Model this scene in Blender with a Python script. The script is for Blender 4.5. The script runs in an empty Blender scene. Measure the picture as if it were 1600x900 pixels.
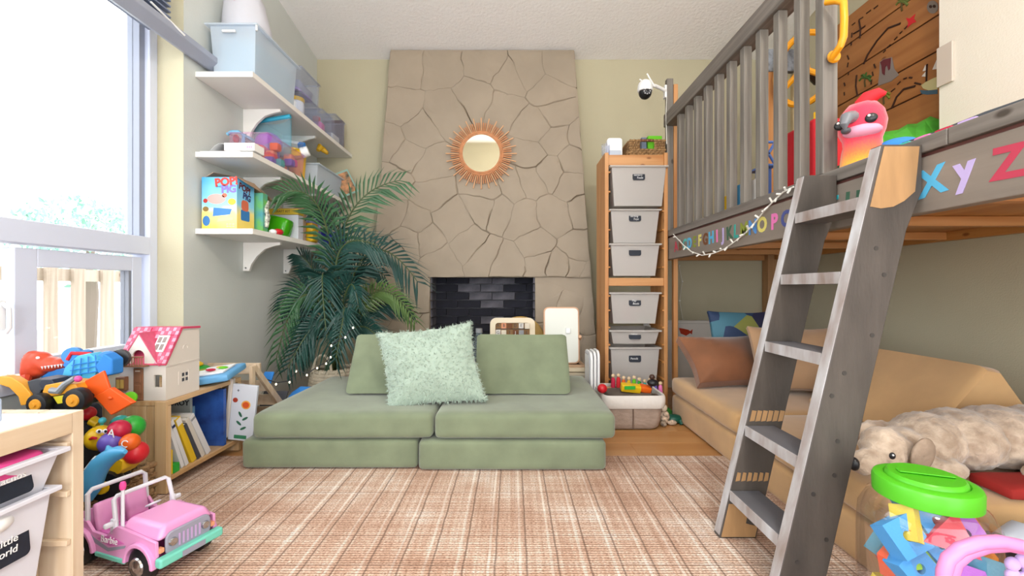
import bpy, math, random
from math import sin, cos, pi, radians as R
from mathutils import Vector, Matrix, noise, Euler
random.seed(7)
S = bpy.context.scene
COL = S.collection

# ---------------------------------------------------------------- camera
CZ, F = 0.845, 680.0            # eye height (m), focal length in pixels of a 1600 px wide frame
cd = bpy.data.cameras.new('camera'); cam = bpy.data.objects.new('camera', cd); COL.objects.link(cam)
cam.location = (0, 0, CZ); cam.rotation_euler = (R(90), 0, 0)
cd.sensor_width = 36; cd.lens = 36 * F / 1600; cd.clip_start = 0.02; cd.clip_end = 200
S.camera = cam
# ---------------------------------------------------------------- world: a bright overcast sky
wd = bpy.data.worlds.new('sky'); S.world = wd; wd.use_nodes = True
bg = wd.node_tree.nodes['Background']
bg.inputs[0].default_value = (0.93, 0.97, 1.0, 1); bg.inputs[1].default_value = 2.9
# ---------------------------------------------------------------- overhead room lamp and an added low fill, both behind the camera
def lamp(name, loc, power, size, col):
    l = bpy.data.lights.new(name, 'POINT'); l.shadow_soft_size = size; l.energy = power; l.color = col
    o = bpy.data.objects.new(name, l); COL.objects.link(o); o.location = loc
    return o
lamp('pendant_lamp_light', (0.75, -0.2, 2.75), 66, 0.12, (1.0, 0.93, 0.84))
lamp('low_fill_light', (-0.55, -1.0, 1.0), 36, 0.15, (1.0, 0.93, 0.84))  # added fill light, set low to reach under the loft; no lamp stands here
S.view_settings.view_transform = 'Standard'; S.view_settings.look = 'None'
S.view_settings.gamma = 1; S.view_settings.use_curve_mapping = False
S.view_settings.exposure = 0.74
S.cycles.transparent_max_bounces = 48

# ---------------------------------------------------------------- helpers
def lin(c):
    if isinstance(c, str):
        c = [int(c[i:i+2], 16) for i in (0, 2, 4)]
    return tuple(((x/255)/12.92 if x/255 <= 0.04045 else ((x/255+0.055)/1.055)**2.4) for x in c) + (1,)
MATS = {}
ALB = {'wall_paint_grey': 1.0, 'ceiling_paint': 1.0, 'rattan': .95, 'rattan_pale': .95, 'shelf_white': .92, 'vinyl_frame': .9, 'white_paint': .95, 'white_plastic': .92, 'wall_white': .92, 'wall_paint': .82, 'stone_paint': .70, 'leaf_pale': 1, 'fence_wood': .75, 'grey_stain': .95, 'grey_stain_y': .9, 'dog_plush': .8, 'laminate_white': 1, 'pine_pale': .9, 'pine_pale_y': .9, 'chalk': 1, 'ladder_edge': .9, 'mirror_white': .74, 'warm_bulb': 1}
def nt(name):
    m = bpy.data.materials.new(name); m.use_nodes = True
    t = m.node_tree; return m, t, t.nodes, t.links, t.nodes['Principled BSDF']
def mat(name, col='808080', rough=0.55, metal=0.0, var=0.0, vs=12, bump=0.0, bs=60, trans=0.0, em=0.0, sheen=0.0, coat=0.0, stretch=None, ior=1.45, tint=None):
    if name in MATS: return MATS[name]
    m, t, N, L, b = nt(name)
    kk = ALB.get(name, .78); c = tuple(x*kk for x in lin(col)[:3]) + (1,)
    b.inputs['Base Color'].default_value = c; b.inputs['Roughness'].default_value = rough
    b.inputs['Metallic'].default_value = metal; b.inputs['Transmission Weight'].default_value = trans
    b.inputs['IOR'].default_value = ior
    b.inputs['Sheen Weight'].default_value = sheen; b.inputs['Coat Weight'].default_value = coat
    if em: b.inputs['Emission Color'].default_value = c; b.inputs['Emission Strength'].default_value = em
    if var or bump:
        tc = N.new('ShaderNodeTexCoord'); mp = N.new('ShaderNodeMapping'); L.new(tc.outputs['Object'], mp.inputs[0])
        if stretch: mp.inputs['Scale'].default_value = stretch
    if var:
        n = N.new('ShaderNodeTexNoise'); n.inputs['Scale'].default_value = vs; n.inputs['Detail'].default_value = 4
        L.new(mp.outputs[0], n.inputs['Vector'])
        r = N.new('ShaderNodeValToRGB'); L.new(n.outputs[0], r.inputs[0])
        r.color_ramp.elements[0].position = 0.3; r.color_ramp.elements[1].position = 0.7
        c2 = tuple(x*kk for x in lin(tint)[:3]) + (1,) if tint else tuple(x*(1-var) for x in c[:3]) + (1,)
        r.color_ramp.elements[0].color = c2
        r.color_ramp.elements[1].color = tuple(min(1, x*(1+var*0.6)) for x in c[:3]) + (1,)
        L.new(r.outputs[0], b.inputs['Base Color'])
    if bump:
        n2 = N.new('ShaderNodeTexNoise'); n2.inputs['Scale'].default_value = bs; n2.inputs['Detail'].default_value = 3
        L.new(mp.outputs[0], n2.inputs['Vector'])
        bp = N.new('ShaderNodeBump'); bp.inputs['Strength'].default_value = bump; bp.inputs['Distance'].default_value = 0.01
        L.new(n2.outputs[0], bp.inputs['Height']); L.new(bp.outputs[0], b.inputs['Normal'])
    MATS[name] = m; return m
def wood(name, c1, c2, axis=2, scale=30, rough=0.5, knots=True):
    if name in MATS: return MATS[name]
    m, t, N, L, b = nt(name)
    tc = N.new('ShaderNodeTexCoord'); mp = N.new('ShaderNodeMapping'); L.new(tc.outputs['Object'], mp.inputs[0])
    kk = ALB.get(name, .78); mul = lambda c_: tuple(x*kk for x in lin(c_)[:3]) + (1,)
    sc = [1.0, 1.0, 1.0]; sc[axis] = 0.05; mp.inputs['Scale'].default_value = sc
    n = N.new('ShaderNodeTexNoise'); n.inputs['Scale'].default_value = scale; n.inputs['Detail'].default_value = 6; n.inputs['Distortion'].default_value = 0.4
    L.new(mp.outputs[0], n.inputs['Vector'])
    r = N.new('ShaderNodeValToRGB'); L.new(n.outputs[0], r.inputs[0])
    r.color_ramp.elements[0].position = 0.32; r.color_ramp.elements[0].color = mul(c2)
    r.color_ramp.elements[1].position = 0.62; r.color_ramp.elements[1].color = mul(c1)
    out = r.outputs[0]
    if knots:
        v = N.new('ShaderNodeTexVoronoi'); v.inputs['Scale'].default_value = 5.5
        mp2 = N.new('ShaderNodeMapping'); s2 = [1.6, 1.6, 1.6]; s2[axis] = 0.8; mp2.inputs['Scale'].default_value = s2
        L.new(tc.outputs['Object'], mp2.inputs[0]); L.new(mp2.outputs[0], v.inputs['Vector'])
        r2 = N.new('ShaderNodeValToRGB'); L.new(v.outputs['Distance'], r2.inputs[0])
        r2.color_ramp.elements[0].position = 0.05; r2.color_ramp.elements[0].color = (1, 1, 1, 1)
        r2.color_ramp.elements[1].position = 0.10; r2.color_ramp.elements[1].color = (0, 0, 0, 1)
        mx = N.new('ShaderNodeMix'); mx.data_type = 'RGBA'
        L.new(r2.outputs[0], mx.inputs['Factor']); L.new(out, mx.inputs[6])
        c3 = lin(c2); mx.inputs[7].default_value = (c3[0]*0.45, c3[1]*0.4, c3[2]*0.35, 1); out = mx.outputs[2]
    L.new(out, b.inputs['Base Color']); b.inputs['Roughness'].default_value = rough
    bp = N.new('ShaderNodeBump'); bp.inputs['Strength'].default_value = 0.15; bp.inputs['Distance'].default_value = 0.003
    L.new(n.outputs[0], bp.inputs['Height']); L.new(bp.outputs[0], b.inputs['Normal'])
    MATS[name] = m; return m
def clear(name, col, op=0.35, rough=0.15, tlw=.45):
    """thin translucent plastic: a share of the light passes, the rest is scattered"""
    if name in MATS: return MATS[name]
    m, t, N, L, b = nt(name)
    b.inputs['Base Color'].default_value = lin(col); b.inputs['Roughness'].default_value = rough
    tr = N.new('ShaderNodeBsdfTransparent'); tr.inputs[0].default_value = tuple(0.5+0.5*x for x in lin(col)[:3]) + (1,)
    mx = N.new('ShaderNodeMixShader'); mx.inputs[0].default_value = op
    src = b.outputs[0]
    if op > .4:
        tl = N.new('ShaderNodeBsdfTranslucent'); tl.inputs[0].default_value = lin(col); m2 = N.new('ShaderNodeMixShader'); m2.inputs[0].default_value = tlw
        L.new(b.outputs[0], m2.inputs[1]); L.new(tl.outputs[0], m2.inputs[2]); src = m2.outputs[0]
    L.new(tr.outputs[0], mx.inputs[1]); L.new(src, mx.inputs[2])
    L.new(mx.outputs[0], N['Material Output'].inputs[0])
    MATS[name] = m; return m

class MB:
    def __init__(s): s.v = []; s.f = []
    def add(s, vs, fs, M=None):
        o = len(s.v)
        s.v += [(M @ Vector(p)) if M else Vector(p) for p in vs]
        s.f += [tuple(i+o for i in f) for f in fs]; return s
    def box(s, x0, x1, y0, y1, z0, z1, M=None):
        return s.add([(x0,y0,z0),(x1,y0,z0),(x1,y1,z0),(x0,y1,z0),(x0,y0,z1),(x1,y0,z1),(x1,y1,z1),(x0,y1,z1)],
                     [(3,2,1,0),(4,5,6,7),(0,1,5,4),(1,2,6,5),(2,3,7,6),(3,0,4,7)], M)
    def frus(s, a, b, z0, z1, M=None):       # a, b = (x0,x1,y0,y1) at z0 and z1
        return s.add([(a[0],a[2],z0),(a[1],a[2],z0),(a[1],a[3],z0),(a[0],a[3],z0),(b[0],b[2],z1),(b[1],b[2],z1),(b[1],b[3],z1),(b[0],b[3],z1)],
                     [(3,2,1,0),(4,5,6,7),(0,1,5,4),(1,2,6,5),(2,3,7,6),(3,0,4,7)], M)
    def prism(s, poly, z0, z1, M=None):      # polygon in local xy, extruded in z
        n = len(poly)
        return s.add([(p[0],p[1],z0) for p in poly]+[(p[0],p[1],z1) for p in poly],
                     [tuple(range(n-1,-1,-1)), tuple(range(n,2*n))]+[(i,(i+1)%n,n+(i+1)%n,n+i) for i in range(n)], M)
    def tube(s, pts, r, n=8, closed=False, M=None, cap=True):
        pts = [Vector(p) for p in pts]; k = len(pts)
        rs = r if isinstance(r, (list, tuple)) else [r]*k
        vs = []; up = None
        for i, p in enumerate(pts):
            a = pts[(i-1) % k] if (closed or i > 0) else p
            b = pts[(i+1) % k] if (closed or i < k-1) else p
            t = (b-a).normalized()
            if up is None: up = Vector((0,0,1)) if abs(t.z) < 0.9 else Vector((1,0,0))
            u = (up - t*up.dot(t)).normalized(); up = u; w = t.cross(u)
            vs += [p + (u*cos(2*pi*j/n) + w*sin(2*pi*j/n))*rs[i] for j in range(n)]
        fs = []
        for i in range(k if closed else k-1):
            i2 = (i+1) % k
            fs += [(i*n+j, i*n+(j+1)%n, i2*n+(j+1)%n, i2*n+j) for j in range(n)]
        if cap and not closed: fs += [tuple(range(n-1,-1,-1)), tuple((k-1)*n+j for j in range(n))]
        return s.add(vs, fs, M)
    def lathe(s, prof, n=24, M=None, sx=1, sy=1):
        k = len(prof)
        vs = [(max(r,1e-5)*cos(2*pi*j/n)*sx, max(r,1e-5)*sin(2*pi*j/n)*sy, z) for r, z in prof for j in range(n)]
        fs = [(i*n+j, i*n+(j+1)%n, (i+1)*n+(j+1)%n, (i+1)*n+j) for i in range(k-1) for j in range(n)]
        if prof[0][0] > 0: fs.append(tuple(range(n-1,-1,-1)))
        if prof[-1][0] > 0: fs.append(tuple((k-1)*n+j for j in range(n)))
        return s.add(vs, fs, M)
    def ell(s, c, r, M=None, n=16, k=9):
        if not isinstance(r, (tuple, list)): r = (r, r, r)
        T = Matrix.Translation(Vector(c)) @ Matrix.Diagonal((r[0], r[1], r[2], 1))
        if M: T = M @ T
        return s.lathe([(sin(pi*i/k), -cos(pi*i/k)) for i in range(k+1)], n, T)
    def soft(s, c, size, r, div=8, puff=(0,0,0), nz=0.0, ns=4.0, M=None, pinch=0.0):
        """rounded, slightly puffed cushion box"""
        h = [x/2 for x in size]; idx = {}; vs = []; fs = []
        def put(p):
            key = tuple(round(x*1e5) for x in p)
            if key in idx: return idx[key]
            p = Vector(p)
            if pinch:
                a, b_ = p.x/h[0], p.y/h[1]
                q = pinch*(1-a*a)*abs(b_)**3; q2 = pinch*(1-b_*b_)*abs(a)**3
                p.y -= (1 if b_ > 0 else -1)*q; p.x -= (1 if a > 0 else -1)*q2
                ed = 1-0.8*max(abs(a), abs(b_))**2.2
                p.z *= max(ed, 0.12)
            inn = Vector([max(-(h[i]-r), min(h[i]-r, p[i])) for i in range(3)])
            d = p - inn
            if not pinch and d.length > 1e-9: p = inn + d.normalized()*r
            a = [max(0, 1-(p[i]/h[i])**2) for i in range(3)]
            p = Vector((p.x*(1+puff[0]*a[1]*a[2]), p.y*(1+puff[1]*a[0]*a[2]), p.z*(1+puff[2]*a[0]*a[1])))
            q = p + Vector(c)
            if nz: q = q + noise.noise_vector(q*ns + Vector((3.1,7.7,1.3)))*nz
            idx[key] = len(vs); vs.append(q); return idx[key]
        for ax in range(3):
            u, w = (ax+1)%3, (ax+2)%3
            for sg in (-1, 1):
                for i in range(div):
                    for j in range(div):
                        quad = []
                        for (a, b_) in ((i,j),(i+1,j),(i+1,j+1),(i,j+1)):
                            p = [0,0,0]; p[ax] = sg*h[ax]
                            # denser towards the rims
                            p[u] = h[u]*sin((a/div-0.5)*pi); p[w] = h[w]*sin((b_/div-0.5)*pi)
                            quad.append(put(p))
                        fs.append(tuple(quad if sg > 0 else quad[::-1]))
        return s.add(vs, fs, M)
    def build(s, name, m, parent=None, smooth=False, bevel=0.0, seg=2, local=False, ang=40, sub=0):
        vs = s.v
        if parent is not None and not local:
            root = parent
            while root.parent: root = root.parent
            inv = ROOTM[root.name].inverted() if root.name in ROOTM else Matrix()
            vs = [inv @ p for p in vs]
        me = bpy.data.meshes.new(name); me.from_pydata([tuple(p) for p in vs], [], s.f); me.update()
        if m: me.materials.append(MATS[m] if isinstance(m, str) else m)
        o = bpy.data.objects.new(name, me); COL.objects.link(o)
        if parent: o.parent = parent
        if smooth or bevel:
            me.polygons.foreach_set('use_smooth', [True]*len(me.polygons))
            if not bevel: me.set_sharp_from_angle(angle=R(ang))
        if bevel:
            b = o.modifiers.new('bevel', 'BEVEL'); b.width = bevel; b.segments = seg; b.limit_method = 'ANGLE'; b.angle_limit = R(35); b.harden_normals = True
        if sub:
            b = o.modifiers.new('sub', 'SUBSURF'); b.levels = sub; b.render_levels = sub
        return o
ROOTM = {}
def tag(o, label=None, cat=None, group=None, kind=None):
    if label: o['label'] = label
    if cat: o['category'] = cat
    if group: o['group'] = group
    if kind: o['kind'] = kind
    return o
def thing(name, label, cat, loc=(0,0,0), rz=0.0, group=None, rot=None, kind=None):
    o = bpy.data.objects.new(name, None); COL.objects.link(o); o.empty_display_size = 0.05
    o.location = loc; o.rotation_euler = rot if rot else (0, 0, rz)
    ROOTM[o.name] = Matrix.Translation(Vector(loc)) @ Euler(o.rotation_euler).to_matrix().to_4x4()
    return tag(o, label, cat, group, kind)
def piece(src, parent, loc=None, rot=None, scale=None):
    c = src.copy(); COL.objects.link(c); c.parent = parent
    if loc is not None: c.location = loc
    if rot is not None: c.rotation_euler = rot
    if scale is not None: c.scale = scale
    return c
def TR(loc=(0,0,0), rot=(0,0,0)):
    return Matrix.Translation(Vector(loc)) @ Euler(rot).to_matrix().to_4x4()
def P(px, py, d):
    return Vector(((px-800)*d/F, d, CZ-(py-450)*d/F))
def text(name, s, size, M, m, parent, ext=0.0006, shear=0, space=1.0, bold=0.0):
    """lettering as a thin mesh; M maps text xy to the surface"""
    cu = bpy.data.curves.new(name, 'FONT'); cu.body = s; cu.size = size; cu.extrude = ext; cu.align_x = 'CENTER'; cu.align_y = 'CENTER'
    cu.resolution_u = 3; cu.shear = shear; cu.space_character = space; cu.offset = bold
    to = bpy.data.objects.new(name, cu); COL.objects.link(to)
    me = bpy.data.meshes.new_from_object(to.evaluated_get(bpy.context.evaluated_depsgraph_get()))
    bpy.data.objects.remove(to); bpy.data.curves.remove(cu)
    root = parent
    while root.parent: root = root.parent
    inv = ROOTM[root.name].inverted() if root.name in ROOTM else Matrix()
    me.transform(inv @ M); me.materials.clear(); me.materials.append(MATS[m] if isinstance(m, str) else m)
    o = bpy.data.objects.new(name, me); COL.objects.link(o); o.parent = parent; return o
# surface frames for lettering: facing the camera (-Y), facing +X, facing -X
def FACE_CAM(x, y, z, roll=0): return Matrix.Translation((x, y, z)) @ Euler((R(90), 0, 0)).to_matrix().to_4x4() @ Matrix.Rotation(roll, 4, 'Z')
def FACE_PX(x, y, z, roll=0): return Matrix.Translation((x, y, z)) @ Euler((R(90), 0, R(90))).to_matrix().to_4x4() @ Matrix.Rotation(roll, 4, 'Z')
def FACE_NX(x, y, z, roll=0): return Matrix.Translation((x, y, z)) @ Euler((R(90), 0, R(-90))).to_matrix().to_4x4() @ Matrix.Rotation(roll, 4, 'Z')
def XZ(y=0): return Matrix.Translation((0, y, 0)) @ Matrix.Rotation(R(90), 4, 'X')      # prism: local (x,y,z) -> world (x,-z+.., y)
def YZ(x=0): return Matrix.Translation((x, 0, 0)) @ Matrix(((0,0,1,0),(1,0,0,0),(0,1,0,0),(0,0,0,1)))  # (a,b,c)->(c, a, b)
def bez(p0, p1, p2, n):
    p0, p1, p2 = Vector(p0), Vector(p1), Vector(p2)
    return [p0*(1-t)**2 + p1*2*t*(1-t) + p2*t*t for t in [i/n for i in range(n+1)]]
def rrect(x0, x1, y0, y1, r, n=4):
    out = []
    for cx, cy, a0 in ((x1-r, y1-r, 0), (x0+r, y1-r, 90), (x0+r, y0+r, 180), (x1-r, y0+r, 270)):
        out += [(cx+r*cos(R(a0+90*i/n)), cy+r*sin(R(a0+90*i/n))) for i in range(n+1)]
    return out

# ---------------------------------------------------------------- shared materials
mat('wall_paint', 'c9c2a6', 0.75, var=0.05, vs=1.2, bump=0.12, bs=140)
mat('wall_paint_grey', 'c8cdca', 0.7, var=0.07, vs=2.0, bump=0.1, bs=120)
mat('ceiling_paint', 'f1f0f0', 0.85, bump=0.5, bs=45)
mat('stone_paint', 'b6a794', 0.72, var=0.08, vs=3.5, bump=0.55, bs=7)
mat('white_paint', 'f0f0ee', 0.45)
mat('white_plastic', 'eef0f2', 0.35)
mat('vinyl_frame', 'd6def2', 0.4)
mat('black_plastic', '1b1c20', 0.35)
mat('dark_grey', '3a3d44', 0.5)
mat('chalk_label', '1e2636', 0.55, var=0.2, vs=60)
mat('chalk', 'e8e8ea', 0.8)
mat('chrome', 'd0d2d6', 0.18, metal=1)
wood('pine', 'e3c39a', 'cfa877', 2, 30)
wood('pine_y', 'e0bd92', 'c79c6a', 1, 30)
wood('pine_x', 'e0bd92', 'c79c6a', 0, 30)
wood('pine_pale', 'dfcbb2', 'cbb091', 2, 26)
wood('pine_pale_y', 'dfcbb2', 'cbb091', 1, 26)
wood('amber', 'd9a068', 'c4844a', 2, 30)
wood('amber_x', 'd9a068', 'c4844a', 0, 30)
wood('amber_y', 'd09450', 'b87638', 1, 26)
wood('grey_stain', '7d7871', '5f5a56', 2, 34, 0.6)
wood('grey_stain_y', '7f7872', '5d5751', 1, 34, 0.6)
wood('grey_blue_y', '98a0ab', '6a6d74', 1, 30, 0.55)
for n_, c_ in dict(red='d8232f', crimson='c51f45', orange='f26a1b', yellow='f3c51d', lime='6fd021', green='2fae3a', teal='35b7b0', blue='2f86dc', sky='58b4ea', navy='24305e', violet='6d5bc0', purple='a04fd0', pink='f07fc0', hotpink='ef4f9f', lilac='cbb0ea', tan='c9975a', brown='7a4c2c', cream='efe3cf', offwhite='ece8e2', paper='eeeae6', grey='9a9ca0', silver='8d9096', black='222327', peach='f0a27a', turquoise='49c3d6', mint='6fd6bd', olive='8f9a3a').items():
    mat('pl_'+n_, c_, 0.35)
    mat('mt_'+n_, c_, 0.75)
clear('clear_plastic', 'e6eaf4', 0.09, 0.12)
clear('frosted', 'dedad7', 0.84, 0.35)
clear('frosted_white', 'e4eef8', 0.55, 0.35, .3)
clear('frosted_milk', 'e4e6f2', 0.95, 0.35, .15)
clear('frosted_blue', 'c3e2ee', 0.80, 0.35)
clear('bag_film', 'dff2f8', 0.10, 0.08)
clear('teal_film', '6fd0e8', 0.25, 0.1)
clear('pink_tint', 'f0dcea', 0.08, 0.12)
clear('lime_film', '55c81c', 0.85, 0.15)
# ================================================================ THE SETTING
def struct(o): o['kind'] = 'structure'; return o
BW, LW, RW, WX = 3.84, -1.72, 2.30, -1.85      # back wall, left (shelf) wall, right wall, window plane
def ceil_z(y): return 2.86 + 0.17*(BW-y)
# floor slab and amber laminate planks
mat('subfloor', 'b98a5a', 0.6)
fl = MB().box(-2.3, 2.6, -1.6, 4.0, -0.12, -0.012).build('floor', 'subfloor'); struct(fl)
wood('laminate', 'cf9a62', 'bf8448', 0, 9, 0.32, knots=False)
pl = MB().box(-0.6, 0.6, -0.094, 0.094, -0.012, 0.0).build('plank', 'laminate', fl, bevel=0.0015, seg=1)
first = True
for r_ in range(20):
    y = -1.5+0.19*r_+1.4*0
    if y < 1.6 and r_ % 2 < 2 and y < 1.6: pass
    yy = 0.0+0.19*r_
    for k in range(5):
        x = -2.3 + 1.2*k - (0.43*r_) % 1.2 + 0.3
        if x < -1.9 or x > 2.4: continue
        if first: pl.location = (x, yy, 0); first = False
        else: piece(pl, fl, (x, yy, 0))
# walls
struct(MB().box(-2.3, 2.6, BW, BW+0.12, -0.1, 3.0).build('wall_back', 'wall_paint'))
struct(MB().box(LW-0.30, LW, 2.28, BW, -0.1, 3.3).build('wall_left', 'wall_paint_grey'))
struct(MB().box(WX-.15, LW-.0005, 2.2785, 2.2799, -.1, 3.3).build('wall_left_return', 'wall_paint'))
w = MB().box(WX-0.16, WX, -1.6, 2.28, -0.1, 0.45)
struct(w.build('wall_left_below_window', 'wall_paint_grey'))
struct(MB().box(WX-0.16, WX, -1.6, 2.28, 2.42, 3.9).build('wall_left_above_window', 'wall_paint_grey'))
struct(MB().box(WX-0.16, WX, -1.6, -0.35, 0.45, 2.42).build('wall_left_near', 'wall_paint_grey'))
struct(MB().box(RW, RW+0.12, -1.6, BW, -0.1, 3.9).build('wall_right', 'wall_paint'))
mat('wall_white', 'efeade', 0.7, bump=0.15, bs=120)
wr = struct(MB().box(2.15, RW-0.001, -0.6, 2.19, 1.16, 3.6).build('wall_right_upper', 'wall_white'))
MB().box(2.138, 2.1505, 2.115, 2.193, 1.852, 2.05).build('cover_plate', mat('plate_beige', 'ded2c6', 0.45), wr, bevel=0.003)
struct(MB().box(-2.3, 2.6, -1.72, -1.6, 2.45, 3.9).build('wall_front', 'wall_paint'))
# ceiling, sloping up towards the camera
c = MB()
c.add([(-2.3,-1.6,ceil_z(-1.6)),(2.6,-1.6,ceil_z(-1.6)),(2.6,4.0,ceil_z(4.0)),(-2.3,4.0,ceil_z(4.0)),(-2.3,-1.6,ceil_z(-1.6)+.1),(2.6,-1.6,ceil_z(-1.6)+.1),(2.6,4.0,ceil_z(4.0)+.1),(-2.3,4.0,ceil_z(4.0)+.1)],
      [(3,2,1,0),(4,5,6,7),(0,1,5,4),(1,2,6,5),(2,3,7,6),(3,0,4,7)])
struct(c.build('ceiling', 'ceiling_paint'))
# window: a big fixed pane above, sliding sashes below
win = thing('window_1', None, None, (WX, 1.0, 0.45), kind='structure')
WY0, WY1, WZ0, WZ1 = -0.35, 2.28, 0.45, 2.42
vf = 'vinyl_frame'
MB().box(WX-.10, WX-.005, WY1-.052, WY1-.001, WZ0, WZ1).build('window_jamb', vf, win, bevel=.004)
MB().box(WX-.10, WX-.005, WY0+.001, WY0+.06, WZ0, WZ1).build('window_jamb', vf, win, bevel=.004)
MB().box(WX-.10, WX-.005, WY0+.06, WY1-.052, WZ1-.06, WZ1-.001).build('window_head', vf, win, bevel=.004)
MB().box(WX-.12, WX+.015, WY0+.06, WY1-.052, WZ0+.001, WZ0+.05).build('window_sill', vf, win, bevel=.004)
MB().box(WX-.10, WX-.003, WY0+.06, WY1-.052, 1.015, 1.105).build('window_transom', vf, win, bevel=.004)
MB().box(WX-.09, WX-.03, WY1-.085, WY1-.052, 1.105, WZ1-.06).build('glazing_bead', mat('bead_grey', '9fa6b8', .5), win)
MB().box(WX-.085, WX-.02, 1.50, 1.555, WZ0+.05, 1.015).build('window_mullion', vf, win, bevel=.003)
sash = MB()
for (y0, y1, z0, z1) in ((1.64, 1.72, .52, 1.0), (2.15, 2.205, .52, 1.0), (1.72, 2.15, .93, 1.0), (1.72, 2.15, .50, .57)):
    sash.box(WX-.075, WX-.025, y0, y1, z0, z1)
sash.build('window_sash', vf, win, bevel=.003)
MB().box(WX-.072, WX-.03, 2.135, 2.15, .57, .93).build('sash_gasket', mat('gasket', '8b909c', .6), win)
MB().box(WX-.08, WX-.03, 1.485, 1.50, .5, 1.015).build('sash_gasket', 'gasket', win)
lat = MB().box(WX-.025, WX-.008, 1.575, 1.60, .69, .80).build('window_latch', 'white_plastic', win, bevel=.004)
MB().tube([(WX-.01, 1.588, .79), (WX+.012, 1.59, .77), (WX+.012, 1.592, .70), (WX-.002, 1.592, .68)], .007, 8).build('latch_lever', 'white_plastic', lat, smooth=True)
gl, t_, N_, L_, b_ = nt('window_glass')
MATS['window_glass'] = gl
tr_ = N_.new('ShaderNodeBsdfTransparent'); gs_ = N_.new('ShaderNodeBsdfGlossy'); gs_.inputs['Roughness'].default_value = .02
mx_ = N_.new('ShaderNodeMixShader'); mx_.inputs[0].default_value = .05
L_.new(tr_.outputs[0], mx_.inputs[1]); L_.new(gs_.outputs[0], mx_.inputs[2]); L_.new(mx_.outputs[0], N_['Material Output'].inputs[0])
MB().box(WX-.066, WX-.06, WY0+.06, WY1-.085, 1.105, WZ1-.06).build('pane', 'window_glass', win)
MB().box(WX-.054, WX-.048, 1.72, 2.135, .57, .93).build('pane', 'window_glass', win)
MB().box(WX-.066, WX-.06, WY0+.06, 1.485, .5, 1.015).build('pane', 'window_glass', win)
# raised blind
bl = thing('window_blind', 'raised grey blind with long head rail above the window', 'blind', (LW, 1.0, 2.08))
mat('blind_grey', 'a9b0c2', .5)
hr = MB(); hr.prism([(LW+.003, 2.16), (LW+.003, 2.072), (LW+.03, 2.062), (LW+.075, 2.10), (LW+.075, 2.13)], -2.46, .35, XZ())
hr.build('head_rail', 'blind_grey', bl, bevel=.004)
for i in range(9):
    MB().box(WX+.012, LW-.004, -.2, 2.2, 2.15+.028*i, 2.158+.028*i, TR((0,0,0),(0,0,0))).build('slat', mat('slat_blue', '7f8ba6', .45), bl)
MB().tube([(LW+.08, 2.18, 2.11), (LW+.06, 2.0, 2.16)], .005, 6).build('bracket', 'white_plastic', bl)

# ---------------------------------------------------------------- outside the window
mat('ground_pale', 'c9c6bd', .9)
struct(MB().box(-30, WX-.2, -12, 14, -.6, -.5).build('ground_outside', 'ground_pale'))
wood('fence_wood', 'd6c6b4', 'b5a08c', 2, 20, .8)
fe = thing('deck_fence', 'weathered wooden picket fence outside the lower window', 'fence', (-3.6, 2.0, -.5))
bd = MB().box(-.015, .015, -.05, .05, 0, 1.52).build('picket', 'fence_wood', fe, local=True)
ys = [-.6+.235*i for i in range(26)]
for i, y in enumerate(ys):
    (setattr(bd, 'location', (0, y-2, 0)) if i == 0 else piece(bd, fe, (0, y-2+random.uniform(-.02,.02), 0), scale=(1, random.uniform(.8,1.5), 1)))
MB().box(-3.64, -3.615, -.8, 5.6, .9, 1.0).build('fence_rail', 'fence_wood', fe)
MB().box(-3.64, -3.615, -.8, 5.6, -.2, -.1).build('fence_rail', 'fence_wood', fe)
for (nm, lb, cx, cy, cz, rx, nn) in (('garden_tree', 'pale leafy tree seen high through the upper window pane', -9.0, 4.4, 3.2, 1.5, 2300), ('garden_shrub', 'low leafy shrub just above the fence outside', -6.2, 6.3, 1.5, .9, 1200)):
    tr = thing(nm, lb, 'tree' if 'tree' in nm else 'shrub', (cx, cy, -.5))
    MB().tube([(cx, cy, -.5), (cx+.1, cy, cz*.5), (cx, cy+.1, cz)], [.12, .09, .04], 8).build('trunk', mat('bark', '8a7d70', .9), tr, smooth=True)
    lf = MB(); rnd = random.Random(len(nm))
    for i in range(nn):
        while True:
            q = Vector((rnd.uniform(-1,1), rnd.uniform(-1,1), rnd.uniform(-1,1)))
            if q.length < 1 and noise.noise(q*2.2+Vector((5,2,1))) > -.05: break
        q = Vector((q.x*rx*.7, q.y*rx, q.z*rx*.75)) + Vector((cx, cy, cz))
        M = Matrix.Translation(q) @ Euler((rnd.uniform(0,6), rnd.uniform(0,6), rnd.uniform(0,6))).to_matrix().to_4x4()
        a = rnd.uniform(.03, .065)
        lf.add([(-a,0,0),(0,-a*.5,.02),(a,0,0),(0,a*.5,.02)], [(0,1,2,3)], M)
    tag(lf.build('foliage', mat('leaf_pale', '9cc4b4', .8), tr), kind='stuff')

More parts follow.
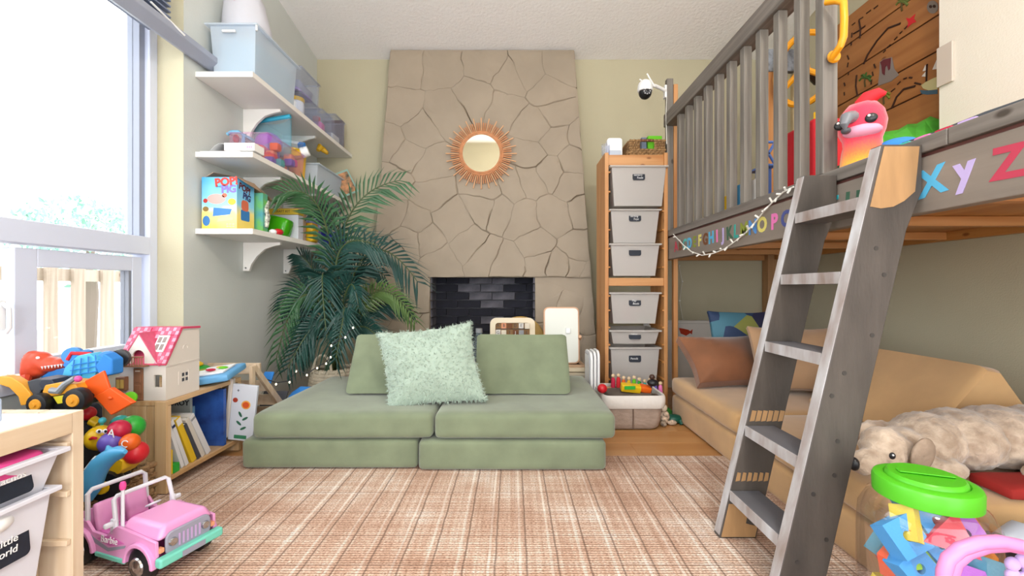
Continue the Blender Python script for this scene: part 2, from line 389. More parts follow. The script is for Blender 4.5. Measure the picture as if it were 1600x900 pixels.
# ---------------------------------------------------------------- stone chimney with firebox
def ch_y(z): return 3.52 + (3.70-3.52)*z/2.88
def ch_l(z): return -1.20 + (-1.034+1.20)*z/2.88
def ch_r(z): return .712 + (.528-.712)*z/2.88
OL, OR, OT, HZ = -.674, .19, .933, .25
fp = thing('wall_fireplace', None, None, (-.24, 3.6, 0), kind='structure')
DEP = .012
def core(x0, x1, z0, z1, x0b=None, x1b=None):
    m = MB(); a = ch_y(z0)+DEP; b = ch_y(z1)+DEP; x0b = x0 if x0b is None else x0b; x1b = x1 if x1b is None else x1b
    m.add([(x0,a,z0),(x1,a,z0),(x1,BW-.001,z0),(x0,BW-.001,z0),(x0b,b,z1),(x1b,b,z1),(x1b,BW-.001,z1),(x0b,BW-.001,z1)],
          [(3,2,1,0),(4,5,6,7),(0,1,5,4),(1,2,6,5),(2,3,7,6),(3,0,4,7)]); return m
core(ch_l(0), OL, 0, OT, ch_l(OT)).build('chimney_core', 'stone_paint', fp)
core(OR, ch_r(0), 0, OT, OR, ch_r(OT)).build('chimney_core', 'stone_paint', fp)
core(ch_l(OT), ch_r(OT), OT, 2.875, ch_l(2.875), ch_r(2.875)).build('chimney_core', 'stone_paint', fp)
seedpx = [(632,95),(690,98),(755,95),(822,105),(880,98),(625,170),(738,150),(800,120),(860,140),(612,215),(655,205),(700,175),(790,165),(835,200),(872,175),
 (640,240),(615,285),(670,255),(828,240),(868,215),(905,215),(895,250),(675,305),(610,335),(650,345),(705,345),(760,300),(735,385),(755,325),(780,330),(828,280),(858,270),(890,290),(815,345),(800,290),
 (870,335),(905,330),(640,380),(615,400),(690,410),(665,375),(755,400),(790,412),(835,385),(845,415),(870,420),(905,385),(915,430),(900,425),(612,440),(650,460),(632,500),(655,520),(600,480),(610,540),(640,565),(665,560),
 (850,470),(885,490),(915,500),(860,530),(895,540),(925,545),(852,575),(890,590),(930,590),(620,600),(660,610)]
seeds = []
for (px, py) in seedpx:
    z = CZ-(py-450)*3.63/F; x = (px-800)*ch_y(z)/F; seeds.append(Vector((x, z)))
def clip(poly, p, n):
    out = []
    for i in range(len(poly)):
        a, b = poly[i], poly[(i+1) % len(poly)]
        da, db = (a-p).dot(n), (b-p).dot(n)
        if da <= 0: out.append(a)
        if (da < 0 < db) or (db < 0 < da): out.append(a + (b-a)*(da/(da-db)))
    return out
mouth = [Vector((OL, -.1)), Vector((OR, OT))]
rs = random.Random(3)
for i, sd in enumerate(seeds):
    poly = [Vector((ch_l(0), 0)), Vector((ch_r(0), 0)), Vector((ch_r(2.86), 2.86)), Vector((ch_l(2.86), 2.86))]
    for j, o2 in enumerate(seeds):
        if i != j:
            poly = clip(poly, (sd+o2)/2, (o2-sd))
            if len(poly) < 3: break
    if len(poly) < 3: continue
    # keep clear of the fire opening
    if sd.y < OT:
        if sd.x < (OL+OR)/2: poly = clip(poly, Vector((OL, 0)), Vector((1, 0)))
        else: poly = clip(poly, Vector((OR, 0)), Vector((-1, 0)))
    else: poly = clip(poly, Vector((0, OT)), Vector((0, -1)))
    if len(poly) < 3: continue
    pts = []
    for k in range(len(poly)):
        a, b = poly[k], poly[(k+1) % len(poly)]; ns_ = max(1, int((b-a).length/.03))
        for s_ in range(ns_):
            q = a+(b-a)*(s_/ns_)
            nv = noise.noise_vector(Vector((q.x*5, q.y*5, .5)))+noise.noise_vector(Vector((q.x*17, q.y*17, 3.5)))*.35
            e = .034
            inside = ch_l(q.y)+.02 < q.x < ch_r(q.y)-.02 and .02 < q.y < 2.84 and abs(q.y-OT) > .02 and abs(q.x-OL) > .02 and abs(q.x-OR) > .02
            pts.append(q + (Vector((nv.x, nv.y))*e if inside else Vector((0, nv.y*.008))))
    cen = sum(pts, Vector((0, 0)))/len(pts)
    n = len(pts); tx, tz = rs.uniform(-.035,.035), rs.uniform(-.035,.035); lift = rs.uniform(0, .004)
    m = MB(); vs = []
    def v3(q, off): return (q.x, ch_y(q.y)+DEP-off, q.y)
    def base_h(q): return .016 + .006*noise.noise(Vector((q.x*3, q.y*3, 4.2)))
    def drop(q): return .0105*max(0, .12+noise.noise(Vector((q.x*4.5, q.y*4.5, 9.1)))*1.5)
    def top_h(q): return base_h(q) + lift + (q.x-cen.x)*tx + (q.y-cen.y)*tz + noise.noise(Vector((q.x*11, q.y*11, 2.0)))*.006 + noise.noise(Vector((q.x*26, q.y*26, 7.0)))*.003
    for (gap, kind_) in ((.0004, 0), (.0008, 1), (.009, 2)):
        for q in pts:
            d = cen-q; dl = d.length
            qq = q + d*(min(gap, dl*.5)/dl)
            vs.append(v3(qq, -.004 if kind_ == 0 else (max(.0, base_h(q)-drop(q)) if kind_ == 1 else top_h(qq))))
    for q in pts:
        qq = cen+(q-cen)*.55; vs.append(v3(qq, top_h(qq)))
    vs.append(v3(cen, top_h(cen)))
    fs = []
    for l in range(3): fs += [(l*n+k, l*n+(k+1)%n, (l+1)*n+(k+1)%n, (l+1)*n+k) for k in range(n)]
    fs += [(3*n+k, 3*n+(k+1)%n, 4*n) for k in range(n)]
    m.add(vs, fs).build('stone', 'stone_paint', fp, smooth=True, ang=30)
# side stones (right flank)
# firebox
mat('soot', '15161c', .85, var=.3, vs=6)
mat('sooty_mortar', '85858c', .9, var=.5, vs=5, tint='101116')
FBY = 3.84
fbx = MB().box(OL-.02, OR+.02, 3.815, 3.835, .2, OT+.05).build('firebox_back', 'sooty_mortar', fp)
MB().box(OL-.03, OL-.005, 3.60, 3.815, .2, OT+.05).build('firebox_side', 'sooty_mortar', fp)
MB().box(OR+.005, OR+.03, 3.60, 3.815, .2, OT+.05).build('firebox_side', 'sooty_mortar', fp)
MB().box(OL-.03, OR+.03, 3.60, 3.835, OT+.0, OT+.03).build('firebox_top', 'soot', fp)
MB().box(OL-.03, OR+.03, 3.60, 3.835, .2, HZ-.001).build('firebox_floor', 'soot', fp)
# bricks
mat('brick_dark', '1a1b2a', .8, var=.5, vs=9)
mat('brick_grey', '6e6c76', .8, var=.5, vs=7, tint='22222c')
brd = MB().box(-.098, .098, -.012, .012, -.032, .032).build('brick', 'brick_dark', fp, local=True, bevel=.003, seg=1)
brl = MB().box(-.098, .098, -.012, .012, -.032, .032).build('brick', 'brick_grey', fp, local=True, bevel=.003, seg=1)
O_ = Vector((-.24, 3.6, 0)); used = {0: False, 1: False}
def brick(loc, rz, sx, k):
    src = brl if k else brd
    if not used[k]: src.location = Vector(loc)-O_; src.rotation_euler = (0,0,rz); src.scale = (sx,1,1); used[k] = True
    else: piece(src, fp, Vector(loc)-O_, (0,0,rz), (sx,1,1))
for r_ in range(10):
    z = .285+.07*r_
    off = .1 if r_ % 2 else 0
    x = OL+.0
    for k in range(6):
        x0 = OL+.2*k-off; x1 = x0+.2
        x0, x1 = max(x0, OL), min(x1, OR)
        if x1-x0 < .03: continue
        mid = OL+.3 < (x0+x1)/2 < OR-.2
        brick(((x0+x1)/2, 3.803, z), 0, (x1-x0)/.2, 1 if (r_ > 3 and mid and rs.random() < .8) else 0)
    for side in (0, 1):
        for k in range(2):
            y0 = 3.60+.2*k-off; y1 = y0+.2; y0, y1 = max(y0, 3.60), min(y1, 3.79)
            if y1-y0 < .03: continue
            brick((OL+.003 if side == 0 else OR-.003, (y0+y1)/2, z), R(90), (y1-y0)/.2, 1)
# raised hearth
he = thing('hearth', 'raised stone hearth slab in front of the fire opening', 'hearth', (-.2, 3.27, 0), kind='structure')
MB().box(-1.0, .56, 3.04, 3.515, .0, .20).build('hearth_base', mat('hearth_stone', '8a8072', .8, var=.3, vs=8, bump=.4, bs=20), he, bevel=.01)
MB().box(-1.01, .57, 3.02, 3.515, .20, .25).build('hearth_slab', mat('hearth_slab', 'cbbfa8', .7, var=.1, vs=8), he, bevel=.008)
# ================================================================ RUG
m, t, N, L, b = nt('rug_weave'); MATS['rug_weave'] = m
tc = N.new('ShaderNodeTexCoord'); sp = N.new('ShaderNodeSeparateXYZ')
L.new(tc.outputs['Object'], sp.inputs[0])
def math_(op, a, b_=None, c_=None):
    n = N.new('ShaderNodeMath'); n.operation = op
    for i, x in enumerate((a, b_, c_)):
        if x is None: continue
        if isinstance(x, (int, float)): n.inputs[i].default_value = x
        else: L.new(x, n.inputs[i])
    return n.outputs[0]
def noise_(sx, sy, scale, detail=2):
    mp = N.new('ShaderNodeMapping'); mp.inputs['Scale'].default_value = (sx, sy, 1); L.new(tc.outputs['Object'], mp.inputs[0])
    n = N.new('ShaderNodeTexNoise'); n.inputs['Scale'].default_value = scale; n.inputs['Detail'].default_value = detail
    L.new(mp.outputs[0], n.inputs['Vector']); return n.outputs[0]
def ramp(x, stops):
    r = N.new('ShaderNodeValToRGB'); L.new(x, r.inputs[0])
    while len(r.color_ramp.elements) < len(stops): r.color_ramp.elements.new(.5)
    for e, (p, c_) in zip(r.color_ramp.elements, stops): e.position = p; e.color = lin(c_)
    return r.outputs[0]
def mixc(fac, a, b_, mode='MIX'):
    n = N.new('ShaderNodeMix'); n.data_type = 'RGBA'; n.blend_type = mode
    if isinstance(fac, float): n.inputs[0].default_value = fac
    else: L.new(fac, n.inputs[0])
    for i, x in ((6, a), (7, b_)):
        if isinstance(x, tuple): n.inputs[i].default_value = x
        else: L.new(x, n.inputs[i])
    return n.outputs[2]
bands_x = noise_(1, .02, 75, 2); bands_y = noise_(.02, 1, 90, 2); patch_ = noise_(1, 1, 3.5, 3)
tone = math_('ADD', math_('MULTIPLY', bands_x, .26), math_('ADD', math_('MULTIPLY', bands_y, .28), math_('MULTIPLY', patch_, .46)))
base = ramp(tone, [(.36, 'ba9680'), (.46, 'cbaa95'), (.54, 'dbc2b0'), (.64, 'eee4dc')])
yarn = noise_(34, 60, 4, 3)
base = mixc(.8, base, ramp(yarn, [(.34, '9c8270'), (.62, 'ffffff')]), 'MULTIPLY')
# dark plaid lines
def lines(coord, period, width, wob, thr):
    x = math_('ADD', coord, math_('MULTIPLY', wob, .006))
    f = math_('ABSOLUTE', math_('SUBTRACT', math_('FRACT', math_('DIVIDE', x, period)), .5))
    return math_('LESS_THAN', f, width/period/2)
wob1 = noise_(.6, 4, 3); wob2 = noise_(4, .6, 3)
lx = lines(sp.outputs[0], .096, .0058, wob1, 0); ly = lines(sp.outputs[1], .155, .004, wob2, 0)
lx2 = lines(sp.outputs[0], .0295, .004, wob1, 0)
lmask = math_('MULTIPLY', math_('MAXIMUM', math_('MULTIPLY', lx, .9), math_('MULTIPLY', ly, .75)), math_('ADD', math_('MULTIPLY', yarn, .7), .4))
wx = lines(math_('ADD', sp.outputs[0], .02), .096, .008, wob1, 0)
base = mixc(math_('MULTIPLY', wx, math_('MULTIPLY', math_('POWER', patch_, 2.0), 1.2)), base, lin('f4efe8'))
base = mixc(lmask, base, lin('5f463a'))
base = mixc(math_('MULTIPLY', lx2, .15), base, lin('8a6c58'))
L.new(base, b.inputs['Base Color']); b.inputs['Roughness'].default_value = .95
ribs = math_('SINE', math_('MULTIPLY', sp.outputs[1], 520)); 
bp = N.new('ShaderNodeBump'); bp.inputs['Strength'].default_value = .6; bp.inputs['Distance'].default_value = .006
L.new(math_('ADD', math_('MULTIPLY', ribs, .35), yarn), bp.inputs['Height']); L.new(bp.outputs[0], b.inputs['Normal'])
rug = MB().box(-1.845, 1.25, -.9, 2.17, .0005, .009).build('area_rug', 'rug_weave', bevel=.003)
tag(rug, 'tan and brown woven plaid rug across the floor', 'rug')
RZ = .0095

# ================================================================ GREEN PLAY COUCH
mat('green_suede', '7c876b', .85, var=.17, vs=8, sheen=.35, bump=.06, bs=300)
mat('tan_suede', 'd6ab76', .85, var=.14, vs=5, sheen=.35, bump=.06, bs=300)
def cushion(name, label, cat, x0, x1, y0, y1, z0, z1, m, r=.03, puff=.02, M=None, nz=.004, group=None, div=12):
    o = MB().soft(((x0+x1)/2, (y0+y1)/2, (z0+z1)/2), (x1-x0, y1-y0, z1-z0), r, div, (.0,.0,puff), nz, 3.0, M).build(name, m, smooth=True, ang=60)
    return tag(o, label, cat, group)
cushion('couch_base', 'green foam couch base half on the left, flat on the rug', 'couch cushion', -1.246, -.436, 2.00, 2.84, RZ+.003, .148, 'green_suede', .022, .0, nz=.003)
cushion('couch_base', 'green foam couch base half on the right, nearest the fabric basket', 'couch cushion', -.429, .431, 1.98, 2.84, RZ+.003, .148, 'green_suede', .022, .0, nz=.003)
cushion('seat_cushion', 'green suede seat cushion on the left under the fluffy pillow', 'couch cushion', -1.19, -.362, 1.985, 2.86, .154, .272, 'green_suede', .03, .02)
cushion('seat_cushion', 'green suede seat cushion on the right with a loose corner fold', 'couch cushion', -.356, .475, 1.975, 2.86, .154, .274, 'green_suede', .03, .02)
def wedge_back(label, x0, x1):
    m = MB(); prof = [(2.31, .283), (2.72, .283), (2.52, .575), (2.485, .58)]
    # soft wedge: profile in (y,z) swept along x with rounded ends
    cy = sum(p[0] for p in prof)/4; cz = sum(p[1] for p in prof)/4
    fine = []
    for i in range(4):
        a, c_ = prof[i], prof[(i+1)%4]; k = 6 if i != 2 else 2
        fine += [(a[0]+(c_[0]-a[0])*j/k, a[1]+(c_[1]-a[1])*j/k) for j in range(k)]
    n = len(fine); secs = [(0, .90), (.008, .96), (.025, 1), (.25, 1.0), (.5, 1.0), (.75, 1.0)]; 
    W_ = x1-x0; xs = [(x0, .90), (x0+.008, .965), (x0+.025, 1)] + [(x0+W_*k/6, 1.0) for k in range(1, 6)] + [(x1-.025, 1), (x1-.008, .965), (x1, .90)]
    vs = []
    for (x, s_) in xs:
        for (y, z) in fine:
            q = Vector((x, cy+(y-cy)*s_, cz+(z-cz)*s_)); q += noise.noise_vector(q*4)*.004; q.z = max(q.z, .281)
            vs.append(q)
    fs = [(i*n+j, (i+1)*n+j, (i+1)*n+(j+1)%n, i*n+(j+1)%n) for i in range(len(xs)-1) for j in range(n)]
    fs += [tuple(range(n)), tuple((len(xs)-1)*n+j for j in range(n-1,-1,-1))]
    m.add(vs, fs); tag(m.build('wedge_pillow', 'green_suede', smooth=True, ang=35), label, 'couch cushion')
wedge_back('green wedge backrest on the left, half behind the fluffy pillow', -.888, -.378)
wedge_back('green wedge backrest on the right in front of the mirror', -.198, .312)
# fluffy pillow
m, t, N, L, b = nt('mint_fur'); MATS['mint_fur'] = m
b.inputs['Base Color'].default_value = lin('9aab9d'); b.inputs['Roughness'].default_value = .95; b.inputs['Sheen Weight'].default_value = .5
pc = (Vector(P(592,535,2.24)), Vector(P(735,515,2.24)), Vector(P(760,628,2.15)), Vector(P(606,642,2.15)))
ux = ((pc[1]-pc[0])+(pc[2]-pc[3])).normalized(); uy = ((pc[0]-pc[3])+(pc[1]-pc[2])).normalized(); uz = ux.cross(uy)
ctr = sum(pc, Vector((0,0,0)))/4
Mp = Matrix((( ux.x, uy.x, uz.x, ctr.x),(ux.y, uy.y, uz.y, ctr.y+.0),(ux.z, uy.z, uz.z, ctr.z+.022),(0,0,0,1)))
pw = MB().soft((0,0,0), (.485,.40,.17), .03, 22, (0,0,0), 0, pinch=.02)
core_ = pw
vs = []
for q in core_.v:
    d = noise.noise(q*45)*.006 + noise.noise(q*18)*.006
    vs.append(q*(1+d*3)+q.normalized()*d)
core_.v = [Mp @ q for q in vs]
pil = core_.build('fluffy_pillow', 'mint_fur', smooth=True, ang=180)
tag(pil, 'square pale mint fluffy pillow leaning on the green couch', 'pillow')
# short fur tufts on the pillow
fur = MB(); rf = random.Random(5); me = pil.data
polys = [(p.center.copy(), p.normal.copy(), p.area) for p in me.polygons]
tot = sum(p[2] for p in polys)
for (cpt, nrm, ar) in polys:
    if nrm.y > .5: continue
    for k in range(max(1, int(round(9000*ar/tot)))):
        q = cpt + Vector((rf.uniform(-1,1), rf.uniform(-.6,.6), rf.uniform(-1,1)))*ar**.5*.6
        d = (nrm*.6 + Vector((rf.uniform(-1,1), rf.uniform(-.3,.3), rf.uniform(-1.2,.6)))).normalized()
        tn = d.cross(nrm).normalized() if d.cross(nrm).length > 1e-4 else Vector((1,0,0))
        l = rf.uniform(.010, .018)
        fur.add([q-tn*.0025-nrm*.003, q+tn*.0025-nrm*.003, q+d*l], [(0,1,2)])
tag(fur.build('pillow_pile', 'mint_fur', pil), kind='stuff')

# ================================================================ TAN PLAY COUCH UNDER THE LOFT
SX0, SX1 = 1.05, 1.89
cushion('couch_base', 'tan suede couch base half at the far end under the loft', 'couch cushion', SX0, SX1, 2.025, 2.865, .003, .148, 'tan_suede', .02, 0, nz=.002)
cushion('couch_base', 'tan suede couch base half beside the ladder foot', 'couch cushion', SX0, SX1, 1.18, 2.018, .003, .148, 'tan_suede', .02, 0, nz=.002)
cushion('seat_cushion', 'tan suede seat cushion at the far end under the throw pillows', 'couch cushion', SX0-.005, SX1+.01, 2.03, 2.875, .153, .262, 'tan_suede', .035, .04)
cushion('seat_cushion', 'tan suede seat cushion under the plush dog', 'couch cushion', SX0-.005, SX1+.01, 1.17, 2.024, .153, .262, 'tan_suede', .035, .04)
def tan_wedge(label, y0, y1):
    prof = [(1.50, .272), (1.99, .272), (1.80, .545), (1.745, .556)]
    cx = sum(p[0] for p in prof)/4; cz = sum(p[1] for p in prof)/4; fine = []
    for i in range(4):
        a, c_ = prof[i], prof[(i+1)%4]; k = 6 if i != 2 else 2
        fine += [(a[0]+(c_[0]-a[0])*j/k, a[1]+(c_[1]-a[1])*j/k) for j in range(k)]
    n = len(fine); W_ = y1-y0
    ss = [(y0, .9), (y0+.01, .965), (y0+.03, 1)] + [(y0+W_*k/6, 1) for k in range(1, 6)] + [(y1-.03, 1), (y1-.01, .965), (y1, .9)]
    vs = []
    for (y, s_) in ss:
        for (x, z) in fine:
            q = Vector((cx+(x-cx)*s_, y, cz+(z-cz)*s_)); q += noise.noise_vector(q*4)*.004; q.z = max(q.z, .270); vs.append(q)
    fs = [(i*n+j, i*n+(j+1)%n, (i+1)*n+(j+1)%n, (i+1)*n+j) for i in range(len(ss)-1) for j in range(n)]
    fs += [tuple(range(n-1,-1,-1)), tuple((len(ss)-1)*n+j for j in range(n))]
    tag(MB().add(vs, fs).build('wedge_pillow', 'tan_suede', smooth=True, ang=35), label, 'couch cushion')
tan_wedge('tan wedge backrest behind the plush dog', 1.60, 2.22)
def throw(name, label, ctr, size, rot, m, thick=.15, nz=.006):
    pw = MB().soft((0,0,0), (size[0], size[1], thick), .03, 14, (0,0,0), nz, 6.0, pinch=.018)
    M = TR(ctr, rot); pw.v = [M @ q for q in pw.v]
    return tag(pw.build(name, m, smooth=True, ang=180), label, 'pillow')
mat('brown_velvet', '8a5634', .7, var=.3, vs=5, sheen=.4)
mat('beige_velvet', 'c79f78', .75, var=.15, vs=5, sheen=.4)
throw('throw_pillow', 'plump brown velvet pillow at the far end of the tan couch', (1.30, 2.64, .405), (.50, .36), (R(42), 0, R(6)), 'brown_velvet', .24)
m, t, N, L, b = nt('patch_print'); MATS['patch_print'] = m
tc = N.new('ShaderNodeTexCoord'); vo = N.new('ShaderNodeTexVoronoi'); vo.inputs['Scale'].default_value = 7; L.new(tc.outputs['Object'], vo.inputs['Vector'])
r = N.new('ShaderNodeValToRGB'); r.color_ramp.interpolation = 'CONSTANT'
sp = N.new('ShaderNodeSeparateColor'); L.new(vo.outputs['Color'], sp.inputs[0]); L.new(sp.outputs[0], r.inputs[0])
for i in range(4): r.color_ramp.elements.new(.2+.2*i*.9)
for e, (p_, c_) in zip(r.color_ramp.elements, ((0,'2b3f63'),(.2,'4d7f92'),(.4,'6e1f3a'),(.58,'8c8f4a'),(.74,'2a2c4a'),(.9,'b0563a'))): e.position = p_; e.color = lin(c_)
L.new(r.outputs[0], b.inputs['Base Color']); b.inputs['Roughness'].default_value = .7
throw('throw_pillow', 'multicoloured printed pillow behind the brown velvet pillow', (1.52, 2.88, .50), (.40, .40), (R(72), 0, R(-8)), 'patch_print', .15)
throw('throw_pillow', 'beige velvet pillow with piping seen through the ladder rungs', (1.58, 2.42, .45), (.46, .38), (R(62), 0, R(-14)), 'beige_velvet', .17)

# ================================================================ TALL AMBER STORAGE FRAME WITH BINS
TX0, TX1, TY0, TY1, TH = .645, 1.082, 3.02, 3.32, 1.785
tf = thing('storage_unit', 'tall narrow amber pine storage frame holding frosted bins', 'storage unit', ((TX0+TX1)/2, 3.17, 0))
for x0 in (TX0, TX1-.026):
    sp_ = MB().box(x0, x0+.026, TY0, TY0+.05, 0, TH).box(x0, x0+.026, TY0+.125, TY0+.175, 0, TH).box(x0, x0+.026, TY1-.05, TY1, 0, TH)
    # upright made of glued staves
    for i, (a, c_) in enumerate(((TY0, TY0+.07), (TY0+.0705, TY0+.148), (TY0+.1485, TY0+.226), (TY0+.2265, TY1))):
        MB().box(x0, x0+.026, a, c_, 0, TH).build('upright_stave', 'amber', tf, bevel=.002, seg=1)
MB().box(TX0+.026, TX1-.026, TY0+.012, TY0+.03, TH-.085, TH-.012).build('top_rail', 'amber_x', tf, bevel=.002)
MB().box(TX0+.026, TX1-.026, TY0+.03, TY1, TH-.03, TH-.012).build('top_shelf', 'amber_x', tf, bevel=.002)
MB().box(TX0+.026, TX1-.026, TY0+.012, TY0+.03, .86, .915).build('middle_rail', 'amber_x', tf, bevel=.002)
MB().box(TX0+.026, TX1-.026, TY0+.012, TY0+.03, .03, .09).build('bottom_rail', 'amber_x', tf, bevel=.002)
MB().box(TX0+.026, TX1-.026, TY1-.02, TY1-.002, .86, .915).build('back_rail', 'amber_x', tf, bevel=.002)
for x0 in (TX0+.026, TX1-.038):
    for z in (1.66, 1.525, 1.39, 1.26, 1.13, 1.0, .80, .70, .58, .46, .34, .22):
        MB().box(x0, x0+.012, TY0+.004, TY1-.01, z-.015, z-.005).build('runner', 'amber_y', tf)
def bin_(label, x0, x1, y0, y1, ztop, h, m, txt, lz, group=None, axis='cam', tcol='chalk', lw=.085, lh=.05, lx=None, inner=None):
    t = thing('storage_bin', label, 'storage bin', ((x0+x1)/2, (y0+y1)/2, ztop-h), group=group)
    k = .022
    o = (x0+.014, x1-.014, y0+.014, y1-.014); i_ = (o[0]+k, o[1]-k, o[2]+k, o[3]-k)
    bd = MB(); z0 = ztop-h; w_ = .003
    def ring(rc, z): return [(rc[0],rc[2],z),(rc[1],rc[2],z),(rc[1],rc[3],z),(rc[0],rc[3],z)]
    sh = lambda rc, s: (rc[0]+s, rc[1]-s, rc[2]+s, rc[3]-s)
    bd.add(ring(i_, z0)+ring(o, ztop-.004)+ring(sh(o, w_), ztop-.004)+ring(sh(i_, w_), z0+w_),
           [(3,2,1,0)]+[(a, (a+1)%4, 4+(a+1)%4, 4+a) for a in range(4)]+[(4+a, 4+(a+1)%4, 8+(a+1)%4, 8+a) for a in range(4)]+[(8+a, 8+(a+1)%4, 12+(a+1)%4, 12+a) for a in range(4)]+[(12,13,14,15)])
    bd.build('bin_body', m, t, bevel=.008 if h > .05 else .003)
    rm = MB(); a = (x0, x1, y0, y1)
    rm.add(ring(a, ztop-.012)+ring(a, ztop)+ring(sh(o, w_), ztop)+ring(sh(o, 0), ztop-.012),
           [(a_, (a_+1)%4, 4+(a_+1)%4, 4+a_) for a_ in range(4)]+[(4+a_, 4+(a_+1)%4, 8+(a_+1)%4, 8+a_) for a_ in range(4)]+[(8+a_, 8+(a_+1)%4, 12+(a_+1)%4, 12+a_) for a_ in range(4)]+[(12+a_, 12+(a_+1)%4, (a_+1)%4, a_) for a_ in range(4)])
    rm.build('bin_rim', m, t, bevel=.003)
    sl = k/h
    if axis == 'cam':
        cx = lx if lx is not None else (x0+x1)/2; yy = y0+.014+sl*(ztop-lz)-.0015
        lb = MB().prism(rrect(-lw/2, lw/2, -lh/2, lh/2, .012), 0, .0015, TR((cx, yy, lz), (R(90)-math.atan(sl), 0, 0))).build('label_plate', 'chalk_label', t)
        for q, s_ in enumerate(txt):
            text('lettering', s_, .019, TR((cx-.006+.012*q, yy-.0025, lz+.011-.02*q if len(txt) > 1 else lz), (R(90)-math.atan(sl), 0, 0)), tcol, lb, shear=.2)
    else:
        cy = lx; xx = x1-.014-sl*(ztop-lz)+.0015
        lb = MB().prism(rrect(-lw/2, lw/2, -lh/2, lh/2, .012), 0, .0015, TR((xx, cy, lz), (R(90)-math.atan(sl), 0, R(90)))).build('label_plate', 'chalk_label', t)
        for q, s_ in enumerate(txt):
            text('lettering', s_, .022, TR((xx+.003, cy+.012-.008*q, lz+.014-.024*q), (R(90)-math.atan(sl), 0, R(90))), tcol, lb, shear=.15)
    if inner:
        for (nm, mb, mm) in inner: mb.build(nm, mm, t, smooth=True)
    return t
bx0, bx1, by0, by1 = TX0+.030, TX1-.040, TY0+.001, TY1+.05
def ringtoy(x, y, z, r): return MB().tube([(x+r*cos(a*pi/10), y, z+r*sin(a*pi/10)) for a in range(20)], .016, 8, closed=True)
g_ = 'bins in the tall amber frame'
bin_('deep frosted bin at the very top of the amber frame', bx0, TX1-.004, TY0-.03, by1, 1.69, .275, 'frosted', ['Sensory', 'Tools'], 1.615, g_)
bin_('frosted bin second from the top of the amber frame', bx0, bx1, by0, by1, 1.395, .235, 'frosted', ['Sorting', 'Toys'], 1.335, g_)
bin_('frosted bin third from the top, a pink ring showing through', bx0, bx1, by0, by1, 1.155, .225, 'frosted', [], 1.095, g_, inner=[('ring_toy', ringtoy(.83, TY0+.056, 1.035, .05), 'pl_peach')])
bin_('frosted bin just below the middle rail, red toys showing through', bx0, bx1, by0, by1, .815, .22, 'frosted', ['Play', 'Beads'], .745, g_, inner=[('toy_block', MB().box(.78, .86, TY0+.045, TY0+.11, .61, .72), 'pl_red'), ('toy_block', MB().box(.9, .98, TY0+.06, TY0+.12, .61, .67), 'pl_green')])
bin_('shallow frosted bin second from the bottom of the amber frame', bx0, bx1, by0, by1, .552, .10, 'frosted', ['Pencil', 'Pens'], .512, g_)
bin_('tallest frosted bin at the bottom, behind the fabric basket', bx0, bx1, by0, by1, .432, .335, 'frosted', ['Pencils'], .352, g_)
# on top of the frame
mon = thing('sound_machine', 'white upright plastic device on top of the amber frame', 'device', (.735, 3.14, TH-.012))
MB().prism(rrect(-.055, .055, 0, .145, .02), -.03, .03, TR((.735, 3.14, TH-.011), (R(90), 0, 0))).build('case', 'white_plastic', mon, bevel=.006)
MB().prism(rrect(-.045, .045, .01, .055, .008), 0, .002, TR((.735, 3.109, TH-.011), (R(90), 0, 0))).build('panel', mat('pale_blue', 'c7d3e4', .4), mon)
cp = MB().lathe([(.03,0),(.032,.06),(.03,.075),(.027,.075),(.027,.006),(0,.006)], 16, TR((.665, 3.09, TH+.001))).build('clear_cup', 'clear_plastic', smooth=True); tag(cp, 'small clear plastic cup at the left top edge of the amber frame', 'cup')
# wicker tray
mat('wicker', 'b08a5e', .8, var=.35, vs=40, bump=.8, bs=70, stretch=(1,1,4))
mat('wicker_dark', 'a5835e', .85, var=.35, vs=40, bump=.9, bs=60, stretch=(1,1,3))
def wicker_box(name, label, x0, x1, y0, y1, z0, z1, m, cat='basket', r=.006, rows=7, handles=False):
    t = thing(name, label, cat, ((x0+x1)/2, (y0+y1)/2, z0))
    st = 'woven_band'
    for k in range(rows):
        z = z0+r+(z1-z0-2*r)*k/(rows-1)
        if handles and .45 < k/(rows-1) < .85:
            cx = (x0+x1)/2
            pts = []
            for (a, c_) in (((x0,y0),(cx-.055,y0)), ((cx+.055,y0),(x1,y0))):
                n = 8; pp = [(a[0]+(c_[0]-a[0])*i/n, a[1]+((-1)**(i+k))*r*.5, z) for i in range(n+1)]
                MB().tube(pp, r*1.05, 6).build(st, m, t, smooth=True)
            pp = []
            for (a, c_) in (((x1,y0),(x1,y1)), ((x1,y1),(x0,y1)), ((x0,y1),(x0,y0))):
                n = max(4, int(((c_[0]-a[0])**2+(c_[1]-a[1])**2)**.5/.02))
                pp += [(a[0]+(c_[0]-a[0])*i/n, a[1]+(c_[1]-a[1])*i/n, z) for i in range(n)]
            MB().tube(pp+[(x0,y0,z)], r*1.05, 6).build(st, m, t, smooth=True); continue
        pp = []
        for (a, c_) in (((x0,y0),(x1,y0)), ((x1,y0),(x1,y1)), ((x1,y1),(x0,y1)), ((x0,y1),(x0,y0))):
            ln = ((c_[0]-a[0])**2+(c_[1]-a[1])**2)**.5; n = max(6, int(ln/.016)); n += n % 2
            nx, ny = (c_[1]-a[1])/ln, -(c_[0]-a[0])/ln
            pp += [(a[0]+(c_[0]-a[0])*i/n+nx*r*.6*(-1)**(i+k), a[1]+(c_[1]-a[1])*i/n+ny*r*.6*(-1)**(i+k), z) for i in range(n)]
        MB().tube(pp, r*1.1, 6, closed=True).build(st, m, t, smooth=True)
    MB().box(x0, x1, y0, y1, z0, z0+.004).build('basket_floor', m, t)
    return t
